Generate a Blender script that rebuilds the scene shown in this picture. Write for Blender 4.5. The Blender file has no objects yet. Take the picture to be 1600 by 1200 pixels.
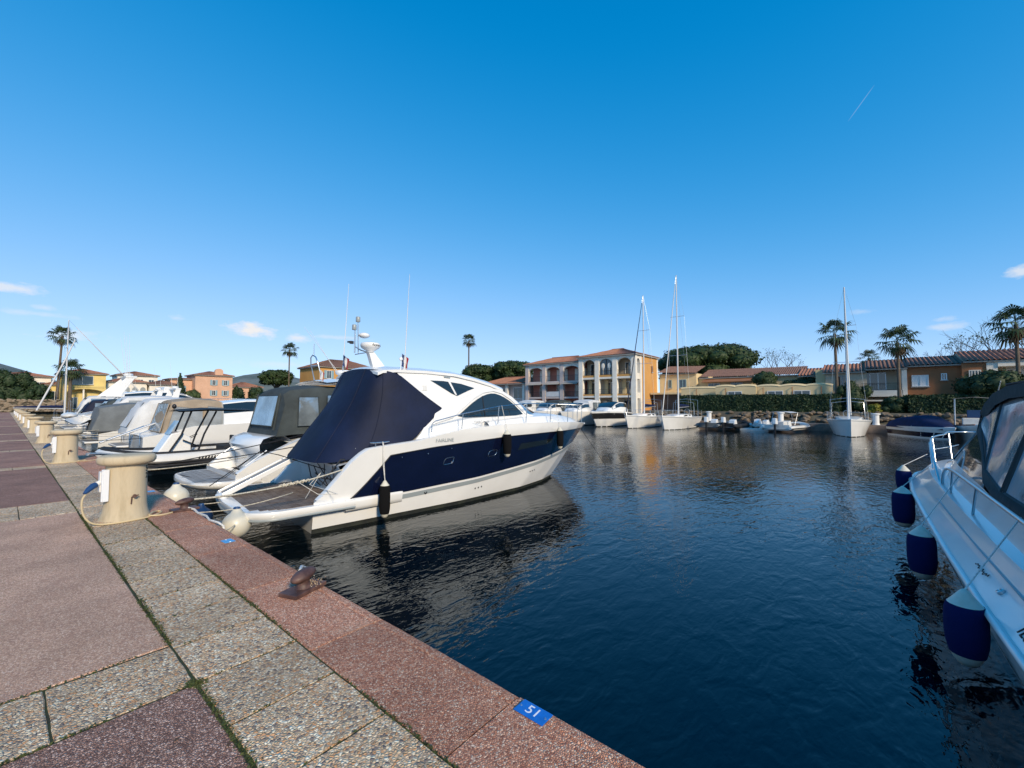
import bpy, bmesh, math, random
import numpy as np
from mathutils import Vector, Matrix
random.seed(7); RNG = np.random.default_rng(7)
R = math.radians
scene = bpy.context.scene
col = scene.collection

# ------------------------------------------------------------------ camera, world, sun, exposure
# world axes: +Y runs along the quay edge, +X points out over the basin, quay surface z = 0, water z = WZ
WZ = -1.1
cam_d = bpy.data.cameras.new('camera'); cam = bpy.data.objects.new('camera', cam_d); col.objects.link(cam)
cam_d.sensor_width = 36.0; cam_d.lens = 36.0 * 661.0 / 1600.0; cam_d.clip_end = 6000; cam_d.clip_start = 0.05
HEAD = R(50.25); PITCH = math.atan(30 / 661.0)
cam.location = (-1.95, 0, 1.65)
cam.rotation_euler = (R(90) + PITCH, 0, -HEAD)
scene.camera = cam

SUN_EL, SUN_HEAD = R(29.0), R(199.0)        # heading measured clockwise from +Y
world = bpy.data.worlds.new('World'); scene.world = world; world.use_nodes = True
wn, wl = world.node_tree.nodes, world.node_tree.links
wn.clear()
def N(nt, t, **kw):
    n = nt.nodes.new(t)
    for k, v in kw.items(): setattr(n, k, v)
    return n
W_ = world.node_tree
out = N(W_, 'ShaderNodeOutputWorld'); bg = N(W_, 'ShaderNodeBackground'); bg.inputs[1].default_value = 0.15
sky = N(W_, 'ShaderNodeTexSky', sky_type='NISHITA', sun_disc=False, sun_elevation=SUN_EL, sun_rotation=SUN_HEAD,
        altitude=0, air_density=0.5, dust_density=0.0, ozone_density=3.0)
# the phone's rendering of the sky is flatter and more saturated than radiance: a tone curve per channel over the whole dome
sepc = N(W_, 'ShaderNodeSeparateColor'); comb = N(W_, 'ShaderNodeCombineColor'); wl.new(sky.outputs[0], sepc.inputs[0])
for i, (ca, co_, cp, ck) in enumerate(((7.2, .05, 1.5, 1.3), (2.85, 0.0, 1.0, .772), (4.9, 0.0, 1.0, .714))):      # x = a (c - o)^p, y = x / (1 + k x)
    m1 = N(W_, 'ShaderNodeMath', operation='MULTIPLY_ADD'); m1.inputs[1].default_value = .15; m1.inputs[2].default_value = -co_; wl.new(sepc.outputs[i], m1.inputs[0])
    m2 = N(W_, 'ShaderNodeMath', operation='MAXIMUM'); m2.inputs[1].default_value = .0005; wl.new(m1.outputs[0], m2.inputs[0])
    mp_ = N(W_, 'ShaderNodeMath', operation='POWER'); mp_.inputs[1].default_value = cp; wl.new(m2.outputs[0], mp_.inputs[0])
    ma = N(W_, 'ShaderNodeMath', operation='MULTIPLY'); ma.inputs[1].default_value = ca; wl.new(mp_.outputs[0], ma.inputs[0])
    m3 = N(W_, 'ShaderNodeMath', operation='MULTIPLY_ADD'); m3.inputs[1].default_value = ck * .15; m3.inputs[2].default_value = .15; wl.new(ma.outputs[0], m3.inputs[0])
    m4 = N(W_, 'ShaderNodeMath', operation='DIVIDE'); wl.new(ma.outputs[0], m4.inputs[0]); wl.new(m3.outputs[0], m4.inputs[1]); wl.new(m4.outputs[0], comb.inputs[i])
tc = N(W_, 'ShaderNodeTexCoord')
def wmath(op, a, b=None, c=None, clamp=False):
    n = N(W_, 'ShaderNodeMath', operation=op, use_clamp=clamp)
    for i, s in enumerate((a, b, c)):
        if s is None: continue
        if isinstance(s, (int, float)): n.inputs[i].default_value = s
        else: wl.new(s, n.inputs[i])
    return n.outputs[0]
def wdot(v):
    n = N(W_, 'ShaderNodeVectorMath', operation='DOT_PRODUCT'); n.inputs[1].default_value = v
    wl.new(tc.outputs['Generated'], n.inputs[0]); return n.outputs['Value']
nz = N(W_, 'ShaderNodeTexNoise'); nz.inputs['Scale'].default_value = 34; nz.inputs['Detail'].default_value = 7; nz.inputs['Roughness'].default_value = 0.62
mpn = N(W_, 'ShaderNodeMapping'); mpn.inputs['Scale'].default_value = (1, 1, 1.9)
wl.new(tc.outputs['Generated'], mpn.inputs[0]); wl.new(mpn.outputs[0], nz.inputs['Vector'])
def sky_dir(head, el):
    return Vector((math.sin(R(head)) * math.cos(R(el)), math.cos(R(head)) * math.cos(R(el)), math.sin(R(el))))
acc = None
# small fair-weather clouds: heading, elevation, half width, half height (degrees), opacity
CLOUDS = [(18.7, 8.5, 2.8, 1.0, 1.2), (23.2, 7.9, 1.7, 0.65, .85), (.1, 10.0, 2.4, 0.55, .8), (2.1, 8.65, .9, .3, .45),
          (11.6, 9.0, .9, .35, .45), (3.8, 6.3, 2.4, .6, .6), (100.9, 11.4, 1.1, .7, .8), (96.3, 7.2, 1.5, .4, .5), (95.9, 8.0, 1.0, .35, .4),
          (1.5, 8.0, 3.0, .3, .35), (27.0, 8.2, 5.0, .3, .4), (16.5, 8.2, 1.0, .3, .3), (22, 4.6, 5, .5, .35), (90, 9.5, 1.2, .3, .25),
          (-35, 14, 4, 1.2, .8), (-70, 9, 5, 1.3, .8), (150, 12, 4, 1.1, .7), (215, 10, 5, 1.4, .8)]
for hd, el, hw, hh, op in CLOUDS:
    d = sky_dir(hd, el); rt = Vector((math.cos(R(hd)), -math.sin(R(hd)), 0)); up = rt.cross(d)
    a = wmath('DIVIDE', wdot(rt), math.sin(R(hw))); b = wmath('SUBTRACT', wdot(up), 0.0); b = wmath('DIVIDE', b, math.sin(R(hh)))
    bb = wmath('MULTIPLY', b, b); aa = wmath('MULTIPLY', a, a)
    r = wmath('SQRT', wmath('ADD', aa, bb))
    front = wmath('GREATER_THAN', wdot(d), 0.5)
    m = wmath('SUBTRACT', 1.0, r)
    m = wmath('ADD', m, wmath('MULTIPLY', wmath('SUBTRACT', nz.outputs['Fac'], 0.5), 2.6))
    m = wmath('MULTIPLY', m, 1.1, clamp=True)
    m = wmath('MULTIPLY', wmath('MULTIPLY', m, front), op * .85)
    acc = m if acc is None else wmath('MAXIMUM', acc, m)
# a short contrail
d = sky_dir(90.65, 29.07); rt = Vector((math.cos(R(90.65)), -math.sin(R(90.65)), 0)); up = rt.cross(d)
al = (rt * .66 + up * .75).normalized(); ac = (rt * .75 - up * .66).normalized()
t1 = wmath('SUBTRACT', 1.0, wmath('DIVIDE', wmath('ABSOLUTE', wdot(ac)), .0009), clamp=True)
t2 = wmath('SUBTRACT', 1.0, wmath('POWER', wmath('DIVIDE', wmath('ABSOLUTE', wdot(al)), .027), 3.0), clamp=True)
ct = wmath('MULTIPLY', wmath('MULTIPLY', t1, t2), wmath('GREATER_THAN', wdot(d), .5)); ct = wmath('MULTIPLY', ct, .2)
acc = wmath('MAXIMUM', acc, ct, clamp=True)
mixw = N(W_, 'ShaderNodeMix', data_type='RGBA'); wl.new(acc, mixw.inputs['Factor'])
wl.new(comb.outputs[0], mixw.inputs['A']); mixw.inputs['B'].default_value = (5.9, 5.85, 5.9, 1)
wl.new(mixw.outputs['Result'], bg.inputs[0]); wl.new(bg.outputs[0], out.inputs[0])

sl = bpy.data.lights.new('sun', 'SUN'); so = bpy.data.objects.new('sun', sl); col.objects.link(so)
sl.energy = 4.1; sl.angle = R(9.0); sl.color = (1.0, .83, .60)
sd = Vector((math.sin(SUN_HEAD) * math.cos(SUN_EL), math.cos(SUN_HEAD) * math.cos(SUN_EL), math.sin(SUN_EL)))
so.rotation_euler = sd.to_track_quat('Z', 'Y').to_euler()
vs = scene.view_settings; vs.view_transform = 'Standard'; vs.look = 'None'; vs.gamma = 1; vs.use_curve_mapping = False
vs.exposure = 0.0
scene.cycles.max_bounces = 6; scene.cycles.transparent_max_bounces = 8; scene.cycles.caustics_reflective = False; scene.cycles.caustics_refractive = False

# ------------------------------------------------------------------ materials
MATS = {}
def S(r, g, b):
    f = lambda c: ((c / 255) / 12.92 if c / 255 <= .04045 else ((c / 255 + .055) / 1.055) ** 2.4)
    return (f(r), f(g), f(b))
def mat(name, c, rough=.6, metal=0.0, var=0.0, vscale=3.0, bump=0.0, bscale=40.0, spec=.5, coat=0.0, alpha=1.0, trans=0.0, c2=None, stretch=(1, 1, 1), ramp=(.35, .65)):
    if name in MATS: return MATS[name]
    m = bpy.data.materials.new(name); m.use_nodes = True; nt = m.node_tree; b = nt.nodes['Principled BSDF']
    b.inputs['Base Color'].default_value = (*c, 1); b.inputs['Roughness'].default_value = rough; b.inputs['Metallic'].default_value = metal
    b.inputs['Specular IOR Level'].default_value = spec; b.inputs['Coat Weight'].default_value = coat; b.inputs['Coat Roughness'].default_value = .05
    b.inputs['Alpha'].default_value = alpha; b.inputs['Transmission Weight'].default_value = trans
    t = N(nt, 'ShaderNodeTexCoord'); mp = N(nt, 'ShaderNodeMapping'); mp.inputs['Scale'].default_value = stretch
    nt.links.new(t.outputs['Object'], mp.inputs[0])
    if var > 0 or c2:
        n = N(nt, 'ShaderNodeTexNoise'); n.inputs['Scale'].default_value = vscale; n.inputs['Detail'].default_value = 5; n.inputs['Roughness'].default_value = .6
        nt.links.new(mp.outputs[0], n.inputs['Vector'])
        r = N(nt, 'ShaderNodeValToRGB'); r.color_ramp.elements[0].position = ramp[0]; r.color_ramp.elements[1].position = ramp[1]
        ca = tuple(x * (1 - var) for x in c) if not c2 else c
        cb = tuple(min(1, x * (1 + var)) for x in c) if not c2 else c2
        r.color_ramp.elements[0].color = (*ca, 1); r.color_ramp.elements[1].color = (*cb, 1)
        nt.links.new(n.outputs['Fac'], r.inputs[0]); nt.links.new(r.outputs[0], b.inputs['Base Color'])
    if bump > 0:
        n2 = N(nt, 'ShaderNodeTexNoise'); n2.inputs['Scale'].default_value = bscale; n2.inputs['Detail'].default_value = 4
        nt.links.new(mp.outputs[0], n2.inputs['Vector'])
        bp = N(nt, 'ShaderNodeBump'); bp.inputs['Strength'].default_value = 1; bp.inputs['Distance'].default_value = bump
        nt.links.new(n2.outputs['Fac'], bp.inputs['Height']); nt.links.new(bp.outputs[0], b.inputs['Normal'])
    MATS[name] = m; return m
def aggregate(name, cols, scale, bump, mortar, dark=.25, stainc=None, stain=.0, mlim=(.02, .10)):
    """exposed-aggregate concrete: voronoi pebbles of several colours in a matrix"""
    m = bpy.data.materials.new(name); m.use_nodes = True; nt = m.node_tree; b = nt.nodes['Principled BSDF']; L = nt.links.new
    g = N(nt, 'ShaderNodeNewGeometry')
    v = N(nt, 'ShaderNodeTexVoronoi', feature='F1'); v.inputs['Scale'].default_value = scale; v.inputs['Randomness'].default_value = 1
    ve = N(nt, 'ShaderNodeTexVoronoi', feature='DISTANCE_TO_EDGE'); ve.inputs['Scale'].default_value = scale
    wv = N(nt, 'ShaderNodeTexNoise'); wv.inputs['Scale'].default_value = scale * .6; L(g.outputs['Position'], wv.inputs['Vector'])
    ad = N(nt, 'ShaderNodeMix', data_type='VECTOR'); ad.inputs['Factor'].default_value = .35 / scale
    L(g.outputs['Position'], ad.inputs['A']); L(wv.outputs['Color'], ad.inputs['B'])
    L(ad.outputs['Result'], v.inputs['Vector']); L(ad.outputs['Result'], ve.inputs['Vector'])
    sp = N(nt, 'ShaderNodeSeparateColor'); L(v.outputs['Color'], sp.inputs[0])
    r = N(nt, 'ShaderNodeValToRGB'); r.color_ramp.interpolation = 'CONSTANT'
    for i, c in enumerate(cols):
        e = r.color_ramp.elements[0] if i == 0 else (r.color_ramp.elements[1] if i == 1 else r.color_ramp.elements.new(i / len(cols)))
        e.position = i / len(cols); e.color = (*c, 1)
    L(sp.outputs[0], r.inputs[0])
    mr = N(nt, 'ShaderNodeMapRange'); mr.inputs[1].default_value = mlim[0]; mr.inputs[2].default_value = mlim[1]; L(ve.outputs['Distance'], mr.inputs[0])
    mx = N(nt, 'ShaderNodeMix', data_type='RGBA'); L(mr.outputs[0], mx.inputs['Factor']); mx.inputs['A'].default_value = (*mortar, 1); L(r.outputs[0], mx.inputs['B'])
    n1 = N(nt, 'ShaderNodeTexNoise'); n1.inputs['Scale'].default_value = 1.1; n1.inputs['Detail'].default_value = 6; n1.inputs['Roughness'].default_value = .65; L(g.outputs['Position'], n1.inputs['Vector'])
    r1 = N(nt, 'ShaderNodeMapRange'); r1.inputs[1].default_value = .3; r1.inputs[2].default_value = .7; r1.inputs[3].default_value = 1 - dark; r1.inputs[4].default_value = 1 + dark * .7; L(n1.outputs['Fac'], r1.inputs[0])
    sc = N(nt, 'ShaderNodeVectorMath', operation='SCALE'); L(mx.outputs['Result'], sc.inputs[0]); L(r1.outputs[0], sc.inputs['Scale'])
    last = sc.outputs[0]
    oi = N(nt, 'ShaderNodeObjectInfo'); ro = N(nt, 'ShaderNodeMapRange'); ro.inputs[3].default_value = .86; ro.inputs[4].default_value = 1.12; L(oi.outputs['Random'], ro.inputs[0])
    s2 = N(nt, 'ShaderNodeVectorMath', operation='SCALE'); L(last, s2.inputs[0]); L(ro.outputs[0], s2.inputs['Scale']); last = s2.outputs[0]
    if stainc:
        n3 = N(nt, 'ShaderNodeTexNoise'); n3.inputs['Scale'].default_value = 2.3; n3.inputs['Detail'].default_value = 8; n3.inputs['Roughness'].default_value = .7; L(g.outputs['Position'], n3.inputs['Vector'])
        r3 = N(nt, 'ShaderNodeMapRange'); r3.inputs[1].default_value = .55; r3.inputs[2].default_value = .75; r3.inputs[4].default_value = stain; L(n3.outputs['Fac'], r3.inputs[0])
        m3 = N(nt, 'ShaderNodeMix', data_type='RGBA'); L(r3.outputs[0], m3.inputs['Factor']); L(last, m3.inputs['A']); m3.inputs['B'].default_value = (*stainc, 1); last = m3.outputs['Result']
    L(last, b.inputs['Base Color']); b.inputs['Roughness'].default_value = .8; b.inputs['Specular IOR Level'].default_value = .3
    bp = N(nt, 'ShaderNodeBump'); bp.inputs['Distance'].default_value = bump; bp.inputs['Strength'].default_value = .9
    mb = N(nt, 'ShaderNodeMapRange'); mb.inputs[2].default_value = .3; L(ve.outputs['Distance'], mb.inputs[0])
    L(mb.outputs[0], bp.inputs['Height']); L(bp.outputs[0], b.inputs['Normal'])
    MATS[name] = m; return m

M = {}
M['coping'] = aggregate('coping', [(.64, .27, .155), (.78, .37, .225), (.88, .50, .33), (.42, .175, .11), (.90, .64, .47), (.64, .30, .19), (.78, .41, .27)], 92, .006, (.34, .14, .09), .24, (.72, .50, .36), .45)
M['pebble'] = aggregate('pebble', [(.80, .57, .36), (.62, .41, .24), (.88, .72, .50), (.46, .34, .24), (.70, .36, .17), (.92, .80, .60), (.64, .50, .36), (.76, .55, .34), (.24, .19, .16), (.70, .47, .28)], 66, .008, (.46, .32, .21), .28, (.40, .28, .18), .45, mlim=(.0, .06))
M['panel_pink'] = aggregate('panel_pink', [(.76, .48, .32), (.60, .36, .24), (.86, .62, .45), (.46, .27, .18), (.70, .44, .29)], 112, .003, (.44, .235, .17), .24, (.33, .185, .14), .5)
M['panel_dark'] = aggregate('panel_dark', [(.38, .21, .155), (.50, .30, .23), (.20, .105, .08), (.66, .44, .35), (.28, .15, .115)], 100, .006, (.15, .08, .06), .4, (.18, .10, .08), .55)
M['panel_red'] = aggregate('panel_red', [(.36, .19, .13), (.44, .235, .17), (.26, .135, .10), (.54, .31, .23)], 90, .003, (.23, .12, .085), .3, (.17, .095, .07), .5)
M['joint'] = mat('joint_soil', (.028, .024, .017), .95, c2=(.03, .05, .015), vscale=9, bump=.01, bscale=60)
M['moss'] = mat('moss', (.03, .055, .012), .95, c2=(.075, .085, .025), vscale=12)
M['quay_wall'] = mat('quay_wall', (.13, .10, .085), .9, var=.4, vscale=2, bump=.01, bscale=20)
M['gel'] = mat('gelcoat_white', (.80, .80, .79), .22, var=.03, vscale=1.2, coat=.4)
M['gel2'] = mat('gelcoat_offwhite', (.70, .69, .66), .28, var=.05, vscale=1.5, coat=.2)
M['gelold'] = mat('gelcoat_aged', (.62, .62, .60), .4, var=.10, vscale=1.8)
M['navy'] = mat('navy_gelcoat', (.004, .007, .028), .12, coat=.6, var=.1, vscale=2)
M['navycanvas'] = mat('navy_canvas', (.0045, .010, .036), .7, var=.3, vscale=.9, bump=.022, bscale=2.2, spec=.3)
M['bluecanvas'] = mat('blue_canvas', (.005, .014, .06), .8, var=.25, vscale=2, bump=.01, bscale=8, spec=.25)
M['greycanvas'] = mat('grey_canvas', (.050, .062, .066), .85, var=.2, vscale=2, bump=.015, bscale=6, spec=.25)
M['midcanvas'] = mat('mid_grey_canvas', (.15, .165, .175), .85, var=.12, vscale=2, bump=.008, bscale=7, spec=.25)
M['beigecanvas'] = mat('beige_canvas', (.34, .275, .205), .85, var=.12, vscale=2, bump=.008, bscale=7, spec=.25)
M['whitecanvas'] = mat('white_canvas', (.60, .61, .62), .8, var=.08, vscale=2, bump=.006, bscale=8)
M['stripe'] = mat('grey_stripe', (.30, .34, .36), .35)
M['antifoul'] = mat('antifouling', (.012, .014, .014), .7, c2=(.03, .035, .025), vscale=4)
M['black'] = mat('black_plastic', (.012, .012, .014), .45)
M['rubber'] = mat('black_rubber', (.015, .015, .017), .75, var=.3, vscale=6)
M['blackcloth'] = mat('fender_sock_black', (.008, .008, .009), .95, bump=.003, bscale=120, spec=.1)
M['blueclothf'] = mat('fender_sock_blue', (.006, .012, .075), .9, bump=.003, bscale=120, spec=.15)
M['buoy'] = mat('buoy_vinyl', (.66, .63, .53), .35, var=.10, vscale=5, c2=(.55, .50, .38), ramp=(.55, .8))
M['buoyblue'] = mat('buoy_blue', (.012, .035, .10), .35)
M['glass'] = mat('dark_glass', (.012, .017, .02), .04, spec=.8, coat=.5)
M['glassblue'] = mat('tinted_glass', (.03, .05, .065), .05, spec=.8, coat=.4)
M['clear'] = mat('clear_vinyl', (.30, .36, .40), .07, metal=.55, var=.3, vscale=1.6, bump=.012, bscale=2.4, spec=.9)
M['clearpale'] = mat('pale_vinyl', (.27, .29, .30), .15, var=.22, vscale=1.5, bump=.03, bscale=2.5, spec=.7)
M['hoodvinyl'] = mat('hood_vinyl', (.36, .46, .53), .12, c2=(.14, .20, .25), vscale=2.4, bump=.008, bscale=3, spec=.8, coat=.5, ramp=(.5, .72))
M['steel'] = mat('stainless_steel', (.60, .62, .64), .28, metal=1)
M['alu'] = mat('anodised_aluminium', (.55, .56, .58), .38, metal=.7)
M['mastwhite'] = mat('mast_paint', (.62, .62, .62), .35)
M['teak'] = mat('teak_weathered', (.12, .082, .06), .75, c2=(.21, .165, .135), vscale=5, stretch=(1, 1, 1), bump=.002, bscale=60)
M['teakgrey'] = mat('teak_grey', (.22, .21, .20), .8, c2=(.34, .33, .32), vscale=5, bump=.002, bscale=60)
M['rope'] = mat('rope_cream', (.55, .50, .40), .9, var=.35, vscale=40, bump=.004, bscale=90)
M['ropeblack'] = mat('rope_black', (.018, .018, .022), .9)
M['ropewhite'] = mat('rope_white', (.62, .61, .58), .9, var=.3, vscale=60, bump=.003, bscale=90)
M['cable'] = mat('cable_cream', (.58, .46, .27), .55)
M['pedestal'] = mat('pedestal_stucco', (.36, .29, .185), .85, c2=(.54, .45, .31), vscale=5, bump=.005, bscale=60, ramp=(.25, .5), stretch=(1, 1, .22))
M['iron'] = mat('rusty_iron', (.055, .026, .022), .55, c2=(.14, .075, .06), vscale=9, bump=.004, bscale=30)
M['white'] = mat('white_paint', (.78, .78, .77), .5)
M['lamp_white'] = mat('lamp_cover', (.75, .78, .82), .25)
M['plugblue'] = mat('plug_blue', (.012, .055, .17), .4)
M['plateblue'] = mat('plate_blue', (.01, .15, .55), .35, var=.12, vscale=20)
M['platepale'] = mat('plate_faded', (.10, .36, .68), .5)
M['textwhite'] = mat('lettering_white', (.8, .82, .85), .5)
M['textblack'] = mat('lettering_black', (.015, .015, .015), .6)
M['textgrey'] = mat('lettering_grey', (.24, .25, .27), .4)
M['red'] = mat('red_cloth', (.30, .02, .03), .8)
M['bluecloth'] = mat('blue_cloth', (.02, .045, .16), .8)
M['whitecloth'] = mat('white_cloth', (.65, .65, .65), .8)

# water
wm = bpy.data.materials.new('harbour_water'); wm.use_nodes = True; nt = wm.node_tree; b = nt.nodes['Principled BSDF']; L = nt.links.new
b.inputs['Base Color'].default_value = (.0004, .0028, .004, 1); b.inputs['Roughness'].default_value = .025; b.inputs['IOR'].default_value = 1.43; b.inputs['Specular Tint'].default_value = (.56, .86, 1, 1)
g = N(nt, 'ShaderNodeNewGeometry'); mp = N(nt, 'ShaderNodeMapping'); mp.inputs['Rotation'].default_value = (0, 0, R(38)); mp.inputs['Scale'].default_value = (1.0, 1.9, 1)
L(g.outputs['Position'], mp.inputs[0])
def wnoise(sc, det, dist=0.0, src=None):
    n = N(nt, 'ShaderNodeTexNoise'); n.inputs['Scale'].default_value = sc; n.inputs['Detail'].default_value = det; n.inputs['Roughness'].default_value = .5; n.inputs['Distortion'].default_value = dist
    L(src or mp.outputs[0], n.inputs['Vector']); return n.outputs['Fac']
n1 = wnoise(1.9, 2, .8); n2 = wnoise(6.5, 2, .4); n3 = wnoise(.16, 2, 0, g.outputs['Position'])
pr = N(nt, 'ShaderNodeMapRange'); pr.inputs[1].default_value = .38; pr.inputs[2].default_value = .62; pr.inputs[3].default_value = .45; pr.inputs[4].default_value = 1.15; L(n3, pr.inputs[0])
def nmath(op, a, b_):
    n = N(nt, 'ShaderNodeMath', operation=op)
    for i, s in enumerate((a, b_)):
        if isinstance(s, (int, float)): n.inputs[i].default_value = s
        else: L(s, n.inputs[i])
    return n.outputs[0]
hgt = nmath('ADD', nmath('MULTIPLY', n1, .62), nmath('MULTIPLY', n2, .20))
hgt = nmath('MULTIPLY', hgt, pr.outputs[0])
bp = N(nt, 'ShaderNodeBump'); bp.inputs['Distance'].default_value = .032; bp.inputs['Strength'].default_value = 1.0
L(hgt, bp.inputs['Height']); L(bp.outputs[0], b.inputs['Normal'])
M['water'] = wm

# ------------------------------------------------------------------ mesh helpers
class MB:
    def __init__(s): s.v = []; s.f = []; s.m = []
    def add(s, vs, fs, mi=0):
        o = len(s.v); s.v += [tuple(p) for p in vs]; s.f += [tuple(i + o for i in f) for f in fs]; s.m += [mi] * len(fs); return s
    def box(s, x0, x1, y0, y1, z0, z1, mi=0):
        v = [(x, y, z) for z in (z0, z1) for y in (y0, y1) for x in (x0, x1)]
        return s.add(v, [(0, 2, 3, 1), (4, 5, 7, 6), (0, 1, 5, 4), (2, 6, 7, 3), (0, 4, 6, 2), (1, 3, 7, 5)], mi)
    def bar(s, a, b, w, h, up=(0, 0, 1), mi=0):
        a, b = Vector(a), Vector(b); d = (b - a).normalized(); u = Vector(up); r = d.cross(u)
        if r.length < 1e-4: r = d.cross(Vector((1, 0, 0)))
        r.normalize(); u = r.cross(d)
        v = [p + r * (w / 2) * i + u * (h / 2) * j for p in (a, b) for i, j in ((-1, -1), (1, -1), (1, 1), (-1, 1))]
        return s.add(v, [(3, 2, 1, 0), (4, 5, 6, 7), (0, 1, 5, 4), (1, 2, 6, 5), (2, 3, 7, 6), (3, 0, 4, 7)], mi)
    def tube(s, path, r, n=6, mi=0, closed=False):
        P = [Vector(p) for p in path]; rs = r if isinstance(r, (list, tuple)) else [r] * len(P)
        vs = []; fs = []; prev = None
        for i, p in enumerate(P):
            a = P[i - 1] if i else (P[-1] if closed else P[0]); c = P[i + 1] if i < len(P) - 1 else (P[0] if closed else P[-1])
            t = (c - a).normalized()
            if prev is None:
                u = t.cross(Vector((0, 0, 1)))
                if u.length < 1e-3: u = t.cross(Vector((1, 0, 0)))
            else: u = prev - t * prev.dot(t)
            if u.length < 1e-6: u = t.orthogonal()
            u.normalize(); w = t.cross(u); prev = u
            vs += [p + (u * math.cos(2 * math.pi * k / n) + w * math.sin(2 * math.pi * k / n)) * rs[i] for k in range(n)]
        m = len(P)
        for i in range(m if closed else m - 1):
            j = (i + 1) % m
            fs += [(i * n + k, i * n + (k + 1) % n, j * n + (k + 1) % n, j * n + k) for k in range(n)]
        if not closed: fs += [tuple(range(n))[::-1], tuple((m - 1) * n + k for k in range(n))]
        return s.add(vs, fs, mi)
    def lathe(s, prof, n=24, c=(0, 0, 0), sx=1, sy=1, mi=0, rot=None):
        vs = []; fs = []
        for r, z in prof:
            vs += [Vector((r * sx * math.cos(2 * math.pi * k / n), r * sy * math.sin(2 * math.pi * k / n), z)) for k in range(n)]
        if rot is not None: vs = [rot @ v for v in vs]
        vs = [v + Vector(c) for v in vs]
        for i in range(len(prof) - 1):
            fs += [(i * n + k, i * n + (k + 1) % n, (i + 1) * n + (k + 1) % n, (i + 1) * n + k) for k in range(n)]
        fs += [tuple(range(n))[::-1], tuple((len(prof) - 1) * n + k for k in range(n))]
        return s.add(vs, fs, mi)
    def ell(s, c, r, nu=14, nv=8, mi=0, rot=None):
        prof = [(max(1e-4, math.sin(math.pi * i / nv)), -math.cos(math.pi * i / nv)) for i in range(nv + 1)]
        vs = []; fs = []
        for q, z in prof: vs += [Vector((q * r[0] * math.cos(2 * math.pi * k / nu), q * r[1] * math.sin(2 * math.pi * k / nu), z * r[2])) for k in range(nu)]
        if rot is not None: vs = [rot @ v for v in vs]
        vs = [v + Vector(c) for v in vs]
        for i in range(nv): fs += [(i * nu + k, i * nu + (k + 1) % nu, (i + 1) * nu + (k + 1) % nu, (i + 1) * nu + k) for k in range(nu)]
        return s.add(vs, fs, mi)
    def loft(s, rows, mi=0, flip=False, closed=False):
        n = len(rows[0]); vs = [p for r in rows for p in r]; fs = []
        for i in range(len(rows) - 1):
            for k in range(n if closed else n - 1):
                q = (i * n + k, i * n + (k + 1) % n, (i + 1) * n + (k + 1) % n, (i + 1) * n + k); fs.append(q[::-1] if flip else q)
        return s.add(vs, fs, mi)
    def prism(s, pts, off, mi=0):
        n = len(pts); off = Vector(off); a = [Vector(p) for p in pts]; b = [p + off for p in a]
        return s.add(a + b, [tuple(range(n))[::-1], tuple(range(n, 2 * n))] + [(i, (i + 1) % n, n + (i + 1) % n, n + i) for i in range(n)], mi)
    def quad(s, *p, mi=0): return s.add(p, [tuple(range(len(p)))], mi)
    def build(s, name, mats, parent=None, smooth=None, bevel=0, recalc=True):
        me = bpy.data.meshes.new(name); me.from_pydata([tuple(v) for v in s.v], [], s.f)
        for m in (mats if isinstance(mats, (list, tuple)) else [mats]): me.materials.append(M[m] if isinstance(m, str) else m)
        if any(s.m): me.polygons.foreach_set('material_index', s.m)
        if recalc:
            bm = bmesh.new(); bm.from_mesh(me); bmesh.ops.remove_doubles(bm, verts=bm.verts, dist=1e-5); bmesh.ops.recalc_face_normals(bm, faces=bm.faces); bm.to_mesh(me); bm.free()
        if smooth is not None:
            me.shade_smooth(); me.set_sharp_from_angle(angle=R(smooth))
        o = bpy.data.objects.new(name, me); col.objects.link(o)
        if parent: o.parent = parent
        if bevel:
            md = o.modifiers.new('bevel', 'BEVEL'); md.width = bevel; md.segments = 2; md.limit_method = 'ANGLE'; md.angle_limit = R(40)
        return o
def tag(o, label=None, cat=None, group=None, kind=None):
    if label: o['label'] = label
    if cat: o['category'] = cat
    if group: o['group'] = group
    if kind: o['kind'] = kind
    return o
def thing(name, label, cat, loc=(0, 0, 0), rotz=0, group=None, kind=None):
    o = bpy.data.objects.new(name, None); col.objects.link(o); o.location = loc; o.rotation_euler = (0, 0, rotz); o.empty_display_size = .3
    return tag(o, label, cat, group, kind)
def copy_tree(o, parent=None):
    c = o.copy(); col.objects.link(c); c.parent = parent
    for ch in list(o.children): copy_tree(ch, c)
    return c
def shift(o, loc):
    """place a one-mesh thing's origin at loc, its mesh unchanged in the world"""
    o.data.transform(Matrix.Translation(-Vector(loc))); o.location = loc; return o
def text(name, body, size, m, parent, loc, rot, ext=.002, align='CENTER', sx=1.0):
    c = bpy.data.curves.new(name, 'FONT'); c.body = body; c.size = size; c.extrude = ext; c.align_x = align; c.align_y = 'CENTER'; c.resolution_u = 3
    tmp = bpy.data.objects.new('tmp', c); col.objects.link(tmp); me = bpy.data.meshes.new_from_object(tmp.evaluated_get(bpy.context.evaluated_depsgraph_get()))
    bpy.data.objects.remove(tmp); bpy.data.curves.remove(c); me.materials.clear(); me.materials.append(M[m])
    o = bpy.data.objects.new(name, me); col.objects.link(o); o.parent = parent; o.location = loc
    o.rotation_euler = rot if not isinstance(rot, Matrix) else rot.to_euler(); o.scale = (sx, 1, 1); return o
def interp(x, xs, ys): return float(np.interp(x, xs, ys))
def sag(a, b, drop, n=14):
    a, b = Vector(a), Vector(b); return [a.lerp(b, i / n) - Vector((0, 0, drop * 4 * (i / n) * (1 - i / n))) for i in range(n + 1)]
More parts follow.
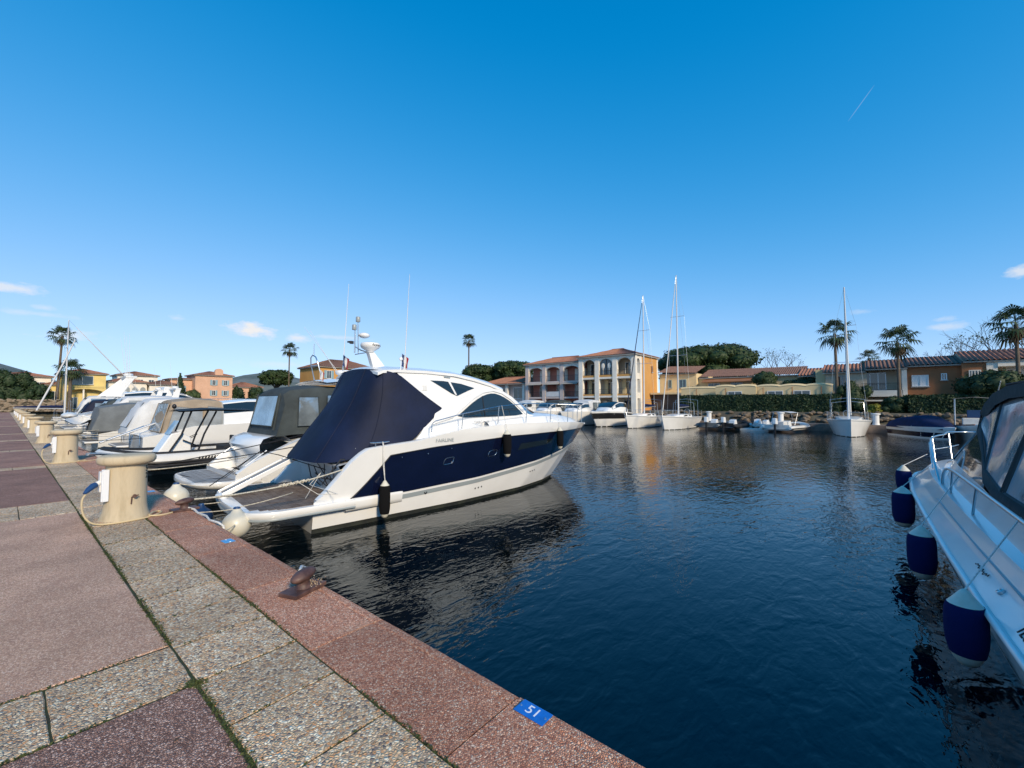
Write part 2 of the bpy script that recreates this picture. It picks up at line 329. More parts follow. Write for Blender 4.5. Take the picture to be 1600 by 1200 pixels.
def rope(label, path, r, m, name='mooring_rope', cat='rope', group=None):
    o = MB().tube(path, r, 6).build(name, m, smooth=60); shift(o, path[0]); return tag(o, label, cat, group)
def leaf_mesh(name, P, Nn, size, m, parent=None, aspect=.6, kind=None, rng=RNG, bend=True):
    """many small leaf quads at P with rough normals Nn"""
    n = len(P); P = np.asarray(P, float); Nn = np.asarray(Nn, float); Nn = Nn / (np.linalg.norm(Nn, axis=1, keepdims=True) + 1e-9)
    a = rng.normal(size=(n, 3)); u = np.cross(Nn, a); u /= (np.linalg.norm(u, axis=1, keepdims=True) + 1e-9); w = np.cross(Nn, u)
    sz = (size * rng.uniform(.6, 1.35, n))[:, None]
    V = np.stack([P - u * sz, P - w * sz * aspect + Nn * sz * .15, P + u * sz, P + w * sz * aspect + Nn * sz * .15], 1).reshape(-1, 3)
    me = bpy.data.meshes.new(name); me.vertices.add(4 * n); me.vertices.foreach_set('co', V.ravel()); me.loops.add(4 * n)
    me.loops.foreach_set('vertex_index', np.arange(4 * n, dtype=np.int32)); me.polygons.add(n); me.polygons.foreach_set('loop_start', np.arange(0, 4 * n, 4, dtype=np.int32))
    me.update(calc_edges=True); me.validate()
    me.materials.append(M[m] if isinstance(m, str) else m)
    o = bpy.data.objects.new(name, me); col.objects.link(o)
    if parent: o.parent = parent
    if kind: o['kind'] = kind
    return o
# ------------------------------------------------------------------ water, ground, quay
def sheet(name, x0, x1, y0, y1, z, m, label=None):
    o = MB().quad((x0, y0, z), (x1, y0, z), (x1, y1, z), (x0, y1, z)).build(name, m, recalc=False); return tag(o, label, kind='structure')
sheet('water', -2, 400, -400, 400, WZ, 'water', 'dark rippled harbour water between the quays')
M['earth'] = mat('earth', (.10, .085, .06), .95, c2=(.07, .08, .04), vscale=.5, bump=.03, bscale=3)
M['gravelpath'] = mat('far_quay_concrete', (.22, .17, .14), .9, var=.25, vscale=1.5)
sheet('ground', -2500, 2500, -2500, 2500, -2.2, 'earth', 'earth under the harbour and town')

quay = thing('quay', 'reddish exposed aggregate quay with pale pebble slab bands', None, (0, 0, 0), kind='structure')
QY0, QY1 = -14.0, 122.0
q = MB(); q.box(-40, -.578, QY0 - 20, QY1, -2.0, -.0075); q.box(-.577, -.02, QY0 - 20, QY1, -2.0, -.03)
q.build('quay_core', 'joint', quay)
MB().box(-.6, -.012, QY0 - 20, QY1, -2.1, -.13).build('quay_face', 'quay_wall', quay)
def slab_mesh(lx, ly, h, bev, mname, seed):
    rr = random.Random(seed); b_ = MB(); n = 5
    # slightly uneven rectangle with chamfered top edge
    ring = []
    for i in range(4):
        cs = [(0, 0), (lx, 0), (lx, ly), (0, ly)]; a, c = cs[i], cs[(i + 1) % 4]
        for k in range(n): t = k / n; ring.append((a[0] + (c[0] - a[0]) * t + rr.uniform(-.003, .003), a[1] + (c[1] - a[1]) * t + rr.uniform(-.003, .003)))
    cx, cy = lx / 2, ly / 2; m = len(ring)
    def inset(p, d): return (p[0] + (d if p[0] < cx - .4 * lx else -d if p[0] > cx + .4 * lx else 0), p[1] + (d if p[1] < cy - .4 * ly else -d if p[1] > cy + .4 * ly else 0))
    v = [(p[0], p[1], -h) for p in ring] + [(p[0], p[1], -bev) for p in ring] + [(*inset(p, bev), 0) for p in ring]
    f = []
    for r in range(2): f += [(r * m + k, r * m + (k + 1) % m, (r + 1) * m + (k + 1) % m, (r + 1) * m + k) for k in range(m)]
    f.append(tuple(2 * m + k for k in range(m)))
    b_.add(v, f); me = bpy.data.meshes.new('slab'); me.from_pydata(b_.v, [], b_.f); me.materials.append(M[mname]); return me
def place(name, me, x, y, z, parent=quay):
    o = bpy.data.objects.new(name, me); col.objects.link(o); o.location = (x, y, z); o.parent = parent; return o
rr = random.Random(3)
# coping slabs along the edge: rounded nose towards the water
def coping_mesh(ly, seed):
    prof = [(-.575, -.14), (-.575, -.006), (-.569, 0), (-.42, .001), (-.115, .0), (-.10, -.009), (-.085, -.001), (-.05, -.004), (-.02, -.012), (-.004, -.03), (0, -.055), (0, -.16)]
    b_ = MB(); n = 7; rows = []
    r2 = random.Random(seed)
    for k in range(n):
        y = ly * k / (n - 1); e = 0
        d = -.004 if k in (0, n - 1) else 0
        rows.append([(p[0] + r2.uniform(-.0015, .0015), y, p[1] + d) for p in prof])
    b_.loft(rows); m = len(prof)
    b_.f += [tuple(range(m)), tuple((n - 1) * m + k for k in range(m))[::-1]]; b_.m += [0, 0]
    me = bpy.data.meshes.new('coping'); me.from_pydata(b_.v, [], b_.f); me.materials.append(M['coping'])
    bm = bmesh.new(); bm.from_mesh(me); bmesh.ops.recalc_face_normals(bm, faces=bm.faces); bm.to_mesh(me); bm.free(); return me
cm = [coping_mesh(1.338, i) for i in range(3)]
y = 1.556 - 1.35 * 5
while y < 118:
    place('coping_slab', cm[rr.randrange(3)], 0, y, rr.uniform(-.003, .003)); y += 1.35
# pebble slabs
pm = [slab_mesh(.562, .523, .06, .003, 'pebble', i) for i in range(4)]
y = 3.098 - .538 * 12; k = 0
while y < 45 and k < 200:
    place('pebble_slab', pm[rr.randrange(4)], -1.152, y, rr.uniform(-.004, .003)); y += .538; k += 1
place('pebble_slab', slab_mesh(.562, 73, .06, .006, 'pebble', 9), -1.152, y, 0)
# cross bands of the same slabs, and the big panels between them
bands = [(-3.3, .60), (3.085, .60), (9.25, 1.19), (16.2, .6), (22.4, .6), (28.6, .6), (34.8, .6), (47, .6), (59, .6), (71, .6), (90, .6)]
bm1 = [slab_mesh(.572, .588, .06, .006, 'pebble', 20 + i) for i in range(3)]; bm2 = [slab_mesh(1.172, .588, .06, .006, 'pebble', 30 + i) for i in range(2)]
for yb, wd in bands:
    for rrow in range(round(wd / .595)):
        x = -1.164 - .572; i = 0
        place('pebble_slab', bm1[rr.randrange(3)], x, yb + .004 + rrow * .598, rr.uniform(-.004, .003))
        while x > -12 and yb < 30:
            x -= 1.182; place('pebble_slab', bm2[rr.randrange(2)], x, yb + .004 + rrow * .598, rr.uniform(-.004, .003)); i += 1
        if yb >= 30: place('pebble_slab', slab_mesh(26, .588, .06, .006, 'pebble', 44), x - 26.01, yb + .004, 0)
ends = [-14.0] + [e for yb, wd in bands for e in (yb, yb + wd)] + [120.0]
for i in range(0, len(ends), 2):
    y0, y1 = ends[i] + .013, ends[i + 1] - .013
    mm = 'panel_dark' if i <= 2 else 'panel_pink' if i == 4 else 'panel_red'
    for xa, xb in ((-6.4, -1.168), (-11.66, -6.42), (-36, -11.68)):
        place('paving_panel', slab_mesh(xb - xa, y1 - y0, .06, .008, mm, 60 + i), xa, y0, rr.uniform(-.003, .001))
# moss and grit in the joints
P = []; Nn = []
def mossline(x0, y0, x1, y1, n, wd, lim=.35):
    t = RNG.uniform(0, 1, n); ph = RNG.uniform(0, 9)
    d = np.sin(t * 17 + ph) + np.sin(t * 41 + 2 * ph) * .6 + RNG.normal(0, .7, n); t = t[d > -lim]
    m_ = len(t); w = RNG.normal(0, wd, m_); L_ = math.hypot(x1 - x0, y1 - y0); nx, ny = -(y1 - y0) / L_, (x1 - x0) / L_
    for a, c in zip(t, w): P.append((x0 + (x1 - x0) * a + nx * c, y0 + (y1 - y0) * a + ny * c, RNG.uniform(-.008, .006)))
mossline(-1.161, -.5, -1.161, 3.08, 2600, .013); mossline(-1.161, 3.69, -1.161, 9.2, 3600, .013); mossline(-.583, .5, -.583, 9.5, 4600, .009)
mossline(-4, 3.077, -1.17, 3.077, 1700, .009); mossline(-4, 3.69, -1.17, 3.69, 1100, .006, 0); mossline(-1.2, 3.05, -1.13, 3.10, 500, .03); mossline(-1.161, 9.2, -1.161, 24, 2500, .01)
for yy in np.arange(3.098 - .538 * 4, 9, .538): mossline(-1.15, yy - .005, -.59, yy - .005, 110, .003, -.2)
Nn = RNG.normal(0, .55, (len(P), 3)) + np.array([0, 0, .8])
mo = leaf_mesh('moss', P, Nn, .0085, 'moss', None, .5); tag(mo, 'green moss and dark grit growing in the paving joints', 'moss', kind='stuff')

# mooring pedestals
def cap_prof(): return [(.21, .765), (.26, .77), (.30, .785), (.318, .815), (.32, .855), (.308, .885), (.285, .90), (.14, .905), (.01, .905)]
def pedestal_proto(number):
    t = thing('mooring_pedestal', '', 'pedestal')
    MB().lathe([(.285, 0), (.275, .03), (.25, .10), (.238, .2), (.232, .5), (.23, .65), (.228, .78)], 32).build('column', 'pedestal', t, smooth=40)
    MB().lathe(cap_prof(), 36, sx=1.03, sy=.98).build('cap', 'pedestal', t, smooth=40)
    MB().box(-.262, -.20, -.15, -.055, .28, .72).box(-.275, -.26, -.135, -.112, .28, .72).box(-.275, -.26, -.093, -.07, .28, .72).build('lamp_housing', 'lamp_white', t, bevel=.006)
    MB().box(-.285, -.20, -.02, .12, .40, .68).build('socket_box', 'white', t, bevel=.01)
    v = MB(); v.tube([(.06, -.20, .33), (.06, -.28, .33)], .022, 10); v.tube([(.03, -.27, .332), (.1, -.27, .34)], .009, 6); v.tube([(.03, -.245, .32), (.025, -.245, .22)], .008, 6); v.build('tap', 'iron', t, smooth=40)
    return t
PED_Y = [8.29 + 9.05 * i for i in range(9)]
ords = ['', 'next after the one numbered 52', 'third along the quay from the 52 one', 'fourth along the quay from the 52 one', 'fifth along the quay from the 52 one', 'sixth along the quay from the 52 one', 'seventh along the quay from the 52 one', 'eighth along the quay from the 52 one', 'last before the stone wall']
ped = pedestal_proto('52'); MESH_PED = ped
for i, yy in enumerate(PED_Y):
    o = ped if i == 0 else copy_tree(ped)
    o.location = (-.76, yy, 0); o['group'] = 'mooring pedestals along the quay'; o.rotation_euler[2] = 0 if i < 2 else rr.uniform(-.15, .15)
    o['label'] = 'round cream service pedestal marked 52 with blue plug and cable' if i == 0 else 'round cream service pedestal, ' + ords[i]
# stacked numerals on the first pedestal
for i, ch in enumerate('52'):
    an = R(-28); text('numeral', ch, .115, 'textblack', ped, (.231 * math.cos(an), .231 * math.sin(an), .69 - .10 * i), (R(90), 0, R(90) + an), .004)
# shore power cables
def cable(lbl, oy, m, plug):
    t = thing('power_cable', lbl, 'cable', (-.76, oy, 0))
    p = [(-.27, .0, .50), (-.36, -.06, .46), (-.43, -.10, .41), (-.47, -.14, .33), (-.46, -.22, .16), (-.38, -.32, .03), (-.22, -.38, .014), (0, -.385, .013), (.2, -.33, .013), (.34, -.2, .013), (.41, -.08, .014), (.38, -.0, .015), (.31, -.08, .03), (.26, -.2, .04), (.2, -.32, .03), (.36, -.34, .013), (.52, -.24, .013), (.66, -.15, .03), (.80, .1, -.05)]
    # smooth the path
    for _ in range(2):
        q2 = [p[0]]
        for a, c in zip(p, p[1:]): q2 += [tuple(.75 * u + .25 * v for u, v in zip(a, c)), tuple(.25 * u + .75 * v for u, v in zip(a, c))]
        p = q2 + [p[-1]]
    MB().tube(p[9:], .0125, 6).build('cable', m, t, smooth=60)
    pl = MB(); pl.tube([(-.27, .02, .53), (-.32, -.01, .51)], .038, 12, 1); pl.tube([(-.32, -.01, .51), (-.35, -.03, .50), (-.40, -.07, .46), (-.44, -.11, .42)], [.04, .04, .033, .018], 12)
    pl.build('plug', ['plugblue', 'white'], t, smooth=40)
cable('cream cable with blue plug looped round pedestal marked 52', 8.29, 'cable', 1)
cable('yellowish cable with blue plug at second pedestal', 8.29 + 9.05, 'cable', 1)

# iron mooring bitts on plates
def bitt(lbl, x, y, rz):
    t = thing('mooring_bitt', lbl, 'bitt', (x, y, 0), rz, 'iron mooring bitts')
    MB().box(-.17, .17, -.10, .10, 0, .035).build('base_plate', 'iron', t, bevel=.006)
    s = MB(); s.lathe([(.075, .03), (.058, .05), (.05, .085), (.06, .11)], 14); s.build('post', 'iron', t, smooth=40)
    h = MB(); h.ell((.0, .0, .135), (.125, .072, .048), 18, 10, rot=Matrix.Rotation(R(-9), 3, 'Y')); h.build('head', 'iron', t, smooth=60)
    return t
bitt('rusty mushroom bitt on bare coping, pebbly grit at its foot', -.20, 3.85, R(20))
bitt('rusty bitt with cream lines tied to it beside pedestal 52', -.10, 8.12, R(5))
bitt('rusty bitt past the pedestal marked 52', -.12, 12.9, R(3))
g_ = [( -.20 + RNG.normal(.06, .05), 3.85 + RNG.normal(.02, .06), .04 + RNG.uniform(0, .012)) for i in range(160)]
lm = leaf_mesh('grit', g_, RNG.normal(0, 1, (160, 3)), .008, 'pebble'); tag(lm, 'small pale pebbles lying on the iron bitt plate', 'pebbles', kind='stuff')
rope('short white rope end over the edge behind the bare bitt', [(-.19, 3.94, .15), (-.13, 4.05, .14), (-.05, 4.15, .08), (.0, 4.22, .012), (.03, 4.26, -.06), (.03, 4.28, -.35)], .014, 'ropewhite')

# berth number plates
def plate(lbl, x, y, body, m, sx=.10, sy=.155, rz=0, tilt=0):
    t = thing('berth_plate', lbl, 'number plate', (x, y, .002), rz); t.rotation_euler[0] = tilt
    MB().box(-sx / 2, sx / 2, -sy / 2, sy / 2, 0, .005).build('plate', m, t, bevel=.002)
    for s_ in (-1, 1): MB().lathe([(.006, .005), (.005, .008), (.001, .009)], 8, (0, s_ * sy * .42, 0)).build('screw', 'steel', t)
    if body: text('numerals', body, .085, 'textwhite', t, (0, 0, .0055), (0, 0, R(-90)), .0006, sx=1.05)
plate('blue enamel plate with white number 51 screwed to coping', -.085, 1.405, '51', 'plateblue', .10, .19)
plate('small faded blue plate on coping between bitts', -.17, 5.90, '', 'platepale', .11, .15, R(4))
plate('pale blue plate on coping past pedestal 52', -.12, 10.3, '', 'platepale', .10, .15)

# twigs and dry leaves blown onto the paving
M['dryleaf'] = mat('dry_leaf', (.11, .055, .025), .9, var=.4, vscale=30)
rl = random.Random(12)
tw = thing('twig', 'thin dry twig lying on the pink paving panel', 'twig', (-2.25, 6.2, .004), .4); MB().tube([(-.09, 0, .006), (0, .012, .005), (.1, -.004, .006)], [.002, .004, .002], 5).build('stick', 'dryleaf', tw); MB().tube([(.0, .012, .006), (.03, .05, .006)], .002, 4).build('side_shoot', 'dryleaf', tw)
lp = [(rl.uniform(-3.4, -.1), rl.uniform(.8, 12), .008) for _ in range(34)]
ll = leaf_mesh('leaf_litter', lp, RNG.normal(0, .18, (34, 3)) + np.array([0, 0, 1.]), .016, 'dryleaf', None, .45); tag(ll, 'small dry brown leaves scattered over the quay', 'leaves', kind='stuff')
# ------------------------------------------------------------------ boat building blocks (local axes: x forward, y port, z up from the waterline)
class Hull:
    """hull side surface y = hb(x, z) between waterline and sheer, with a raked stem"""
    def __init__(s, L, B, zs, stem0, wl_b=.82, flare=1.0, xs_sheer=None, shape=None, shape_wl=None):
        s.L, s.B, s.zs, s.stem0, s.wlb, s.fl = L, B, zs, stem0, wl_b, flare
        s.sh = shape or [(0, .90), (.16, .95), (.32, .99), (.47, 1), (.62, .955), (.70, .875), (.78, .74), (.86, .535), (.94, .26), (1, 0)]
        s.shw = shape_wl or [(0, .97), (.12, 1), (.48, .97), (.72, .81), (.86, .56), (.95, .28), (1, 0)]
    def stem(s, z): t = max(-.4, min(1, z / s.zs)); return s.stem0 + (s.L - s.stem0) * (t if t < 0 else t ** .92)
    def hb(s, x, z):
        t = max(0, min(1, z / s.zs)); u = max(0, min(1, x / s.stem(z)))
        a = interp(u, *zip(*s.shw)) * s.wlb; b = interp(u, *zip(*s.sh)); k = t ** s.fl
        return s.B / 2 * (a * (1 - k) + b * k)
    def us(s, n): return [1 - (1 - i / n) ** 1.5 for i in range(n + 1)]
    def patch(s, mb, side, x0f, zb, zt, nu=36, nv=4, off=0.0, mi=0, x1=None):
        """surface patch between heights zb(x)..zt(x), starting at x0f(v)"""
        rows = []
        for j in range(nv + 1):
            v = j / nv; row = []
            for u in s.us(nu):
                x0 = x0f(v); x = x0 + u * ((x1 or s.L) - x0)
                for _ in range(6):
                    z = zb(x) + (zt(x) - zb(x)) * v; xe = s.stem(z) if x1 is None else x1; x = x0 + u * (xe - x0)
                z = zb(x) + (zt(x) - zb(x)) * v
                row.append((x + off * .5 * (u > .999), side * (s.hb(x, z) + off), z))
            rows.append(row)
        return mb.loft(rows, mi, flip=(side > 0))
def hull_shell(h, parent, sheer, x0=lambda v: 0.0, m='gel', zb=-.35, deck=True, bevel=0, name='hull', deckm=None, camber=.05, x0s=0.0):
    b = MB()
    for sd_ in (-1, 1): h.patch(b, sd_, x0, lambda x: zb, sheer, 36, 10)
    b.build(name, m, parent, smooth=50)
    # transom
    z1 = sheer(x0(1)); t = MB(); n = 6
    t.loft([[(x0(j / n), s_ * h.hb(x0(j / n), zb + (z1 - zb) * j / n), zb + (z1 - zb) * j / n) for s_ in (-1, 1)] for j in range(n + 1)]); t.build('transom', m, parent)
    if deck:
        d = MB(); rows = []
        for u in h.us(28):
            x = x0s + u * (h.L - x0s); z = sheer(x); w = h.hb(min(x, h.stem(z)), z) - .004
            rows.append([(x, w * k, z - .012 + camber * (1 - k * k)) for k in (-1, -.6, -.2, .2, .6, 1)])
        d.loft(rows).build('deck', deckm or m, parent, smooth=40)
def railing(h, parent, pts, posts, r=.013, m='steel', inset=.08, both=True, zd=None, closebow=True):
    """pts: (x, z) along the rail; posts: (x, zbase)"""
    for sd_ in ((-1, 1) if both else (-1,)):
        path = [(x, sd_ * max(.03, h.hb(min(x, h.L), h.zs) - inset), z) for x, z in pts]
        if closebow: path.append((pts[-1][0] + .12, 0, pts[-1][1]))
        MB().tube(path, r, 6).build('rail', m, parent, smooth=60)
        for x, z in posts:
            zt_ = interp(x, [p[0] for p in pts], [p[1] for p in pts])
            y_ = sd_ * max(.03, h.hb(min(x, h.L), h.zs) - inset); MB().tube([(x - .03, y_ * .99, z), (x, y_, zt_)], r * .85, 6).build('rail_post', m, parent, smooth=60)
def side_poly(parent, name, pts, yf, m, thick=.02, off=0.0, sides=(-1, 1), bevel=0):
    """flat-ish panel outlined in (x, z), laid on y = yf(x, z)"""
    for sd_ in sides:
        MB().prism([(x, sd_ * (yf(x, z) + off), z) for x, z in pts], (0, -sd_ * thick, 0)).build(name, m, parent, bevel=bevel)
def smooth_pts(p, it=2, closed=True):
    for _ in range(it):
        q = []
        for i in range(len(p) if closed else len(p) - 1):
            a, c = p[i], p[(i + 1) % len(p)]; q += [tuple(.75 * u + .25 * v for u, v in zip(a, c)), tuple(.25 * u + .75 * v for u, v in zip(a, c))]
        p = q if closed else [p[0]] + q + [p[-1]]
    return p
def fender(label, p, length, r, m, rope_to=None, tilt=0, group=None, capm='buoy', ropem='ropewhite'):
    """cylindrical fender, p = top eye in the world"""
    t = thing('fender', label, 'fender', p, 0, group)
    prof_top = [(.012, 0), (.035, -.02), (r * .5, -.065), (r * .82, -.12)]
    prof_b = [(r * .85, -.12), (r * .96, -.17), (r, -.25), (r, -length * .5), (r, -length + .26), (r * .95, -length + .18), (r * .82, -length + .10)]
    prof_e = [(r * .78, -length + .10), (r * .62, -length + .05), (r * .4, -length + .012), (.01, -length)]
    if m == 'sock': pass
    MB().lathe(prof_top[::-1], 18).build('top_cap', capm, t, smooth=50); MB().lathe(prof_b[::-1], 18).build('sock', m, t, smooth=50); MB().lathe(prof_e[::-1], 18).build('bottom_cap', capm, t, smooth=50)
    if rope_to is not None:
        q = Vector(rope_to) - Vector(p); MB().tube([(0, 0, -.01), tuple(q * .5 + Vector((0, 0, -.005))), tuple(q)], .007, 5).build('lanyard', ropem, t, smooth=60)
    return t
def ball(label, c, r, m, group='round fenders at the yacht stern', rope_to=None):
    t = thing('ball_fender', label, 'fender', c, 0, group)
    prof = [(.01, -r * 1.0)] + [(r * math.sin(a), -r * math.cos(a)) for a in [math.pi * k / 14 for k in range(1, 12)]] + [(r * .42, r * .93), (r * .30, r * 1.12), (r * .22, r * 1.28), (.02, r * 1.3)]
    MB().lathe(prof, 26).build('float', m, t, smooth=60)
    MB().lathe([(r * .24, r * 1.1), (r * .25, r * 1.26), (r * .2, r * 1.34), (.01, r * 1.35)], 16).build('neck', 'plugblue', t, smooth=50)
    if rope_to is not None: MB().tube(sag((0, 0, r * 1.3), Vector(rope_to) - Vector(c), .02, 6), .009, 5).build('lanyard', 'rope', t, smooth=60)
    return t
def radar(parent, c, d=.5, body='Raymarine', rz=0):
    p = bpy.data.objects.new('radar', None)
    o = MB().lathe([(.02, -.02), (d * .16, -.02), (d * .2, .02), (d * .44, .10), (d * .5, .15), (d * .5, .20), (d * .47, .235), (d * .3, .26), (.01, .27)], 28, c).build('radar_dome', 'gel', parent, smooth=40)
    for i, ch in enumerate(body):
        pass
    # lettering wrapped round the dome
    n = len(body); 
    for i, ch in enumerate(body):
        an = rz + (i - (n - 1) / 2) * .155
        text('lettering', ch, d * .17, 'textblack', o, (c[0] + d * .503 * math.cos(an), c[1] + d * .503 * math.sin(an), c[2] + .172), (R(90), 0, an + R(90)), .002)
    return o
def flag(parent, p, h, m=('bluecloth', 'whitecloth', 'red'), pole=.5, rz=0.0, lean=(0, 0)):
    """limp tricolour on a staff"""
    p = Vector(p); top = p + Vector((lean[0], lean[1], pole))
    s_ = MB().tube([p, top], .008, 6).build('flag_staff', 'steel', parent)
    for k in range(3):
        b = MB(); rows = []
        for j in range(5):
            z = -j / 4 * h; row = []
            for i in range(4):
                q = (k + i / 3) / 3 * h * .55
                row.append(top + Vector((math.cos(rz) * q * (1 - .3 * j / 4) + .02 * math.sin(3 * q / h * 5 + j), math.sin(rz) * q + .025 * math.sin(q / h * 14 + j * .8), z - q * .75)))
            rows.append(row)
        b.loft(rows).build('flag_stripe', m[k], s_, recalc=False)
def whip(parent, p, top, r=.011):
    p, top = Vector(p), Vector(top)
    MB().tube([p, p.lerp(top, .06), p.lerp(top, .07), p.lerp(top, .5), top], [r * 1.8, r * 1.8, r, r * .7, r * .35], 5).build('whip_aerial', 'gel2', parent)

# ------------------------------------------------------------------ the navy and white motor yacht
yo = thing('motor_yacht', 'navy and white motor yacht with dark blue cockpit cover beside the pedestal', 'yacht', (1.25, 10.75, WZ), R(-7))
YH = Hull(12.82, 3.94, 1.95, 10.5, wl_b=.81, flare=.9)
SX = [0, 1.3, 1.45, 2.0, 2.3, 2.75, 3.4, 3.8, 4.24, 5.0, 6.3, 7.5, 8.8, 10.1, 11.2, 12.1, 12.9]; SZ = [.62, .66, .80, 1.45, 1.70, 1.76, 1.80, 1.86, 1.95, 2.06, 2.14, 2.15, 2.12, 2.08, 2.02, 1.95, 1.88]
sheer = lambda x: interp(x, SX, SZ)
NT = lambda x: interp(x, [1.9, 2.9, 4.05, 5.26, 6.7, 8.6, 11.2, 12.9], [.64, 1.53, 1.64, 1.71, 1.78, 1.80, 1.78, 1.74])   # navy top
NB = lambda x: interp(x, [1.3, 3.4, 5.7, 8.2, 9.8, 12], [.57, .60, .70, .90, 1.06, 1.3])      # navy bottom
b = MB()
for sd_ in (-1, 1): YH.patch(b, sd_, lambda v: 1.25, lambda x: -.4, sheer, 90, 30)
b.build('hull', 'gel', yo, smooth=50)
MB().loft([[(1.25, s_ * YH.hb(1.25, z), z) for s_ in (-1, 1)] for z in (-.4, 0, .3, .62)]).build('transom', 'gel', yo)
for sd_ in (-1, 1):
    NTs = lambda x: min(NT(x), sheer(x) - .03)
    b = MB(); rows = []
    nv, nu = 22, 90
    for j in range(nv + 1):
        v = j / nv; row = []; x0 = 1.95 + v ** .85 * .95
        for u in YH.us(nu):
            x = x0 + u * (YH.L - x0)
            for _ in range(8):
                z = NB(x) + (NT(max(x, 2.9)) - NB(x)) * v; x = x0 + u * (YH.stem(z) + .003 - x0)
            row.append((x, sd_ * (YH.hb(x, z) + .009), z))
        rows.append(row)
    b.loft(rows, 0, flip=(sd_ > 0)).build('navy_band', 'navy', yo, smooth=50)
    edge = [(p[0], p[1] + sd_ * .002, p[2]) for p in [r_[0] for r_ in rows]] + [(p[0], p[1] + sd_ * .004, p[2]) for p in rows[-1]]
    MB().tube(edge, .013, 6).build('rubbing_strip', 'black', yo, smooth=60)
    b = MB(); YH.patch(b, sd_, lambda v: 2.9, lambda x: NB(x) - .165, lambda x: NB(x) - .055, 60, 3, .012); b.build('grey_stripe', 'stripe', yo, smooth=50)
    b = MB(); YH.patch(b, sd_, lambda v: 1.24, lambda x: -.4, lambda x: .10, 60, 5, .012); b.build('antifouling', 'antifoul', yo, smooth=50)
    for x, w in ((4.55, .30), (6.05, .32)):
        z = NT(x) - .42; fr = [(x + w / 2 * math.cos(t), z + .095 * math.sin(t)) for t in [2 * math.pi * k / 20 for k in range(20)]]
        sq = lambda c_, p_: math.copysign(abs(c_) ** p_, c_)
        fr = [(x + w / 2 * sq(math.cos(t), .45) + .025 * sq(math.sin(t), .6), z + .085 * sq(math.sin(t), .6) + .02 * math.cos(t)) for t in [2 * math.pi * k / 24 for k in range(24)]]
        pth = [(a, sd_ * (YH.hb(a, c) + .008), c) for a, c in fr]
        pw = MB().add(pth, [tuple(range(24))]).build('porthole', 'glass', yo, recalc=False); MB().tube(pth, .012, 6, closed=True).build('porthole_frame', 'steel', pw, smooth=60)
    # long dark hull window near the bow
    fr = smooth_pts([(7.1, 1.33), (7.2, 1.52), (9.0, 1.58), (9.05, 1.50), (8.9, 1.40)], 2)
    b = MB(); YH.patch(b, sd_, lambda v: 7.1 + .1 * v, lambda x: 1.33 + .05 * (x - 7.1), lambda x: 1.52 + .03 * (x - 7.1), 30, 6, .014, x1=8.9); b.build('hull_window', 'glass', yo, smooth=50)
    for x in (5.6, 5.72, 5.84, 8.0, 8.12, 8.24):
        MB().ell((x, sd_ * (YH.hb(x, NB(x) - .33) + .002), NB(x) - .33), (.022, .008, .028), 8, 6).build('vent', 'black', yo)
    MB().lathe([(.03, -.01), (.045, 0), (.045, .01), (.02, .012), (.01, .0)], 14, (3.95, sd_ * (YH.hb(3.95, .50) + .004), .50), rot=Matrix.Rotation(R(90 * -sd_), 3, 'X') if False else Matrix.Rotation(R(90), 3, 'X')).build('exhaust', 'black', yo)
    for x in (3.2, 3.9, 4.6):
        MB().ell((x, sd_ * (YH.hb(x, NT(x) - .1) + .006), NT(x) - .1 - .04 * (x == 3.9)), (.014, .006, .014), 8, 6).build('fastener', 'steel', yo)
# bathing platform with a thick rounded rim
def plat_pts(inset=0.0, z=.62, x1=2.1):
    hw = 1.80 - inset; r = .62
    arc = [(r - (r - inset * 0) * math.cos(t) + inset, hw - r + r * math.sin(t)) for t in [R(90) * k / 8 for k in range(9)]]
    half = [(x1, hw)] + [(x, y_) for x, y_ in arc[::-1]] + [(.02 - .0 + inset - .06, hw - r - .4), (inset - .09, 0)]
    return [(x, y_, z) for x, y_ in half] + [(x, -y_, z) for x, y_ in half[-2::-1]]
o_ = plat_pts(0, .60); n = len(o_)
b = MB(); prof = [(.0, .62), (-.02, .575), (-.005, .50), (.05, .44), (.12, .42)]
b.loft([[(x + d * (1 if i not in (0, n - 1) else 0), y_ * (1 - d * .5), z) for i, (x, y_, _) in enumerate(o_)] for d, z in prof]); b.add([(x, y_, .62) for x, y_, _ in o_], [tuple(range(n))]); b.add([(x + .12, y_ * .94, .42) for x, y_, _ in o_], [tuple(range(n))])
b.build('bathing_platform', 'gel', yo, smooth=45)
b = MB(); b.tube([(x - .008, y_ * 1.004, .47) for x, y_, _ in o_], .022, 6); b.build('platform_fender_strip', 'stripe', yo, smooth=60)
# platform side wing running forward into the hull
for sd_ in (-1, 1):
    b = MB(); rows = []
    for x, t in ((1.9, .10), (2.4, .085), (2.9, .06), (3.3, .015)):
        rows.append([(x, sd_ * (YH.hb(x, z) + d * t), z) for z, d in ((.36, .1), (.38, .9), (.46, 1), (.56, 1), (.62, .7), (.635, .1))])
    b.loft(rows).build('platform_wing', 'gel', yo, smooth=60)
for k in range(13):     # teak planks laid athwartships
    x = .16 + k * .142; hw_ = interp(x, [0, .1, .3, .62, 2], [1.1, 1.28, 1.5, 1.66, 1.68])
    MB().box(x, x + .132, -hw_, hw_, .621, .629).build('teak_plank', 'teak', yo)
MB().box(.62, 1.25, -.95, -.45, .629, .634).build('platform_hatch', 'teak', yo)
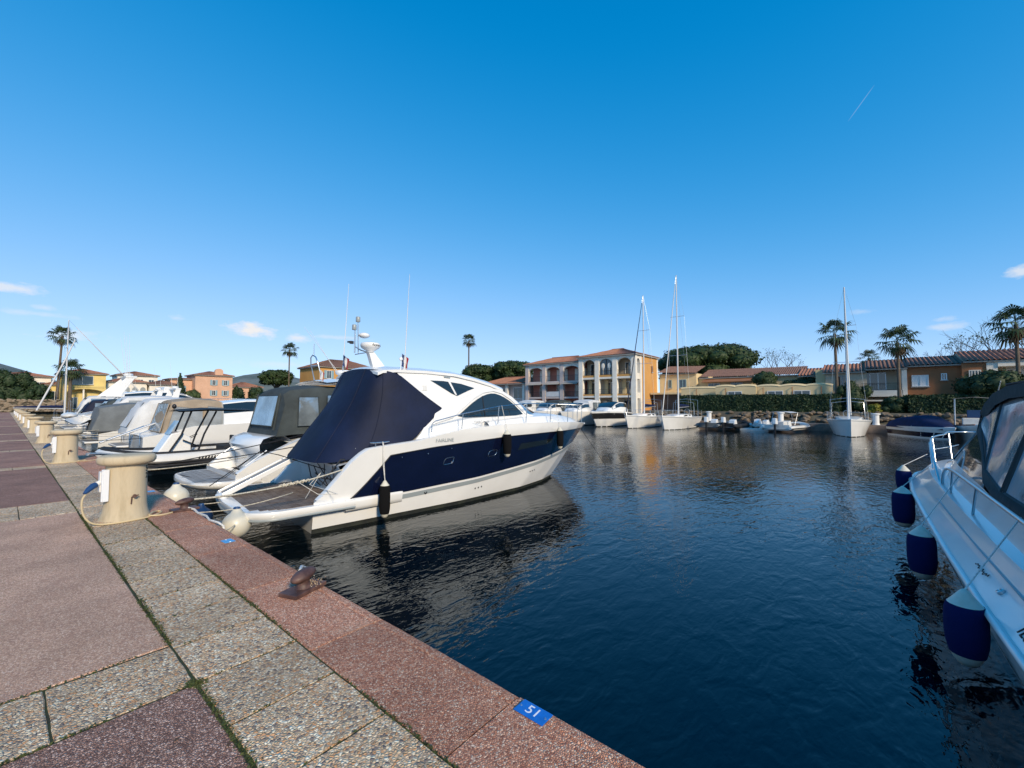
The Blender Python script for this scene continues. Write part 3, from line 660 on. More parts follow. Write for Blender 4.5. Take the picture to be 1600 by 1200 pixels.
# cockpit bulwark and transom seat below the cover
b = MB(); b.loft([[(2.02, y_, .62) for y_ in (-1.6, -.6, .6, 1.6)], [(1.96, y_, 1.0) for y_ in (-1.6, -.6, .6, 1.6)], [(1.78, y_, 1.36) for y_ in (-1.6, -.6, .6, 1.6)], [(2.1, y_, 1.42) for y_ in (-1.6, -.6, .6, 1.6)], [(3.3, y_, 1.40) for y_ in (-1.6, -.6, .6, 1.6)]]); b.build('transom_seat', 'gel', yo, smooth=50)
b = MB().box(2.2, 6.4, -1.5, 1.5, 1.30, 1.72).build('cockpit_sole', 'gel', yo)
for k, (a0, a1) in enumerate((((-1.45, 1.33), (-.2, .75)), ((-1.2, 1.33), (-1.5, .72)), ((-.2, 1.30), (-1.5, .85)), ((.1, 1.2), (-.9, .7)), ((.5, 1.2), (-.1, .72)), ((-.7, 1.33), (-.75, .7)), ((-1.5, 1.05), (.3, .98)))):
    MB().tube([(1.80 + .2 * (1.33 - a0[1]), a0[0], a0[1]), (1.80, (a0[0] + a1[0]) / 2, (a0[1] + a1[1]) / 2 - .05), (1.93, a1[0], a1[1])], .012, 5).build('stowage_cord', 'ropeblack', yo)
# quarter wings: thick bulwark tops on both sides
for sd_ in (-1, 1):
    b = MB(); rows = []
    for x in (1.32, 1.5, 1.7, 2.0, 2.2, 2.35, 2.6, 3.0, 3.5, 3.9):
        z = sheer(x); y_ = YH.hb(x, z); rows.append([(x, sd_ * y_, z - .004), (x, sd_ * (y_ - .03), z + .012), (x, sd_ * (y_ - .17), z + .012), (x, sd_ * (y_ - .20), z - .03), (x + .05, sd_ * (min(y_, YH.hb(x, .62)) - .20), .62)])
    b.loft(rows).build('quarter_bulwark', 'gel', yo, smooth=40)
    MB().add([(1.32, sd_ * YH.hb(1.32, .66), .62), (1.32, sd_ * (YH.hb(1.32, .66) - .2), .62), (1.32, sd_ * (YH.hb(1.32, .66) - .2), .68), (1.32, sd_ * YH.hb(1.32, .66), .68)], [(0, 1, 2, 3)]).build('bulwark_end', 'gel', yo)
    cl = MB(); y_ = YH.hb(2.65, 1.76) - .1; cl.tube([(2.56, sd_ * y_, 1.76), (2.56, sd_ * y_, 1.83)], .016, 6).tube([(2.74, sd_ * y_, 1.76), (2.74, sd_ * y_, 1.83)], .016, 6).tube([(2.42, sd_ * y_, 1.85), (2.5, sd_ * y_, 1.84), (2.8, sd_ * y_, 1.84), (2.9, sd_ * y_, 1.85)], [.01, .017, .017, .01], 6)
    cl.build('cleat', 'steel', yo, smooth=60)
    g = MB(); y_ = YH.hb(1.85, 1.2) - .16; g.tube([(1.62, sd_ * y_, 1.12), (1.60, sd_ * (y_ - .05), 1.2), (1.85, sd_ * (y_ - .05), 1.5), (1.92, sd_ * y_, 1.5)], .016, 6); g.build('grab_rail', 'black', yo, smooth=60)
# coachroof, side panels, windows
yf = lambda x, z: 1.66 - .24 * (z - 1.9) - .045 * max(0, x - 5.2) - .03 * max(0, x - 7) ** 1.5
wall = [(3.1, 1.72), (3.62, 1.80), (3.82, 1.98), (4.02, 2.24), (4.25, 2.46), (4.50, 2.62), (3.95, 3.02), (3.40, 3.46), (3.3, 3.56), (4.5, 3.58), (5.1, 3.55), (5.7, 3.46), (6.3, 3.33), (6.85, 3.17), (7.3, 2.92), (7.62, 2.67), (7.88, 2.42), (8.4, 2.30), (9.2, 2.2), (9.2, 2.0), (6, 1.8)]
side_poly(yo, 'cabin_side', wall, yf, 'gel', .06)
lowwin = smooth_pts([(4.98, 2.36), (5.3, 2.56), (5.75, 2.83), (6.15, 3.0), (6.5, 3.06), (6.85, 2.98), (7.25, 2.78), (7.6, 2.48), (7.72, 2.38), (6.3, 2.36)], 1)
side_poly(yo, 'cabin_window', lowwin, yf, 'glass', .02, .009)
upwin = [(4.30, 3.36), (4.7, 3.36), (5.3, 3.30), (5.78, 3.19), (5.55, 3.12), (5.12, 2.96), (4.95, 3.02)]
side_poly(yo, 'roof_window', upwin, yf, 'glass', .02, .009)
side_poly(yo, 'window_mullion', [(4.86, 3.35), (4.93, 3.35), (5.10, 2.98), (5.04, 2.99)], yf, 'gel', .02, .016)
side_poly(yo, 'window_divider', [(6.02, 2.37), (6.06, 2.37), (6.06, 2.97), (6.02, 2.95)], yf, 'black', .01, .012)
arch = [(4.52, 2.60), (4.9, 2.76), (5.4, 2.97), (5.9, 3.12), (6.4, 3.20), (6.85, 3.16), (7.3, 2.94), (7.64, 2.68), (7.92, 2.40), (7.8, 2.40), (7.52, 2.62), (7.2, 2.86), (6.85, 3.04), (6.5, 3.11), (6.1, 3.05), (5.7, 2.88), (5.2, 2.58), (4.88, 2.36), (4.2, 2.2), (4.3, 2.48)]
side_poly(yo, 'arch_moulding', arch, yf, 'gel', .05, .03, bevel=.012)
side_poly(yo, 'roof_air_vent', [(4.0, 3.22), (4.16, 3.22), (4.16, 3.08), (4.0, 3.08)], yf, 'gel2', .02, .012, bevel=.008)
side_poly(yo, 'roof_nav_light', [(4.75, 3.50), (4.95, 3.49), (4.95, 3.45), (4.75, 3.46)], yf, 'stripe', .03, .02)
RX = [2.80, 2.95, 3.3, 4.2, 5.1, 5.8, 6.4, 6.9]; RZ = [3.50, 3.565, 3.60, 3.61, 3.57, 3.46, 3.33, 3.17]
b = MB(); rows = []
for x, z in zip(RX, RZ):
    w = yf(x, z) + .05; rows.append([(x + .55 * (1 - k * k) * max(0, (x - 3) / 4), w * k, z + .15 * (1 - abs(k) ** 2.6) * (1 if x > 2.9 else .8)) for k in [-1, -.97, -.85, -.6, -.3, 0, .3, .6, .85, .97, 1]])
b.loft(rows); b.loft([[(x, y_, z - .07) for x, y_, z in r_] for r_ in rows], flip=True)
b.loft([[(x, y_, z) for x, y_, z in rows[0]], [(x, y_, z - .07) for x, y_, z in rows[0]]]); b.loft([[r_[0] for r_ in rows], [(r_[0][0], r_[0][1], r_[0][2] - .07) for r_ in rows]]); b.loft([[r_[-1] for r_ in rows], [(r_[-1][0], r_[-1][1], r_[-1][2] - .07) for r_ in rows]])
b.build('hardtop', 'gel', yo, smooth=40)
ks = [-1, -.8, -.5, -.2, .2, .5, .8, 1]
top = [(6.9 + .55 * (1 - k * k) * .56, (yf(6.9, 3.17) - .02) * k, 3.12 + .13 * (1 - k * k)) for k in ks]; bot = [(7.9 + 1.5 * (1 - k * k) ** .8, (yf(7.9, 2.4) - .02) * k, 2.36) for k in ks]
MB().loft([top, [tuple((u + v) / 2 + (0, 0, .05)[i] for i, (u, v) in enumerate(zip(a, c))) for a, c in zip(top, bot)], bot]).build('windscreen', 'glass', yo, smooth=60)
# foredeck and coachroof forward
b = MB(); rows = []
for x, w, z in ((4.0, 1.62, 2.0), (6, 1.66, 2.30), (7.6, 1.56, 2.40), (8.6, 1.42, 2.42), (9.6, 1.18, 2.38), (10.5, .88, 2.30), (11.3, .55, 2.2), (11.9, .25, 2.1)):
    rows.append([(x, -w - .12, sheer(x) - .05), (x, -w, z - .10), (x, -w * .8, z - .02), (x, 0, z + .05), (x, w * .8, z - .02), (x, w, z - .10), (x, w + .12, sheer(x) - .05)])
b.loft(rows[1:]).build('coachroof', 'gel', yo, smooth=40)
d = MB(); rows = []
for u in YH.us(26):
    x = 3.6 + u * (YH.L - .02 - 3.6); z = sheer(x); w = YH.hb(min(x, YH.stem(z)), z) - .004; rows.append([(x, w * k, z - .02 + .05 * (1 - k * k)) for k in (-1, -.6, -.2, .2, .6, 1)])
d.loft(rows).build('deck', 'gel', yo, smooth=40)
railing(YH, yo, [(4.02, 2.02), (4.04, 2.22), (4.12, 2.29), (5.0, 2.47), (6.29, 2.66), (7.5, 2.74), (8.8, 2.73), (10.1, 2.73), (11.3, 2.72), (12.3, 2.68), (12.62, 2.66)], [(5.0, 2.06), (6.29, 2.14), (7.5, 2.15), (8.8, 2.13), (10.1, 2.08), (11.3, 2.02), (12.3, 1.93)], .0145, inset=.12)
# cockpit cover
def cov_row(t):
    """t = 0 at the hardtop edge, 1 at the lower hem; half curve from the front leg round to the stern centre"""
    topc = [(3.42, 1.335, 3.44), (3.2, 1.34, 3.52), (3.0, 1.30, 3.56), (2.84, 1.12, 3.585), (2.80, .75, 3.62), (2.79, .35, 3.645), (2.79, 0, 3.65)]
    botc = [(3.55, 1.66, 1.80), (3.1, 1.70, 1.74), (2.55, 1.66, 1.64), (1.95, 1.52, 1.44), (1.52, 1.15, 1.40), (1.34, .6, 1.42), (1.30, 0, 1.43)]
    mid = {0: (4.53, 1.52, 2.62)}
    out_ = []
    for i, (a, c) in enumerate(zip(topc, botc)):
        p = [u + (v - u) * t for u, v in zip(a, c)]
        if i == 0:
            if t < .5: p = [u + (v - u) * t * 2 for u, v in zip(a, mid[0])]
            else: p = [u + (v - u) * (t - .5) * 2 for u, v in zip(mid[0], c)]
        elif i == 1: p[0] += .50 * math.sin(math.pi * t)
        elif i == 2: p[0] += .16 * math.sin(math.pi * t)
        else:
            p[0] += .10 * math.sin(math.pi * t)
        if i == 1: p[1] += .02 * math.sin(math.pi * t)
        fold = .034 * math.sin(7 * t + i * 2.1) * math.sin(math.pi * t)
        out_.append((p[0] - fold, p[1] + fold * .6 * (i > 0), p[2]))
    return out_
b = MB(); rows = []
for j in range(15):
    h_ = cov_row(j / 14); full = [(x, -y_, z) for x, y_, z in h_] + h_[-2::-1]
    rows.append(smooth_pts([tuple(p) for p in full], 1, closed=False))
b.loft(rows).build('cockpit_cover', 'navycanvas', yo, smooth=60)
for k in (5, 9, 16, 20, 24, 30):
    if k < len(rows[0]): MB().tube([(r_[k][0] - .004, r_[k][1] * 1.004, r_[k][2]) for r_ in rows], .006, 4).build('cover_seam', 'navycanvas', yo)
# passerelle stowed on the slant
b = MB(); b.bar((.02, .62, .66), (1.78, .62, 1.50), .42, .07); b.build('passerelle', 'teakgrey', yo, bevel=.012)
for s_ in (-1, 1): MB().bar((-.02, .62 + s_ * .225, .67), (1.80, .62 + s_ * .225, 1.52), .045, .11).build('passerelle_rail', 'gel', yo, bevel=.01)
MB().ell((0, .62, .63), (.13, .26, .07), 14, 8).build('passerelle_tip', 'gel', yo, smooth=60)
MB().prism([(1.62, .40, 1.38), (1.95, .40, 1.46), (1.95, .40, 1.62), (1.7, .40, 1.58)], (0, .45, 0)).build('passerelle_housing', 'gel', yo, bevel=.03)
# radar mast, aerials, flags
MB().prism([(3.25, -.11, 3.74), (3.62, -.11, 3.74), (3.30, -.07, 4.15), (3.14, -.07, 4.15)], (0, .20, 0)).build('radar_mast', 'gel', yo, bevel=.02)
radar(yo, (3.20, -.02, 4.15), .52, 'Raymarine', R(-62))
ms = MB(); ms.tube([(2.88, .25, 4.12), (2.88, .25, 4.78)], .02, 8).tube([(2.98, .25, 4.1), (2.96, .25, 5.02)], .016, 8).tube([(3.15, .05, 4.14), (3.0, .15, 4.2), (2.88, .25, 4.3)], .018, 6).tube([(3.15, .05, 4.14), (3.02, .2, 4.11), (2.9, .28, 4.08)], .014, 6); ms.build('light_mast', 'steel', yo, smooth=60)
MB().ell((3.12, .2, 4.62), (.15, .15, .08), 16, 8).build('satellite_dome', 'gel', yo, smooth=60)
for x, z in ((2.86, 4.82), (2.96, 5.05)): MB().lathe([(.055, -.07), (.06, -.06), (.06, .06), (.05, .075), (.01, .08)], 12, (x, .25, z)).build('mast_lamp', 'stripe', yo, smooth=40)
MB().box(2.74, 2.84, .22, .28, 4.36, 4.44).build('horn', 'black', yo, bevel=.01)
MB().tube([(2.78, .3, 4.42), (2.7, .3, 4.41)], .025, 8).build('horn_trumpet', 'black', yo)
for s_, xb in ((1.0, 2.86), (-.9, 3.75)):
    whip(yo, (xb, s_, 3.68), (xb + .13, s_, 6.25 if s_ < 0 else 6.2), .013)
flag(yo, (3.72, -.82, 3.64), .34, pole=.44, rz=R(-50)); flag(yo, (2.84, .93, 3.62), .30, pole=.5, rz=R(-40))
MB().lathe([(.012, 0), (.012, .25), (.045, .27), (.05, .31), (.03, .34), (.005, .35)], 12, (3.62, -.95, 3.62)).build('gps_aerial', 'gel', yo, smooth=50)
# lettering
text('lettering', 'FAIRLINE', .125, 'stripe', yo, (4.08, -YH.hb(4.1, 1.83) - .004, 1.80), (R(90), 0, R(-1)), .002, 'LEFT', 1.1)
text('lettering', 'TARGA 44', .115, 'textgrey', yo, (5.52, -yf(5.5, 2.2) - .075, 2.21), (R(84), 0, R(-1.5)), .002, 'LEFT', 1.05)
LW = lambda x, y_, z: yo.matrix_basis @ Vector((x, y_, z))
yo.rotation_euler[2] = R(-7); bpy.context.view_layer.update()
# fenders hung along the starboard side
for i, (x, zt, ln, r_, lab) in enumerate(((2.74, .98, .86, .125, 'black sleeved fender hanging below the yacht quarter cleat'), (6.42, 1.98, .78, .125, 'black fender with white tip amidships on the navy hull'), (9.10, 1.95, .74, .115, 'black fender with white tip near the navy bow'))):
    p = LW(x, -YH.hb(x, min(zt, 1.8)) - r_ - .01, zt); yq = -YH.hb(x, 2.0) + .1
    fender(lab, p, ln, r_, 'blackcloth', LW(x, yq, 1.84) if i == 0 else LW(x - .05, -YH.hb(x, 2.1) + .08, 2.68), capm='buoy', group='black fenders along the yacht')
    if i == 0: rope('double fender line looped over the quarter cleat', [LW(x - .02, yq, 1.85), LW(x - .05, -YH.hb(x, 1.76) - .02, 1.74), LW(x - .03, -YH.hb(x, 1.2) - .05, 1.4), p], .010, 'ropewhite', 'fender_line')
# ball fenders between yacht and quay
ball('large cream ball fender at the yacht starboard corner', (1.02, 8.78 + .62, WZ + .40), .255, 'buoy', rope_to=tuple(LW(.9, -1.5, .9)))
ball('cream ball fender with blue neck by the gangway tip', (.62, 12.0, WZ + .62), .25, 'buoy', rope_to=(1.3, 11.7, -.3))
ball('dark blue ball fender half hidden under the platform', (.85, 11.0, WZ + .30), .22, 'buoyblue', rope_to=tuple(LW(.2, .2, .6)))
ball('small cream ball fender against the quay edge', (.36, 9.9, WZ + .42), .20, 'buoy', rope_to=(1.2, 9.9, -.5))
# mooring lines
bt = Vector((-.10, 8.12, .15))
rope('thick cream line from quay bitt to yacht starboard quarter', smooth_pts(sag(bt, LW(1.95, -1.62, 1.30), .10, 8), 1, False), .017, 'rope')
k_ = bt.lerp(LW(1.95, -1.62, 1.30), .62)
kn = MB()
for i in range(22): t_ = i / 22; kn.tube([bt.lerp(LW(1.95, -1.62, 1.30), .50 + .20 * t_) + Vector((0, .03 * math.cos(t_ * 55), -.085 + .03 * math.sin(t_ * 55))), bt.lerp(LW(1.95, -1.62, 1.30), .50 + .20 * (t_ + 1 / 22)) + Vector((0, .03 * math.cos((t_ + 1 / 22) * 55), -.085 + .03 * math.sin((t_ + 1 / 22) * 55)))], .016, 5)
o = kn.build('rope_splice', 'rope', smooth=60); shift(o, tuple(k_)); tag(o, 'knotted splice bound round the thick cream mooring line', 'rope')
rope('thin cream line drooping from the splice to the deck', [k_ + Vector((0, 0, -.08)), k_ + Vector((.35, -.1, -.36)), k_ + Vector((.75, -.15, -.42)), LW(1.35, -1.1, .95), LW(1.55, -1.2, 1.2), LW(1.3, -1.0, .64)], .008, 'ropewhite')
rope('white chafed rope along the coping to the ball fender', [bt + Vector((0, 0, -.1)), (.0, 8.0, .012), (-.03, 7.7, .012), (.0, 7.4, .012), (-.04, 7.1, .012), (.0, 6.85, .012), (.03, 6.75, -.02), (.04, 6.72, -.3)], .015, 'ropewhite')
rope('cream line from bitt to the cream ball fender', sag(bt + Vector((0, 0, -.05)), (.9, 9.1, -.62), .25), .010, 'rope')
rope('black line from yacht port quarter to the quay', sag(LW(1.8, 1.6, 1.55), (-.1, 12.9, .14), .05), .013, 'ropeblack')
rope('black line crossing above the gangway', [LW(1.9, -.6, 1.15), LW(1.2, .8, 1.45), LW(.95, 1.5, 1.50), LW(-.1, 1.7, .7)], .011, 'ropeblack')
rope('long dark line from second boat towards pedestal 52', sag((-.1, 12.9, .12), (5.2, 13.4, .9), .06), .013, 'ropeblack')
rope('thin slack line from yacht bow into the water', [LW(12.3, 0, 1.9), LW(13.2, -.2, .8), LW(14.0, -.3, -.1)], .008, 'ropeblack')
# ------------------------------------------------------------------ neighbours along the quay
def simple_sheer(zs, za, L): return lambda x: interp(x, [0, L * .45, L * .8, L], [za, zs, zs * 1.02, zs])
def canopy(parent, name, secs, m, closed_ends=True, panes=(), mp='clear', bevel=0):
    """canvas tent lofted through sections; each section a list of (x, y, z)"""
    b = MB(); b.loft(secs)
    if closed_ends:
        for s_ in (secs[0], secs[-1]): b.add(s_, [tuple(range(len(s_)))])
    return b.build(name, m, parent, smooth=50)
def tent_secs(xs, ws, zb, zt, round_=.25, wt=.86):
    out_ = []
    for x, w, z0, z1 in zip(xs, ws, zb, zt):
        out_.append([(x, -w, z0), (x, -w * (wt + .06), z0 + (z1 - z0) * .72), (x, -w * wt * .93, z1 - .06), (x, -w * wt * .6, z1), (x, 0, z1 + .05), (x, w * wt * .6, z1), (x, w * wt * .93, z1 - .06), (x, w * (wt + .06), z0 + (z1 - z0) * .72), (x, w, z0)])
    return out_
def quad_pane(parent, name, p, m, off=(0, 0, 0), n=5, frame=None, fr=.02):
    """bulging clear pane between four corners a b c d"""
    a, b_, c, d = [Vector(q) + Vector(off) for q in p]; rows = []
    nn = (b_ - a).cross(d - a).normalized()
    for j in range(n + 1):
        v = j / n; rows.append([a.lerp(b_, i / n).lerp(d.lerp(c, i / n), v) + nn * .03 * math.sin(math.pi * i / n) * math.sin(math.pi * v) for i in range(n + 1)])
    o = MB().loft(rows).build(name, m, parent, smooth=60)
    if frame: MB().tube([a, b_, c, d], fr, 4, closed=True).build('pane_border', frame, o)
    return o

# --- white cruiser with the charcoal camper canopy
bo = thing('cabin_cruiser', 'white cruiser with charcoal camper canopy, berthed next to the navy yacht', 'boat', (1.45, 15.35, WZ), R(-2))
BH = Hull(11.2, 3.6, 1.75, 9.4); bs = lambda x: interp(x, [0, .9, 1.4, 2.6, 3.6, 5, 8, 11.3], [.58, .66, 1.05, 1.62, 1.74, 1.8, 1.85, 1.8])
hull_shell(BH, bo, bs, lambda v: .95, 'gel', deck=False)
b = MB(); rows = []
for u in BH.us(20):
    x = 2.4 + u * (BH.L - 2.4); z = bs(x); w = BH.hb(min(x, BH.stem(z)), z) - .004; rows.append([(x, w * k, z - .02 + .06 * (1 - k * k)) for k in (-1, -.5, 0, .5, 1)])
b.loft(rows).build('deck', 'gel', bo, smooth=40)
for sd_ in (-1, 1): b = MB(); BH.patch(b, sd_, lambda v: .94, lambda x: -.35, lambda x: .1, 30, 2, .004); b.build('antifouling', 'antifoul', bo, smooth=50)
pp = [(1.6, 1.62)] + [(.75 - .75 * math.cos(t), .85 + .77 * math.sin(t)) for t in [R(90) * k / 8 for k in range(8, -1, -1)]] + [(-.08, .4), (-.1, 0)]
pp = pp + [(x, -y_) for x, y_ in pp[-2::-1]]; n = len(pp)
b = MB(); b.loft([[(x + d, y_ * (1 - d * .4), z) for x, y_ in pp] for d, z in ((0, .56), (-.025, .50), (0, .43), (.12, .36))]); b.add([(x, y_, .56) for x, y_ in pp], [tuple(range(n))]); b.add([(x + .12, y_ * .95, .36) for x, y_ in pp], [tuple(range(n))]); b.build('bathing_platform', 'gel', bo, smooth=45)
for k in range(10): 
    x = .1 + k * .13; hw_ = interp(x, [0, .1, .3, .7], [.9, 1.15, 1.38, 1.48]); MB().box(x, x + .122, -hw_, hw_, .562, .568).build('teak_plank', 'teakgrey', bo)
for sd_ in (-1, 1):     # quarter wings
    b = MB(); rows = []
    for x in (.98, 1.2, 1.4, 1.8, 2.2, 2.6, 3.0, 3.6):
        z = bs(x); y_ = BH.hb(x, z); rows.append([(x, sd_ * y_, z - .004), (x, sd_ * (y_ - .04), z + .015), (x, sd_ * (y_ - .20), z + .015), (x, sd_ * (y_ - .24), z - .04), (x + .05, sd_ * (y_ - .26), .56)])
    b.loft(rows).build('quarter_bulwark', 'gel', bo, smooth=40)
    MB().tube([(1.2, sd_ * (BH.hb(1.2, .9) - .12), .92), (1.75, sd_ * (BH.hb(1.7, 1.2) - .12), 1.34)], .018, 6).build('grab_rail', 'steel', bo)
    MB().ell((1.55, sd_ * (BH.hb(1.5, .9) - .26), .95), (.07, .02, .07), 10, 6).build('shower_hatch', 'gel2', bo)
b = MB(); sec = []
for y_ in [-1.35, -1.25, -.9, -.3, .3, .9, 1.25, 1.35]:
    k = 1 - abs(y_ / 1.35) ** 3; sec.append([(1.75 - .05 * k, y_, .56), (1.72 - .08 * k, y_, 1.05), (1.62 - .22 * k, y_, 1.28), (1.60 - .30 * k, y_, 1.48), (1.70 - .28 * k, y_, 1.66), (1.95, y_, 1.74), (2.3, y_, 1.74), (2.6, y_, 1.5)])
b.loft(sec).build('transom_pod', 'gel', bo, smooth=50)
text('emblem', 'A', .16, 'stripe', bo, (1.34, .15, 1.60), (R(60), 0, R(-90)), .002, sx=1.5)
secs = []
for x, w, z0, z1, wt in ((2.05, 1.32, 1.70, 1.76, .98), (2.14, 1.34, 1.72, 2.2, .95), (2.32, 1.36, 1.74, 3.08, .88), (2.5, 1.38, 1.76, 3.22, .87), (3.4, 1.5, 1.78, 3.34, .84), (4.6, 1.55, 1.82, 3.32, .84), (5.6, 1.5, 1.9, 3.2, .84), (6.6, 1.42, 2.0, 2.9, .84)):
    secs += tent_secs([x], [w], [z0], [z1], wt=wt)
canopy(bo, 'camper_canopy', secs, 'greycanvas')
quad_pane(bo, 'canopy_window', [(2.10, -1.0, 2.02), (2.10, 1.0, 2.02), (2.31, .92, 3.0), (2.31, -.92, 3.0)], 'clear', (-.06, 0, 0), frame='greycanvas')
for y_ in (-.3, .3): MB().bar((2.06, -1.08 if y_ < 0 else 1.08, 1.9), (2.27, -1.0 if y_ < 0 else 1.0, 3.06), .05, .012, (0, 1, 0)).build('canopy_seam', 'greycanvas', bo)
for sd_ in (-1, 1):
    yw = lambda x, z: interp(x, [2.4, 3.4, 4.6, 5.6], [1.40, 1.5, 1.55, 1.5]) * (1 - .08 * (z - 1.75) / 1.1) + .02
    for x0, x1, z0, z1 in ((2.66, 3.32, 2.02, 2.95), (3.55, 4.55, 2.05, 3.02), (4.75, 5.6, 2.1, 2.95)):
        quad_pane(bo, 'canopy_window', [(x0, sd_ * yw(x0, z0), z0), (x1, sd_ * yw(x1, z0), z0), (x1 - .02, sd_ * yw(x1, z1), z1), (x0 + .05, sd_ * yw(x0, z1), z1)], 'clear', (0, sd_ * .012, 0), frame='greycanvas')
b = MB(); rows = []
for x, w, z in ((5.4, 1.45, 2.5), (6.2, 1.5, 2.55), (7.4, 1.4, 2.45), (8.6, 1.15, 2.2), (9.8, .7, 1.95)): rows.append([(x, -w - .1, bs(x) - .03), (x, -w, z - .25), (x, -w * .8, z - .05), (x, 0, z + .04), (x, w * .8, z - .05), (x, w, z - .25), (x, w + .1, bs(x) - .03)])
b.loft(rows).build('coachroof', 'gel', bo, smooth=45)
ht = MB(); rows = []
for x, z in ((3.6, 3.44), (4.2, 3.52), (5.4, 3.55), (6.4, 3.42), (7.0, 3.2)): rows.append([(x, 1.35 * k, z + .12 * (1 - k * k)) for k in (-1, -.6, -.2, .2, .6, 1)])
ht.loft(rows); ht.loft([[(x, y_, z - .08) for x, y_, z in r_] for r_ in rows], flip=True); ht.build('hardtop', 'gel', bo, smooth=45)
ar = MB()
for s_ in (-1, 1): ar.tube([(3.9, s_ * .32, 3.55), (3.75, s_ * .3, 4.15), (3.7, s_ * .2, 4.4), (3.68, 0, 4.48)], .022, 6)
ar.tube([(3.75, -.3, 4.1), (3.75, .3, 4.1)], .02, 6).tube([(3.72, 0, 4.48), (3.72, 0, 4.9)], .015, 6); ar.build('aerial_arch', 'steel', bo, smooth=60)
MB().box(4.7, 5.0, -.12, .12, 3.6, 3.76).build('radar_foot', 'gel', bo, bevel=.02)
radar(bo, (4.85, 0, 3.74), .6, 'Raymarine', R(-75))
whip(bo, (4.4, -.9, 3.6), (3.0, -.9, 5.3)); whip(bo, (5.2, .8, 3.6), (3.9, .8, 5.5))
flag(bo, (3.72, -.55, 3.5), .30, ('whitecloth', 'whitecloth', 'red'), pole=.42, rz=R(-60))
railing(BH, bo, [(4.0, 2.1), (5.5, 2.45), (8, 2.5), (10.9, 2.45)], [(5.5, 1.8), (7, 1.83), (8.5, 1.85), (10, 1.82)])
rope('cream and black mooring line from cruiser stern to pedestal side', sag((-.05, 12.9, .1), (2.6, 13.75, .10), .05), .014, 'rope')
rope('thin dark line slung over the grey platform', [(1.55, 15.9, -.5), (1.75, 14.9, -.56), (2.2, 14.2, -.5), (2.75, 13.85, .05)], .008, 'ropeblack')

# --- grey and black RIB with console
ro = thing('rigid_inflatable', 'white and black rigid inflatable with black T-top frame, bow to the quay', 'dinghy', (.45, 21.3, WZ), 0)
def rib_tube(parent, L, W, r, z, m, m2=None, bow_first=True, n=8):
    """U-shaped buoyancy tube, bow at x = 0"""
    pts = []
    for i in range(n + 1): pts.append((L - i * (L - 1.6) / n, -W / 2, z))
    for i in range(1, 9): t = R(90) * i / 9; pts.append((1.6 - 1.6 * math.sin(t), -W / 2 * math.cos(t), z + .22 * math.sin(t) ** 2))
    pts += [(0, 0, z + .24)] + [(x, -y_, zz) for x, y_, zz in pts[::-1]]
    rs = [r * (.55 if i in (0, len(pts) - 1) else 1) for i in range(len(pts))]
    MB().tube(pts, rs, 14).build('buoyancy_tube', m, parent, smooth=60)
    for zz, mm in ((-.02, m2),):
        if mm: MB().tube([(x * 1.0 - (.0), y_ * (1 + r / (W / 2) * .97) if abs(y_) > .01 else 0, q_ + zz) for x, y_, q_ in pts], r * .22, 6).build('rubbing_strake', mm, parent, smooth=60)
    return pts
rib_tube(ro, 8.2, 2.5, .30, .58, 'gel2', 'black')
b = MB(); pts = []
for i in range(9): pts.append((8.2 - i * 6.6 / 8, -1.25, .58))
for i in range(1, 9): t = R(90) * i / 9; pts.append((1.6 - 1.6 * math.sin(t), -1.25 * math.cos(t), .58 + .22 * math.sin(t) ** 2))
pts += [(0, 0, .82)] + [(x, -y_, z) for x, y_, z in pts[::-1]]
b.tube([(x, y_ * .98, z + .255) for x, y_, z in pts], .11, 8).build('top_strip', 'rubber', ro, smooth=60)
MB().tube([(x, y_ * 1.235 if abs(y_) > .01 else y_, z - .12) for x, y_, z in pts], .05, 6).build('side_stripe', 'rubber', ro, smooth=60)
MB().loft([[(.6, 0, .3), (2, -.8, .25), (8, -1.0, .2)], [(.8, 0, -.1), (2.2, -.3, -.3), (8, -.4, -.3)], [(.8, 0, -.1), (2.2, .3, -.3), (8, .4, -.3)], [(.6, 0, .3), (2, .8, .25), (8, 1.0, .2)]]).build('keel', 'gel2', ro)
MB().box(1.4, 8, -1.0, 1.0, .40, .44).build('floor', 'teakgrey', ro)
c = MB(); c.prism([(1.2, -.45, .44), (2.5, -.45, .44), (2.5, -.45, 1.35), (2.15, -.45, 1.62), (1.85, -.45, 1.55)], (0, .9, 0)); c.build('console', 'gel', ro, bevel=.04)
quad_pane(ro, 'console_screen', [(1.80, -.42, 1.52), (1.80, .42, 1.52), (2.10, .38, 2.05), (2.10, -.38, 2.05)], 'clear')
for s_ in (-1, 1):
    fr = MB(); fr.tube([(1.55, s_ * .55, .44), (2.15, s_ * .55, 1.5), (2.45, s_ * .55, 2.42)], .035, 6).tube([(2.6, s_ * .55, .44), (2.9, s_ * .55, 1.5), (3.3, s_ * .55, 2.42)], .035, 6).tube([(2.2, s_ * .55, 1.3), (2.75, s_ * .55, 1.0)], .025, 6)
    fr.build('top_frame', 'black', ro, smooth=60)
MB().loft([[(2.0, -.85, 2.44), (2.0, 0, 2.50), (2.0, .85, 2.44)], [(2.9, -.9, 2.50), (2.9, 0, 2.57), (2.9, .9, 2.50)], [(4.6, -.85, 2.44), (4.6, 0, 2.50), (4.6, .85, 2.44)]]).loft([[(2.0, -.85, 2.40), (2.0, 0, 2.46), (2.0, .85, 2.40)], [(2.9, -.9, 2.44), (2.9, 0, 2.51), (2.9, .9, 2.44)], [(4.6, -.85, 2.40), (4.6, 0, 2.46), (4.6, .85, 2.40)]], flip=True).build('top_canvas', 'rubber', ro, smooth=50)
MB().ell((2.05, .2, 2.62), (.08, .08, .1), 10, 6).build('top_lamp', 'black', ro, smooth=60)
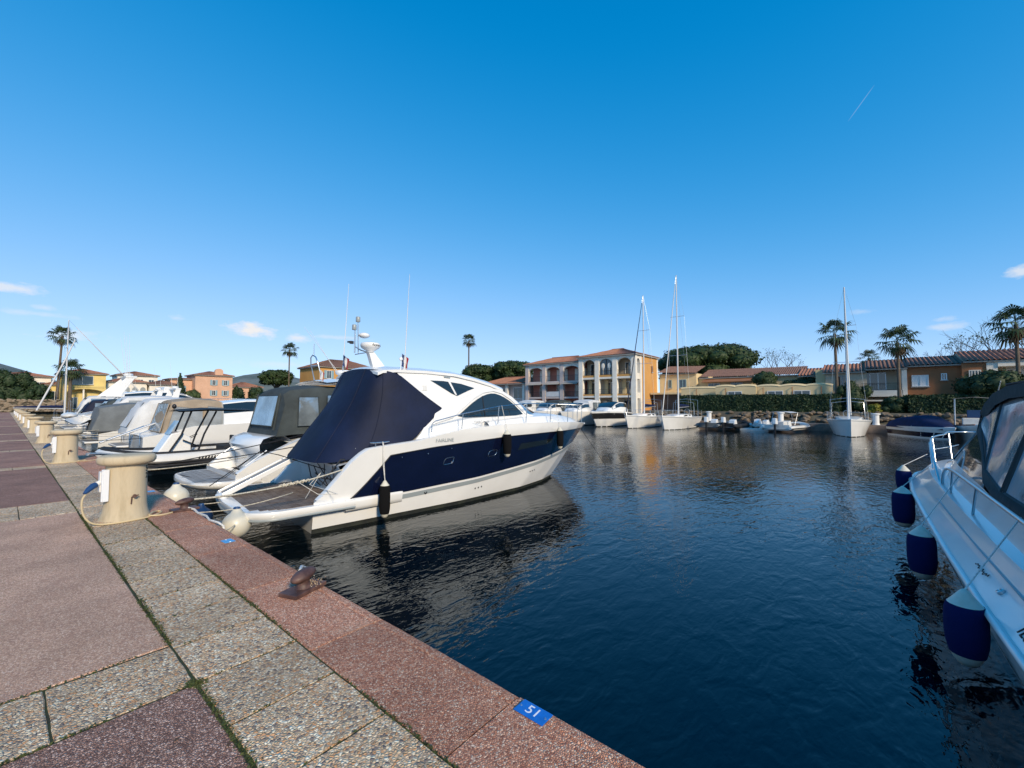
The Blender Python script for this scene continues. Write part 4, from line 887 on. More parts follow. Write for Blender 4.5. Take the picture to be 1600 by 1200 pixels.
se = MB().box(3.6, 4.2, -.5, .5, .44, .95).build('helm_seat', 'rubber', ro, bevel=.05)
MB().box(4.1, 4.22, -.5, .5, .95, 1.35).build('seat_back', 'rubber', ro, bevel=.04)
MB().tube([(2.62 + .17 * math.cos(t), -.0 + .17 * math.sin(t), 1.38 + .1 * math.cos(t)) for t in [2 * math.pi * k / 14 for k in range(14)]], .014, 5, closed=True).build('steering_wheel', 'black', ro, smooth=60)
for y_ in (-.35, .35): 
    MB().prism([(7.9, y_ - .18, .7), (8.5, y_ - .18, .75), (8.45, y_ - .18, 1.35), (8.0, y_ - .18, 1.30)], (0, .36, 0)).build('outboard', 'black', ro, bevel=.06)
MB().ell((-.02, 0, .86), (.22, .30, .20), 14, 8).build('bow_nose', 'gel', ro, smooth=60)
for k in range(7): MB().bar((2.5 + .1 * k, -1.555, .60), (2.54 + .1 * k, -1.556, .70), .05, .006, (0, 1, 0)).build('tube_marking', 'textblack', ro)
rope('black bow line of the rigid inflatable', sag((.55, 21.3, -.2), (-.3, 20.9, .1), .02), .012, 'ropeblack')
rope('white bundled bow line beside the rigid inflatable', [(.9, 20.4, -.2), (.5, 19.7, -.1), (.1, 18.9, .03), (-.25, 18.2, .10)], .05, 'ropewhite')

def cruiser(label, x, y, rz, L, B, fb, canopy_m, parts, name='motor_cruiser', hullm='gel', window='glass', plat=True, cab=(.45, .8, 1.05), canz=2.9, canx=(.10, .42), group=None, pane='clearpale', aft_open=False, rails=True, band=None, cabw=.8, tent=True):
    """express cruiser, stern at local x = 0"""
    t = thing(name, label, 'boat', (x, y, WZ), rz, group); h = Hull(L, B, fb, L * .86); sh = lambda q: interp(q, [0, L * .1, L * .2, L * .5, L * .8, L], [fb * .62, fb * .74, fb * .93, fb, fb * 1.04, fb])
    hull_shell(h, t, sh, lambda v: .6 if plat else 0.0, hullm, deckm='gel', x0s=.6 if plat else 0)
    for sd_ in (-1, 1):
        b = MB(); h.patch(b, sd_, lambda v: .6 if plat else 0., lambda q: -.3, lambda q: .09, 24, 2, .004); b.build('antifouling', 'antifoul', t, smooth=50)
        if band: b = MB(); h.patch(b, sd_, lambda v: L * .12, lambda q: sh(q) * .52, lambda q: sh(q) * .9, 30, 4, .004); b.build('hull_band', band, t, smooth=50)
    if plat:
        b = MB().box(0, 1.1, -B * .42, B * .42, .34, .46).build('bathing_platform', 'gel', t, bevel=.05); MB().box(.06, .6, -B * .39, B * .39, .461, .467).build('platform_teak', 'teakgrey', b)
    # cabin
    x0, x1 = L * cab[0], L * cab[1]; ch = cab[2]; b = MB(); rows = []; w = B / 2 * cabw
    for q, k, kw in ((0, .92, 1), (.18, 1, 1), (.42, .98, .97), (.62, .78, .92), (.82, .38, .8), (1, .05, .55)):
        X_ = x0 + (x1 - x0) * q; z0 = sh(X_) - .02; z1 = z0 + ch * k; ww = min(w * kw, h.hb(X_, fb) - .12); rows.append([(X_, -ww, z0), (X_, -ww * .96, z0 + (z1 - z0) * .45), (X_, -ww * .82, z1 - .04), (X_, -ww * .4, z1 + .03), (X_, ww * .4, z1 + .03), (X_, ww * .82, z1 - .04), (X_, ww * .96, z0 + (z1 - z0) * .45), (X_, ww, z0)])
    b.loft(rows); b.add(rows[0], [tuple(range(8))]); b.build('cabin', 'gel', t, smooth=45)
    for sd_ in (0, 1):
        i0, i1 = (1, 2) if sd_ == 0 else (6, 5); g_ = MB(); rw = []
        for r_ in rows[:-1]:
            a, c_ = Vector(r_[i0]), Vector(r_[i1]); o_ = Vector((0, -.012 if sd_ == 0 else .012, .01)); rw.append([a.lerp(c_, .08) + o_, a.lerp(c_, .88) + o_])
        g_.loft(rw).build('side_window', window, t, smooth=50)
    fw = MB(); ra, rb_ = rows[2], rows[4]; fw.loft([[Vector(ra[k]) + Vector((.25, 0, .035)) for k in (2, 3, 4, 5)], [Vector(rows[3][k]) + Vector((.12, 0, .03)) for k in (2, 3, 4, 5)], [Vector(rb_[k]) + Vector((0, 0, .025)) for k in (2, 3, 4, 5)]]).build('windscreen', window, t, smooth=50)
    if tent and canopy_m:
        xa, xb = L * canx[0], L * canx[1]; zt_ = canz
        secs = tent_secs([xa, xa + .5, xa + 1.0, (xa + xb) / 2 + .5, xb, xb + .8], [B * .40, B * .42, B * .43, B * .43, B * .42, B * .40], [sh(xa)] * 6, [sh(xa) + .25, sh(xa) + (zt_ - sh(xa)) * .72, zt_ - .08, zt_, zt_ - .02, zt_ - .15])
        canopy(t, 'canopy', secs, canopy_m)
        a, c_ = secs[0], secs[2]
        quad_pane(t, 'canopy_window', [(xa + .12, -B * .30, sh(xa) + .42), (xa + .12, B * .30, sh(xa) + .42), (xa + .85, B * .27, zt_ - .22), (xa + .85, -B * .27, zt_ - .22)], pane, (-.10, 0, .02))
        for sd_ in (-1, 1):
            for q0, q1 in ((xa + 1.05, (xa + xb) / 2 + .3), ((xa + xb) / 2 + .5, xb)):
                yb, yt = B * .425, B * .39
                quad_pane(t, 'canopy_window', [(q0, sd_ * yb, sh(q0) + .3), (q1, sd_ * yb, sh(q0) + .3), (q1, sd_ * yt, zt_ - .35), (q0, sd_ * yt, zt_ - .35)], pane, (0, sd_ * .03, 0))
    if rails: railing(h, t, [(L * .45, fb + .35), (L * .55, fb + .55), (L * .8, fb + .62), (L * .975, fb + .6)], [(L * .55, fb), (L * .7, fb), (L * .85, fb)], .014)
    if parts: parts(t, h, sh, rows)
    return t
def p_beige(t, h, sh, rows):
    b = MB(); zt_ = 2.95
    secs = tent_secs([1.3, 1.45, 1.75, 2.6, 3.6, 4.6], [1.45, 1.46, 1.48, 1.5, 1.5, 1.45], [1.0] * 6, [1.25, 2.1, 2.86, 3.0, 2.92, 2.55]); canopy(t, 'canopy', secs, 'beigecanvas')
    quad_pane(t, 'canopy_window', [(1.33, -1.25, 1.35), (1.33, 1.25, 1.35), (1.68, 1.1, 2.72), (1.68, -1.1, 2.72)], 'clearpale', (-.07, 0, .02), frame='beigecanvas')
    for q0, q1 in ((1.75, 2.9), (3.1, 4.3)):
        for sd_ in (-1, 1): quad_pane(t, 'canopy_window', [(q0 - .3, sd_ * 1.49, 1.35), (q1, sd_ * 1.49, 1.35), (q1, sd_ * 1.38, 2.45), (q0, sd_ * 1.40, 2.6)], 'clearpale', (0, sd_ * .03, 0), frame='beigecanvas')
cruiser('sleek white cruiser with beige cockpit tent behind the inflatable', 1.6, 27.0, 0, 12.5, 3.7, 1.75, None, p_beige, cab=(.30, .78, 1.25), tent=False, cabw=.92)
cruiser('white sport boat with pale grey sloping cockpit tent', 2.0, 32.2, 0, 10.0, 3.3, 1.5, 'whitecanvas', None, canz=3.05, canx=(.04, .36), pane='whitecanvas', name='motor_cruiser')
def p_fly(t, h, sh, rows):
    b = MB().box(2.0, 5.6, -1.35, 1.35, 2.55, 2.68).build('flybridge_deck', 'gel', t, bevel=.05)
    MB().prism([(5.2, -1.2, 2.66), (6.2, -1.2, 2.66), (5.6, -1.2, 3.4), (5.3, -1.2, 3.4)], (0, 2.4, 0)).build('flybridge_screen', 'gel', t, bevel=.05)
    for s_ in (-1, 1):
        MB().prism([(1.8, s_ * 1.25, 2.6), (2.8, s_ * 1.25, 2.6), (3.6, s_ * 1.1, 4.0), (3.1, s_ * 1.1, 4.0)], (0, -.1 * s_, 0)).build('radar_arch_leg', 'gel', t, bevel=.03)
        MB().tube([(2.2, s_ * 1.3, 2.0), (3.0, s_ * 1.3, 2.62)], .03, 6).build('stair_rail', 'steel', t)
    MB().box(3.05, 3.7, -1.15, 1.15, 3.98, 4.12).build('radar_arch', 'gel', t, bevel=.04)
    MB().lathe([(.02, 0), (.28, .03), (.3, .12), (.24, .2), (.01, .22)], 18, (3.35, 0, 4.15)).build('radar_dome', 'gel', t, smooth=40)
    for k, (y_, zz) in enumerate(((-.9, 7.3), (-.35, 7.2), (.0, 7.5), (.6, 7.1))): whip(t, (3.3, y_, 4.1), (3.2 - .1 * k, y_, zz), .016)
cruiser('white flybridge boat with radar arch and four tall whip aerials', 1.5, 55.6, 0, 12.5, 3.9, 1.9, None, p_fly, name='flybridge_boat', cab=(.24, .7, 1.2), tent=False).scale = (1.3, 1.3, 1.3)
def p_cov(t, h, sh, rows):
    secs = tent_secs([.3, .6, 2.0, 5.0, 7.2, 8.6], [1.35, 1.4, 1.45, 1.45, 1.3, .9], [1.0, 1.0, 1.05, 1.15, 1.25, 1.35], [1.3, 2.5, 2.75, 2.65, 2.3, 1.7], wt=.9); canopy(t, 'boat_cover', secs, 'midcanvas')
cruiser('boat under a full mid grey winter cover', 1.2, 36.8, 0, 9.5, 3.2, 1.3, None, p_cov, name='covered_boat', tent=False, rails=False, cab=(.5, .8, .5))
def p_pass(t, h, sh, rows):
    for s_ in (-1, 1): MB().bar((-.9, s_ * .35, 1.35), (1.4, s_ * .35, 2.0), .07, .09).build('davit', 'alu', t)
    MB().ell((-.3, 0, 1.75), (.5, 1.2, .28), 16, 8).build('tender', 'gel2', t, smooth=60)
cruiser('white boat with aluminium davits over its stern', 1.8, 49.0, 0, 10.5, 3.4, 1.7, 'greycanvas', p_pass, canz=3.1, pane='clear')
cruiser('distant white cruiser with wide pale hardtop', 1.8, 43.2, 0, 11.5, 3.6, 1.8, 'whitecanvas', None, canz=3.3, pane='clearpale')
cruiser('distant white cruiser with navy cockpit tent', 2.0, 61.5, 0, 10.0, 3.4, 1.7, 'navycanvas', None, canz=3.1, pane='clear')
cruiser('last white cruiser moored before the stone wall', 2.0, 67.0, 0, 12.0, 3.8, 1.9, 'whitecanvas', None, canz=3.6, pane='clear')
def sailboat(label, x, y, rz, L, B, fb, mast_h, sail=None, mastx=.58, name='sailing_yacht', bimini=True, furl='ropewhite', boomless=False, rake=.0, hm='gel', stripe=None):
    t = thing(name, label, 'sailboat', (x, y, WZ), rz); h = Hull(L, B, fb, L * .93, wl_b=.72, flare=1.1); sh = lambda q: interp(q, [0, L * .5, L], [fb * .92, fb * .93, fb * 1.08])
    hull_shell(h, t, sh, lambda v: .25 * (1 - v), hm)
    for sd_ in (-1, 1):
        b = MB(); h.patch(b, sd_, lambda v: .25, lambda q: -.3, lambda q: .05, 24, 2, .004); b.build('antifouling', 'antifoul', t, smooth=50)
        b = MB(); h.patch(b, sd_, lambda v: .1, lambda q: sh(q) - .14, lambda q: sh(q) - .09, 24, 1, .005); b.build('sheer_stripe', stripe or 'stripe', t, smooth=50)
    b = MB(); rows = []
    for q, w, z in ((.28, .60, .34), (.45, .62, .36), (.62, .5, .28), (.76, .28, .06)):
        X_ = L * q; w = B / 2 * w; z0 = sh(X_) - .02; rows.append([(X_, -w * 1.08, z0), (X_, -w, z0 + z * .8), (X_, -w * .7, z0 + z), (X_, w * .7, z0 + z), (X_, w, z0 + z * .8), (X_, w * 1.08, z0)])
    b.loft(rows); b.add(rows[0], [tuple(range(6))]); b.build('coachroof', 'gel', t, smooth=40)
    for sd_ in (-1, 1):
        for q0, q1 in ((.34, .42), (.46, .56)): MB().prism([(L * q0, sd_ * B / 2 * .638, sh(0) + .12), (L * q1, sd_ * B / 2 * .625, sh(0) + .12), (L * q1, sd_ * B / 2 * .618, sh(0) + .24), (L * q0, sd_ * B / 2 * .63, sh(0) + .24)], (0, sd_ * .012, 0)).build('portlight', 'glass', t)
    mx = L * mastx; zd = sh(mx) + .25; top = Vector((mx - rake, 0, mast_h))
    MB().tube([(mx, 0, zd), (mx - rake * .5, 0, mast_h * .5), top], [.085, .08, .05], 10).build('mast', 'mastwhite', t, smooth=60)
    for f_, w in ((.42, .95), (.70, .75)):
        zz = zd + (mast_h - zd) * f_; sp = MB().tube([(mx - .2, -w, zz + .05), (mx, 0, zz), (mx - .2, w, zz + .05)], .022, 5).build('spreader', 'alu', t)
    wires = [((L - .05, 0, sh(L)), top), ((.1, 0, sh(0)), top)] + [((mx - .2, s_ * (B / 2 * .86), sh(mx)), (mx - .2, s_ * .95, zd + (mast_h - zd) * .42)) for s_ in (-1, 1)] + [((mx - .2, s_ * .95, zd + (mast_h - zd) * .42), (mx - .2, s_ * .75, zd + (mast_h - zd) * .70)) for s_ in (-1, 1)] + [((mx - .2, s_ * .75, zd + (mast_h - zd) * .70), top) for s_ in (-1, 1)]
    for a, c_ in wires: MB().tube([a, c_], .008, 4).build('stay', 'steel', t)
    MB().tube([(L - .12, 0, sh(L) + .35), Vector((L - .12, 0, sh(L) + .35)).lerp(top, .5), Vector((L - .12, 0, sh(L) + .35)).lerp(top, .93)], [.055, .05, .03], 8).build('furled_headsail', furl, t, smooth=60)
    MB().tube([(mx - .1, 0, zd + .75), (mx - L * .40, 0, zd + .85)], .06, 8).build('boom', 'alu', t, smooth=60)
    sc = MB(); sc.tube([(mx - .12, 0, zd + .95), (mx - .5, 0, zd + 1.0), (mx - L * .2, 0, zd + .98), (mx - L * .39, 0, zd + .96)], [.15, .17, .14, .08], 10); sc.build('sail_cover', sail or 'bluecanvas', t, smooth=60)
    for sd_ in (-1, 1):
        pts = [(L * .03, sd_ * h.hb(L * .03, fb) * .96, fb + .62), (L * .4, sd_ * h.hb(L * .4, fb) * .97, fb + .60), (L * .88, sd_ * h.hb(L * .88, fb), fb + .66)]
        MB().tube(pts, .008, 4).build('guard_wire', 'steel', t)
        for q in (.03, .2, .4, .6, .78): MB().tube([(L * q, sd_ * h.hb(L * q, fb) * .97, sh(L * q)), (L * q, sd_ * h.hb(L * q, fb) * .97, fb + .62)], .011, 5).build('stanchion', 'steel', t)
    MB().tube([(L * .88, -h.hb(L * .88, fb), sh(L) - .02), (L * .88, -h.hb(L * .88, fb), fb + .66), (L * .95, -.25, fb + .68), (L + .02, 0, fb + .68), (L * .95, .25, fb + .68), (L * .88, h.hb(L * .88, fb), fb + .66), (L * .88, h.hb(L * .88, fb), sh(L) - .02)], .014, 5).build('pulpit', 'steel', t, smooth=60)
    if bimini:
        MB().tube([(L * .14, -B * .40, sh(0)), (L * .14, -B * .40, fb + 1.75), (L * .14, 0, fb + 1.9), (L * .14, B * .40, fb + 1.75), (L * .14, B * .40, sh(0))], .016, 5).build('bimini_hoop', 'steel', t, smooth=60)
        MB().tube([(L * .26, -B * .38, sh(0) + .2), (L * .26, -B * .36, fb + 1.45), (L * .26, 0, fb + 1.6), (L * .26, B * .36, fb + 1.45), (L * .26, B * .38, sh(0) + .2)], .016, 5).build('sprayhood_hoop', 'steel', t, smooth=60)
    MB().tube([(L * .12 + .02, .32 * math.cos(a), fb + .42 + .32 * math.sin(a)) for a in [2 * math.pi * k / 16 for k in range(16)]], .018, 5, closed=True).build('wheel', 'steel', t, smooth=60)
    return t
sailboat('sailing boat with bare mast moored far along the home quay', 1.8, 73.5, 0, 10, 3.2, 1.2, 12.8, mastx=.10)
o = MB().tube([(-.0, 57, 1.0), (1.6, 57, 5.6), (2.2, 57, 7.6)], [.07, .06, .04], 8).build('leaning_spar', 'mastwhite', smooth=60); shift(o, (0, 57, 1.0)); tag(o, 'long white spar leaning over the distant moored boats', 'spar')
# small tender at the quay edge
to = thing('tender_dinghy', 'small white dinghy hung at the quay beside distant pedestals', 'dinghy', (1.2, 44.5 - 6.5, -.1), R(80))
MB().loft([[(x, w * k, z + .32 * abs(k) ** 1.5) for k in (-1, -.6, -.2, .2, .6, 1)] for x, w, z in ((-1.3, .55, .45), (-.6, .72, .40), (.4, .7, .40), (1.1, .4, .48), (1.45, .05, .62))]).build('hull', 'gel2', to, smooth=60)
MB().tube([(-1.3, -.55, .77), (-.6, -.72, .72), (.4, -.7, .72), (1.1, -.4, .8), (1.45, 0, .94), (1.1, .4, .8), (.4, .7, .72), (-.6, .72, .72), (-1.3, .55, .77)], .04, 6).build('gunwale', 'gel', to, smooth=60)

# radar arches, stern gear and stern lines of the distant boats
def arch_on(t, x, z, w, h_):
    for s_ in (-1, 1): MB().prism([(x - .2, s_ * w, z), (x + .45, s_ * w, z), (x + .75, s_ * w * .85, z + h_), (x + .45, s_ * w * .85, z + h_)], (0, -.08 * s_, 0)).build('arch_leg', 'gel', t, bevel=.02)
    MB().box(x + .42, x + .78, -w * .87, w * .87, z + h_ - .06, z + h_ + .05).build('arch_top', 'gel', t, bevel=.03)
    MB().lathe([(.02, 0), (.22, .03), (.24, .1), (.2, .17), (.01, .19)], 16, (x + .6, 0, z + h_ + .05)).build('radar_dome', 'gel', t, smooth=40)
    whip(t, (x + .6, w * .7, z + h_), (x + .4, w * .7, z + h_ + 2.2), .014); whip(t, (x + .6, -w * .7, z + h_), (x + .5, -w * .7, z + h_ + 1.5), .014)
for o in [o for o in bpy.data.objects if o.name.startswith(('motor_cruiser', 'covered_boat')) and o.parent is None and o.location.x < 5]:
    y_ = o.location.y; short = o['label']
    if y_ > 40: arch_on(o, 4.6, 2.4, 1.3, 1.5)
    for k, s_ in enumerate((-1, 1)):
        rope(('starboard' if s_ < 0 else 'port') + ' stern line of the ' + ' '.join(short.split()[:9]), sag((o.location.x + .9, y_ + s_ * 1.3, .05), (-.15, y_ + s_ * 1.9, .12), .05, 6), .014, 'ropeblack' if (k + int(y_)) % 2 else 'rope', group='stern lines of the quay boats')
    for s_ in (-1, 1): MB().tube([(.55, s_ * 1.25, .5), (.55, s_ * 1.25, 1.35), (1.1, s_ * 1.3, 1.6)], .02, 6).build('stern_rail', 'steel', o, smooth=60)
    if int(y_) % 2: MB().bar((-.6, .5, .9), (1.4, .5, 1.75), .38, .06).build('gangway', 'alu', o, bevel=.01)
# ------------------------------------------------------------------ white boat alongside on the right
ho = thing('sports_cruiser', 'white sports cruiser with grey canvas hood and blue fenders, bow rails forward', 'boat', (1.0, -2.19, WZ), R(.6))
HH = Hull(12.4, 2.92, 1.0, 11.6, wl_b=.76, flare=1.0, shape=[(0, .93), (.16, .98), (.32, 1), (.5, 1), (.66, .985), (.78, .93), (.86, .82), (.92, .62), (.97, .34), (1, 0)])
hsz = lambda x: interp(x, [0, 6, 9, 12.4], [1.04, 1.07, 1.10, 1.15])
hull_shell(HH, ho, hsz, lambda v: 0.0, 'gel', deck=False)
for sd_ in (-1, 1):
    b = MB(); HH.patch(b, sd_, lambda v: 0., lambda x: -.3, lambda x: .62, 30, 4, .004); b.build('navy_topsides', 'navy', ho, smooth=50)
    b = MB(); HH.patch(b, sd_, lambda v: 0., lambda x: .62, lambda x: .66, 30, 1, .006); b.build('boot_stripe', 'gel', ho, smooth=50)
    MB().tube([(x, sd_ * (HH.hb(x, hsz(x)) + .012), hsz(x)) for x in np.linspace(0, 12.2, 40)], .03, 8).build('rubbing_strake', 'gel', ho, smooth=60)
    # sloping deck moulding with a recessed panel
    b = MB(); rows = []
    for u in HH.us(30):
        x = u * 12.3; w = HH.hb(x, hsz(x)); rows.append([(x - k * .35 * u, sd_ * max(0, w - d * (1 if w > .5 else w / .5)), hsz(x) + z) for d, z, k in ((0, .01, 0), (.05, .06, .2), (.13, .135, .5), (.145, .155, .6), (.23, .27, 1), (.25, .31, 1), (.40, .34, 1.5), (.46, .36, 1.7))])
    b.loft(rows, flip=(sd_ > 0)).build('deck_moulding', 'gel', ho, smooth=25)
    pth = []
    for x in (1.6, 2.2, 3.6, 5.2, 6.4): w = HH.hb(x, 1); pth.append((x, sd_ * (w - .165), hsz(x) + .193))
    MB().tube(pth, .009, 5).build('moulding_line', 'stripe', ho, smooth=60)
    MB().lathe([(.012, -.004), (.03, 0), (.03, .02), (.02, .024), (.014, .01)], 12, (2.45, sd_ * (HH.hb(2.45, 1.05) - .11), hsz(2.45) + .118), rot=Matrix.Rotation(R(-40 * sd_), 3, 'X')).build('fuel_cap', 'steel', ho, smooth=40)
    MB().tube([(4.15, sd_ * (HH.hb(4, 1) - .20), 1.245), (4.55, sd_ * (HH.hb(4.5, 1) - .20), 1.245)], .014, 6).build('deck_vent', 'stripe', ho)
b = MB(); rows = []
for u in HH.us(24):
    x = u * 11.9; w = max(0, HH.hb(min(x + .5, 12.3), hsz(x)) - .44); rows.append([(x, w * k, hsz(x) + .35 + .05 * (1 - k * k)) for k in (-1, -.5, 0, .5, 1)])
b.loft(rows).build('deck', 'gel', ho, smooth=40)
sq = []
for i in range(26): t_ = i / 25; x = 2.85 + .42 * t_; dd = .105 + (.012 * math.sin(t_ * 44) + .008 * math.sin(t_ * 17)) * (1 - .5 * t_); sq.append((x, HH.hb(x, hsz(x)) - dd + .006, hsz(x) + dd + .012))
MB().tube(sq, .0035, 4).build('script_badge', 'textblack', ho)
tl = Vector((1.69, HH.hb(1.69, hsz(1.69)) - .075 + .006, hsz(1.69) + .075 + .012)); text('lettering', 'TEO', .125, 'textblack', ho, tl, Matrix.Rotation(R(180), 4, 'Z') @ Matrix.Rotation(R(47), 4, 'X'), .003, 'CENTER')
# cabin sides, windscreen, hood
HX = 1.2
hy = lambda x, z: interp(x, [0, 3, 6.8, 8.3, 9.8], [1.0, 1.0, .98, .90, .6]) - .30 * (z - 1.7)
def hrow(x, z): return (x, hy(x, z), z)
for sd_ in (-1, 1):
    P_ = lambda x, z: (x + HX, sd_ * hy(x + HX, z), z)
    MB().loft([[P_(x, 1.3) for x in (-1.4, 2, 3.2, 4, 5.4, 6.8, 7.6, 8.6)], [P_(x, z) for x, z in ((-1.4, 1.58), (2, 1.60), (3.2, 1.62), (4, 1.67), (5.4, 1.71), (6.8, 1.74), (7.6, 1.58), (8.6, 1.40))]]).build('coaming', 'gel', ho, smooth=50)
    MB().loft([[P_(x, z) for x, z in ((3.9, 1.665), (4.6, 1.69), (5.4, 1.715), (6.1, 1.73), (6.8, 1.745))], [P_(x, z) for x, z in ((3.92, 1.70), (4.6, 2.03), (5.42, 2.30), (6.1, 2.04), (6.82, 1.76))]]).build('side_screen', 'glassblue', ho, smooth=50)
    MB().tube([P_(6.82, 1.76), P_(6.1, 2.05), P_(5.42, 2.31)], .016, 6).build('screen_edge', 'steel', ho, smooth=60)
    hl = [(5.44, 2.32), (4.6, 2.04), (4.0, 1.73), (3.1, 1.62), (1.5, 1.61), (-.2, 1.59)]
    MB().loft([[(x, y_ + sd_ * .012, z) for x, y_, z in [P_(x, z) for x, z in hl]], [(x, y_ + sd_ * .014, z) for x, y_, z in [P_(x, z + .15) for x, z in hl]]]).build('hood_hem', 'greycanvas', ho, smooth=50)
    quad_pane(ho, 'hood_window', [P_(3.05, 1.76), P_(4.05, 1.88), P_(4.55, 2.80), P_(3.0, 2.86)], 'hoodvinyl', (0, sd_ * .014, 0), frame='greycanvas', fr=.02)
    quad_pane(ho, 'hood_window', [P_(4.1, 1.90), P_(5.35, 2.44), P_(5.30, 2.62), P_(4.6, 2.79)], 'hoodvinyl', (0, sd_ * .014, 0), frame='greycanvas', fr=.015)
    quad_pane(ho, 'hood_window', [P_(-.1, 1.74), P_(2.9, 1.76), P_(2.88, 2.85), P_(.2, 2.72)], 'hoodvinyl', (0, sd_ * .014, 0), frame='greycanvas', fr=.02)
ws = lambda k, x0, bow, w, z: (x0 + HX + bow * (1 - k * k), w * k, z)
ks = [-1, -.7, -.35, 0, .35, .7, 1]
MB().loft([[ws(k, 6.82, 1.0, .92, 1.73) for k in ks], [ws(k, 5.44, .75, .80, 2.30) for k in ks]]).build('windscreen', 'glassblue', ho, smooth=60)
for k in (-.5, 0, .5): MB().tube([ws(k, 6.84, 1.0, .93, 1.74), ws(k, 5.46, .75, .81, 2.31)], .018, 6).build('screen_frame', 'steel', ho)
MB().loft([[ws(k, 5.44, .75, .81, 2.30) for k in ks], [ws(k, 5.36, .6, .76, 2.62) for k in ks]]).build('hood_front', 'hoodvinyl', ho, smooth=60)
b = MB(); rows = []
for x, bw, z, w in ((5.40, .6, 2.60, .77), (5.15, .45, 2.74, .76), (4.7, .2, 2.88, .75), (4.0, 0, 2.97, .74), (2.8, 0, 3.0, .74), (1.2, 0, 2.96, .74), (-.3, 0, 2.86, .75), (-1.2, 0, 2.7, .76)):
    rows.append([(x + HX + bw * (1 - k * k), w * k, z + .09 * (1 - k * k)) for k in (-1, -.85, -.5, 0, .5, .85, 1)])
b.loft(rows).build('hood_roof', 'greycanvas', ho, smooth=60)
for sd_ in (-1, 1): MB().loft([[r_[0 if sd_ < 0 else -1] for r_ in rows], [(r_[0][0] + .0, sd_ * (hy(r_[0][0], 2.6) + .015), r_[0][2] - .16) for r_ in rows]]).build('hood_side', 'greycanvas', ho, smooth=60)
for i in (3, 4): MB().tube([(x, y_ * 1.01, z + .012) for x, y_, z in rows[i]], .02, 6).build('hood_hoop', 'black', ho, smooth=60)
MB().tube([(3.6, .25, 3.13), (3.7, .72, 3.08)], .09, 10).build('rolled_flap', 'whitecanvas', ho, smooth=50)
MB().tube([(6.1, .42 + .19 * math.cos(t), 1.80 + .19 * math.sin(t)) for t in [2 * math.pi * k / 16 for k in range(16)]], .016, 5, closed=True).build('steering_wheel', 'steel', ho, smooth=60)
MB().prism([(6.3, -.8, 1.3), (7.8, -.8, 1.3), (7.5, -.8, 1.68), (6.4, -.8, 1.80)], (0, 1.6, 0)).build('dashboard', 'black', ho, bevel=.03)
# deck rails: low side rail forward to a taller pulpit
for sd_ in (-1, 1):
    yy = lambda x: sd_ * (HH.hb(min(x, 12), 1.0) - .30)
    MB().tube(smooth_pts([(.6, yy(.6), 1.32), (.9, yy(.9), 1.62), (1.8, yy(1.8), 1.70), (3.2, yy(3.2), 1.74), (5.0, yy(5), 1.76), (6.4, yy(6.4), 1.76), (7.0, yy(7), 1.62), (7.15, yy(7.1), 1.36)], 2, False), .019, 8).build('side_rail', 'steel', ho, smooth=60)
    for x, dx in ((2.3, .35), (2.36, .12), (4.4, .35), (6.0, .30)): MB().tube([(x + dx, yy(x) * 1.0, 1.32), (x, yy(x), interp(x, [.9, 3.2, 6.4], [1.62, 1.74, 1.76]))], .014, 6).build('rail_post', 'steel', ho, smooth=60)
    MB().tube(smooth_pts([(7.5, yy(7.5), 1.38), (8.2, yy(8.2), 1.70), (9.2, yy(9.2), 1.92), (10.4, yy(10.4), 2.0), (11.4, yy(11.4) * .96, 2.02), (12.0, sd_ * .55, 2.03), (12.45, sd_ * .2, 2.03), (12.5, 0, 2.03)], 2, False), .019, 8).build('pulpit_rail', 'steel', ho, smooth=60)
    MB().tube([(9.3, yy(9.3), 1.66), (10.6, yy(10.6), 1.70), (11.6, yy(11.6), 1.72), (12.2, sd_ * .3, 1.72)], .012, 6).build('pulpit_mid_rail', 'steel', ho, smooth=60)
    for x in (8.3, 9.4, 10.5, 11.5): MB().tube([(x - .25, yy(x) * .99, hsz(x) + .33), (x, yy(x), interp(x, [8.2, 9.2, 10.4, 11.4], [1.70, 1.92, 2.0, 2.02]))], .015, 6).build('rail_post', 'steel', ho, smooth=60)
bpy.context.view_layer.update()
HW = lambda x, y_, z: ho.matrix_world @ Vector((x, y_, z))
for i, (px_, ln, r_, zt, lab) in enumerate(((7.9, .76, .165, 1.2, 'blue fender with white top hung from the pulpit rail'), (4.95, .70, .150, 1.12, 'blue fender with white top hung amidships from the side rail'), (2.25, .62, .135, 1.20, 'large blue fender near the script badge of the white cruiser'), (9.9, .62, .14, 1.38, 'blue fender partly hidden beyond the pulpit fender'))):
    p = HW(px_, HH.hb(px_, 1.0) + r_ * .85 + .02, zt); yr = HH.hb(px_, 1.0) - .30; zr = 1.75 if px_ < 7 else 1.6
    fender(lab, p, ln, r_, 'blueclothf', HW(px_ + .55, yr, zr), capm='buoy', group='blue fenders of the white cruiser')

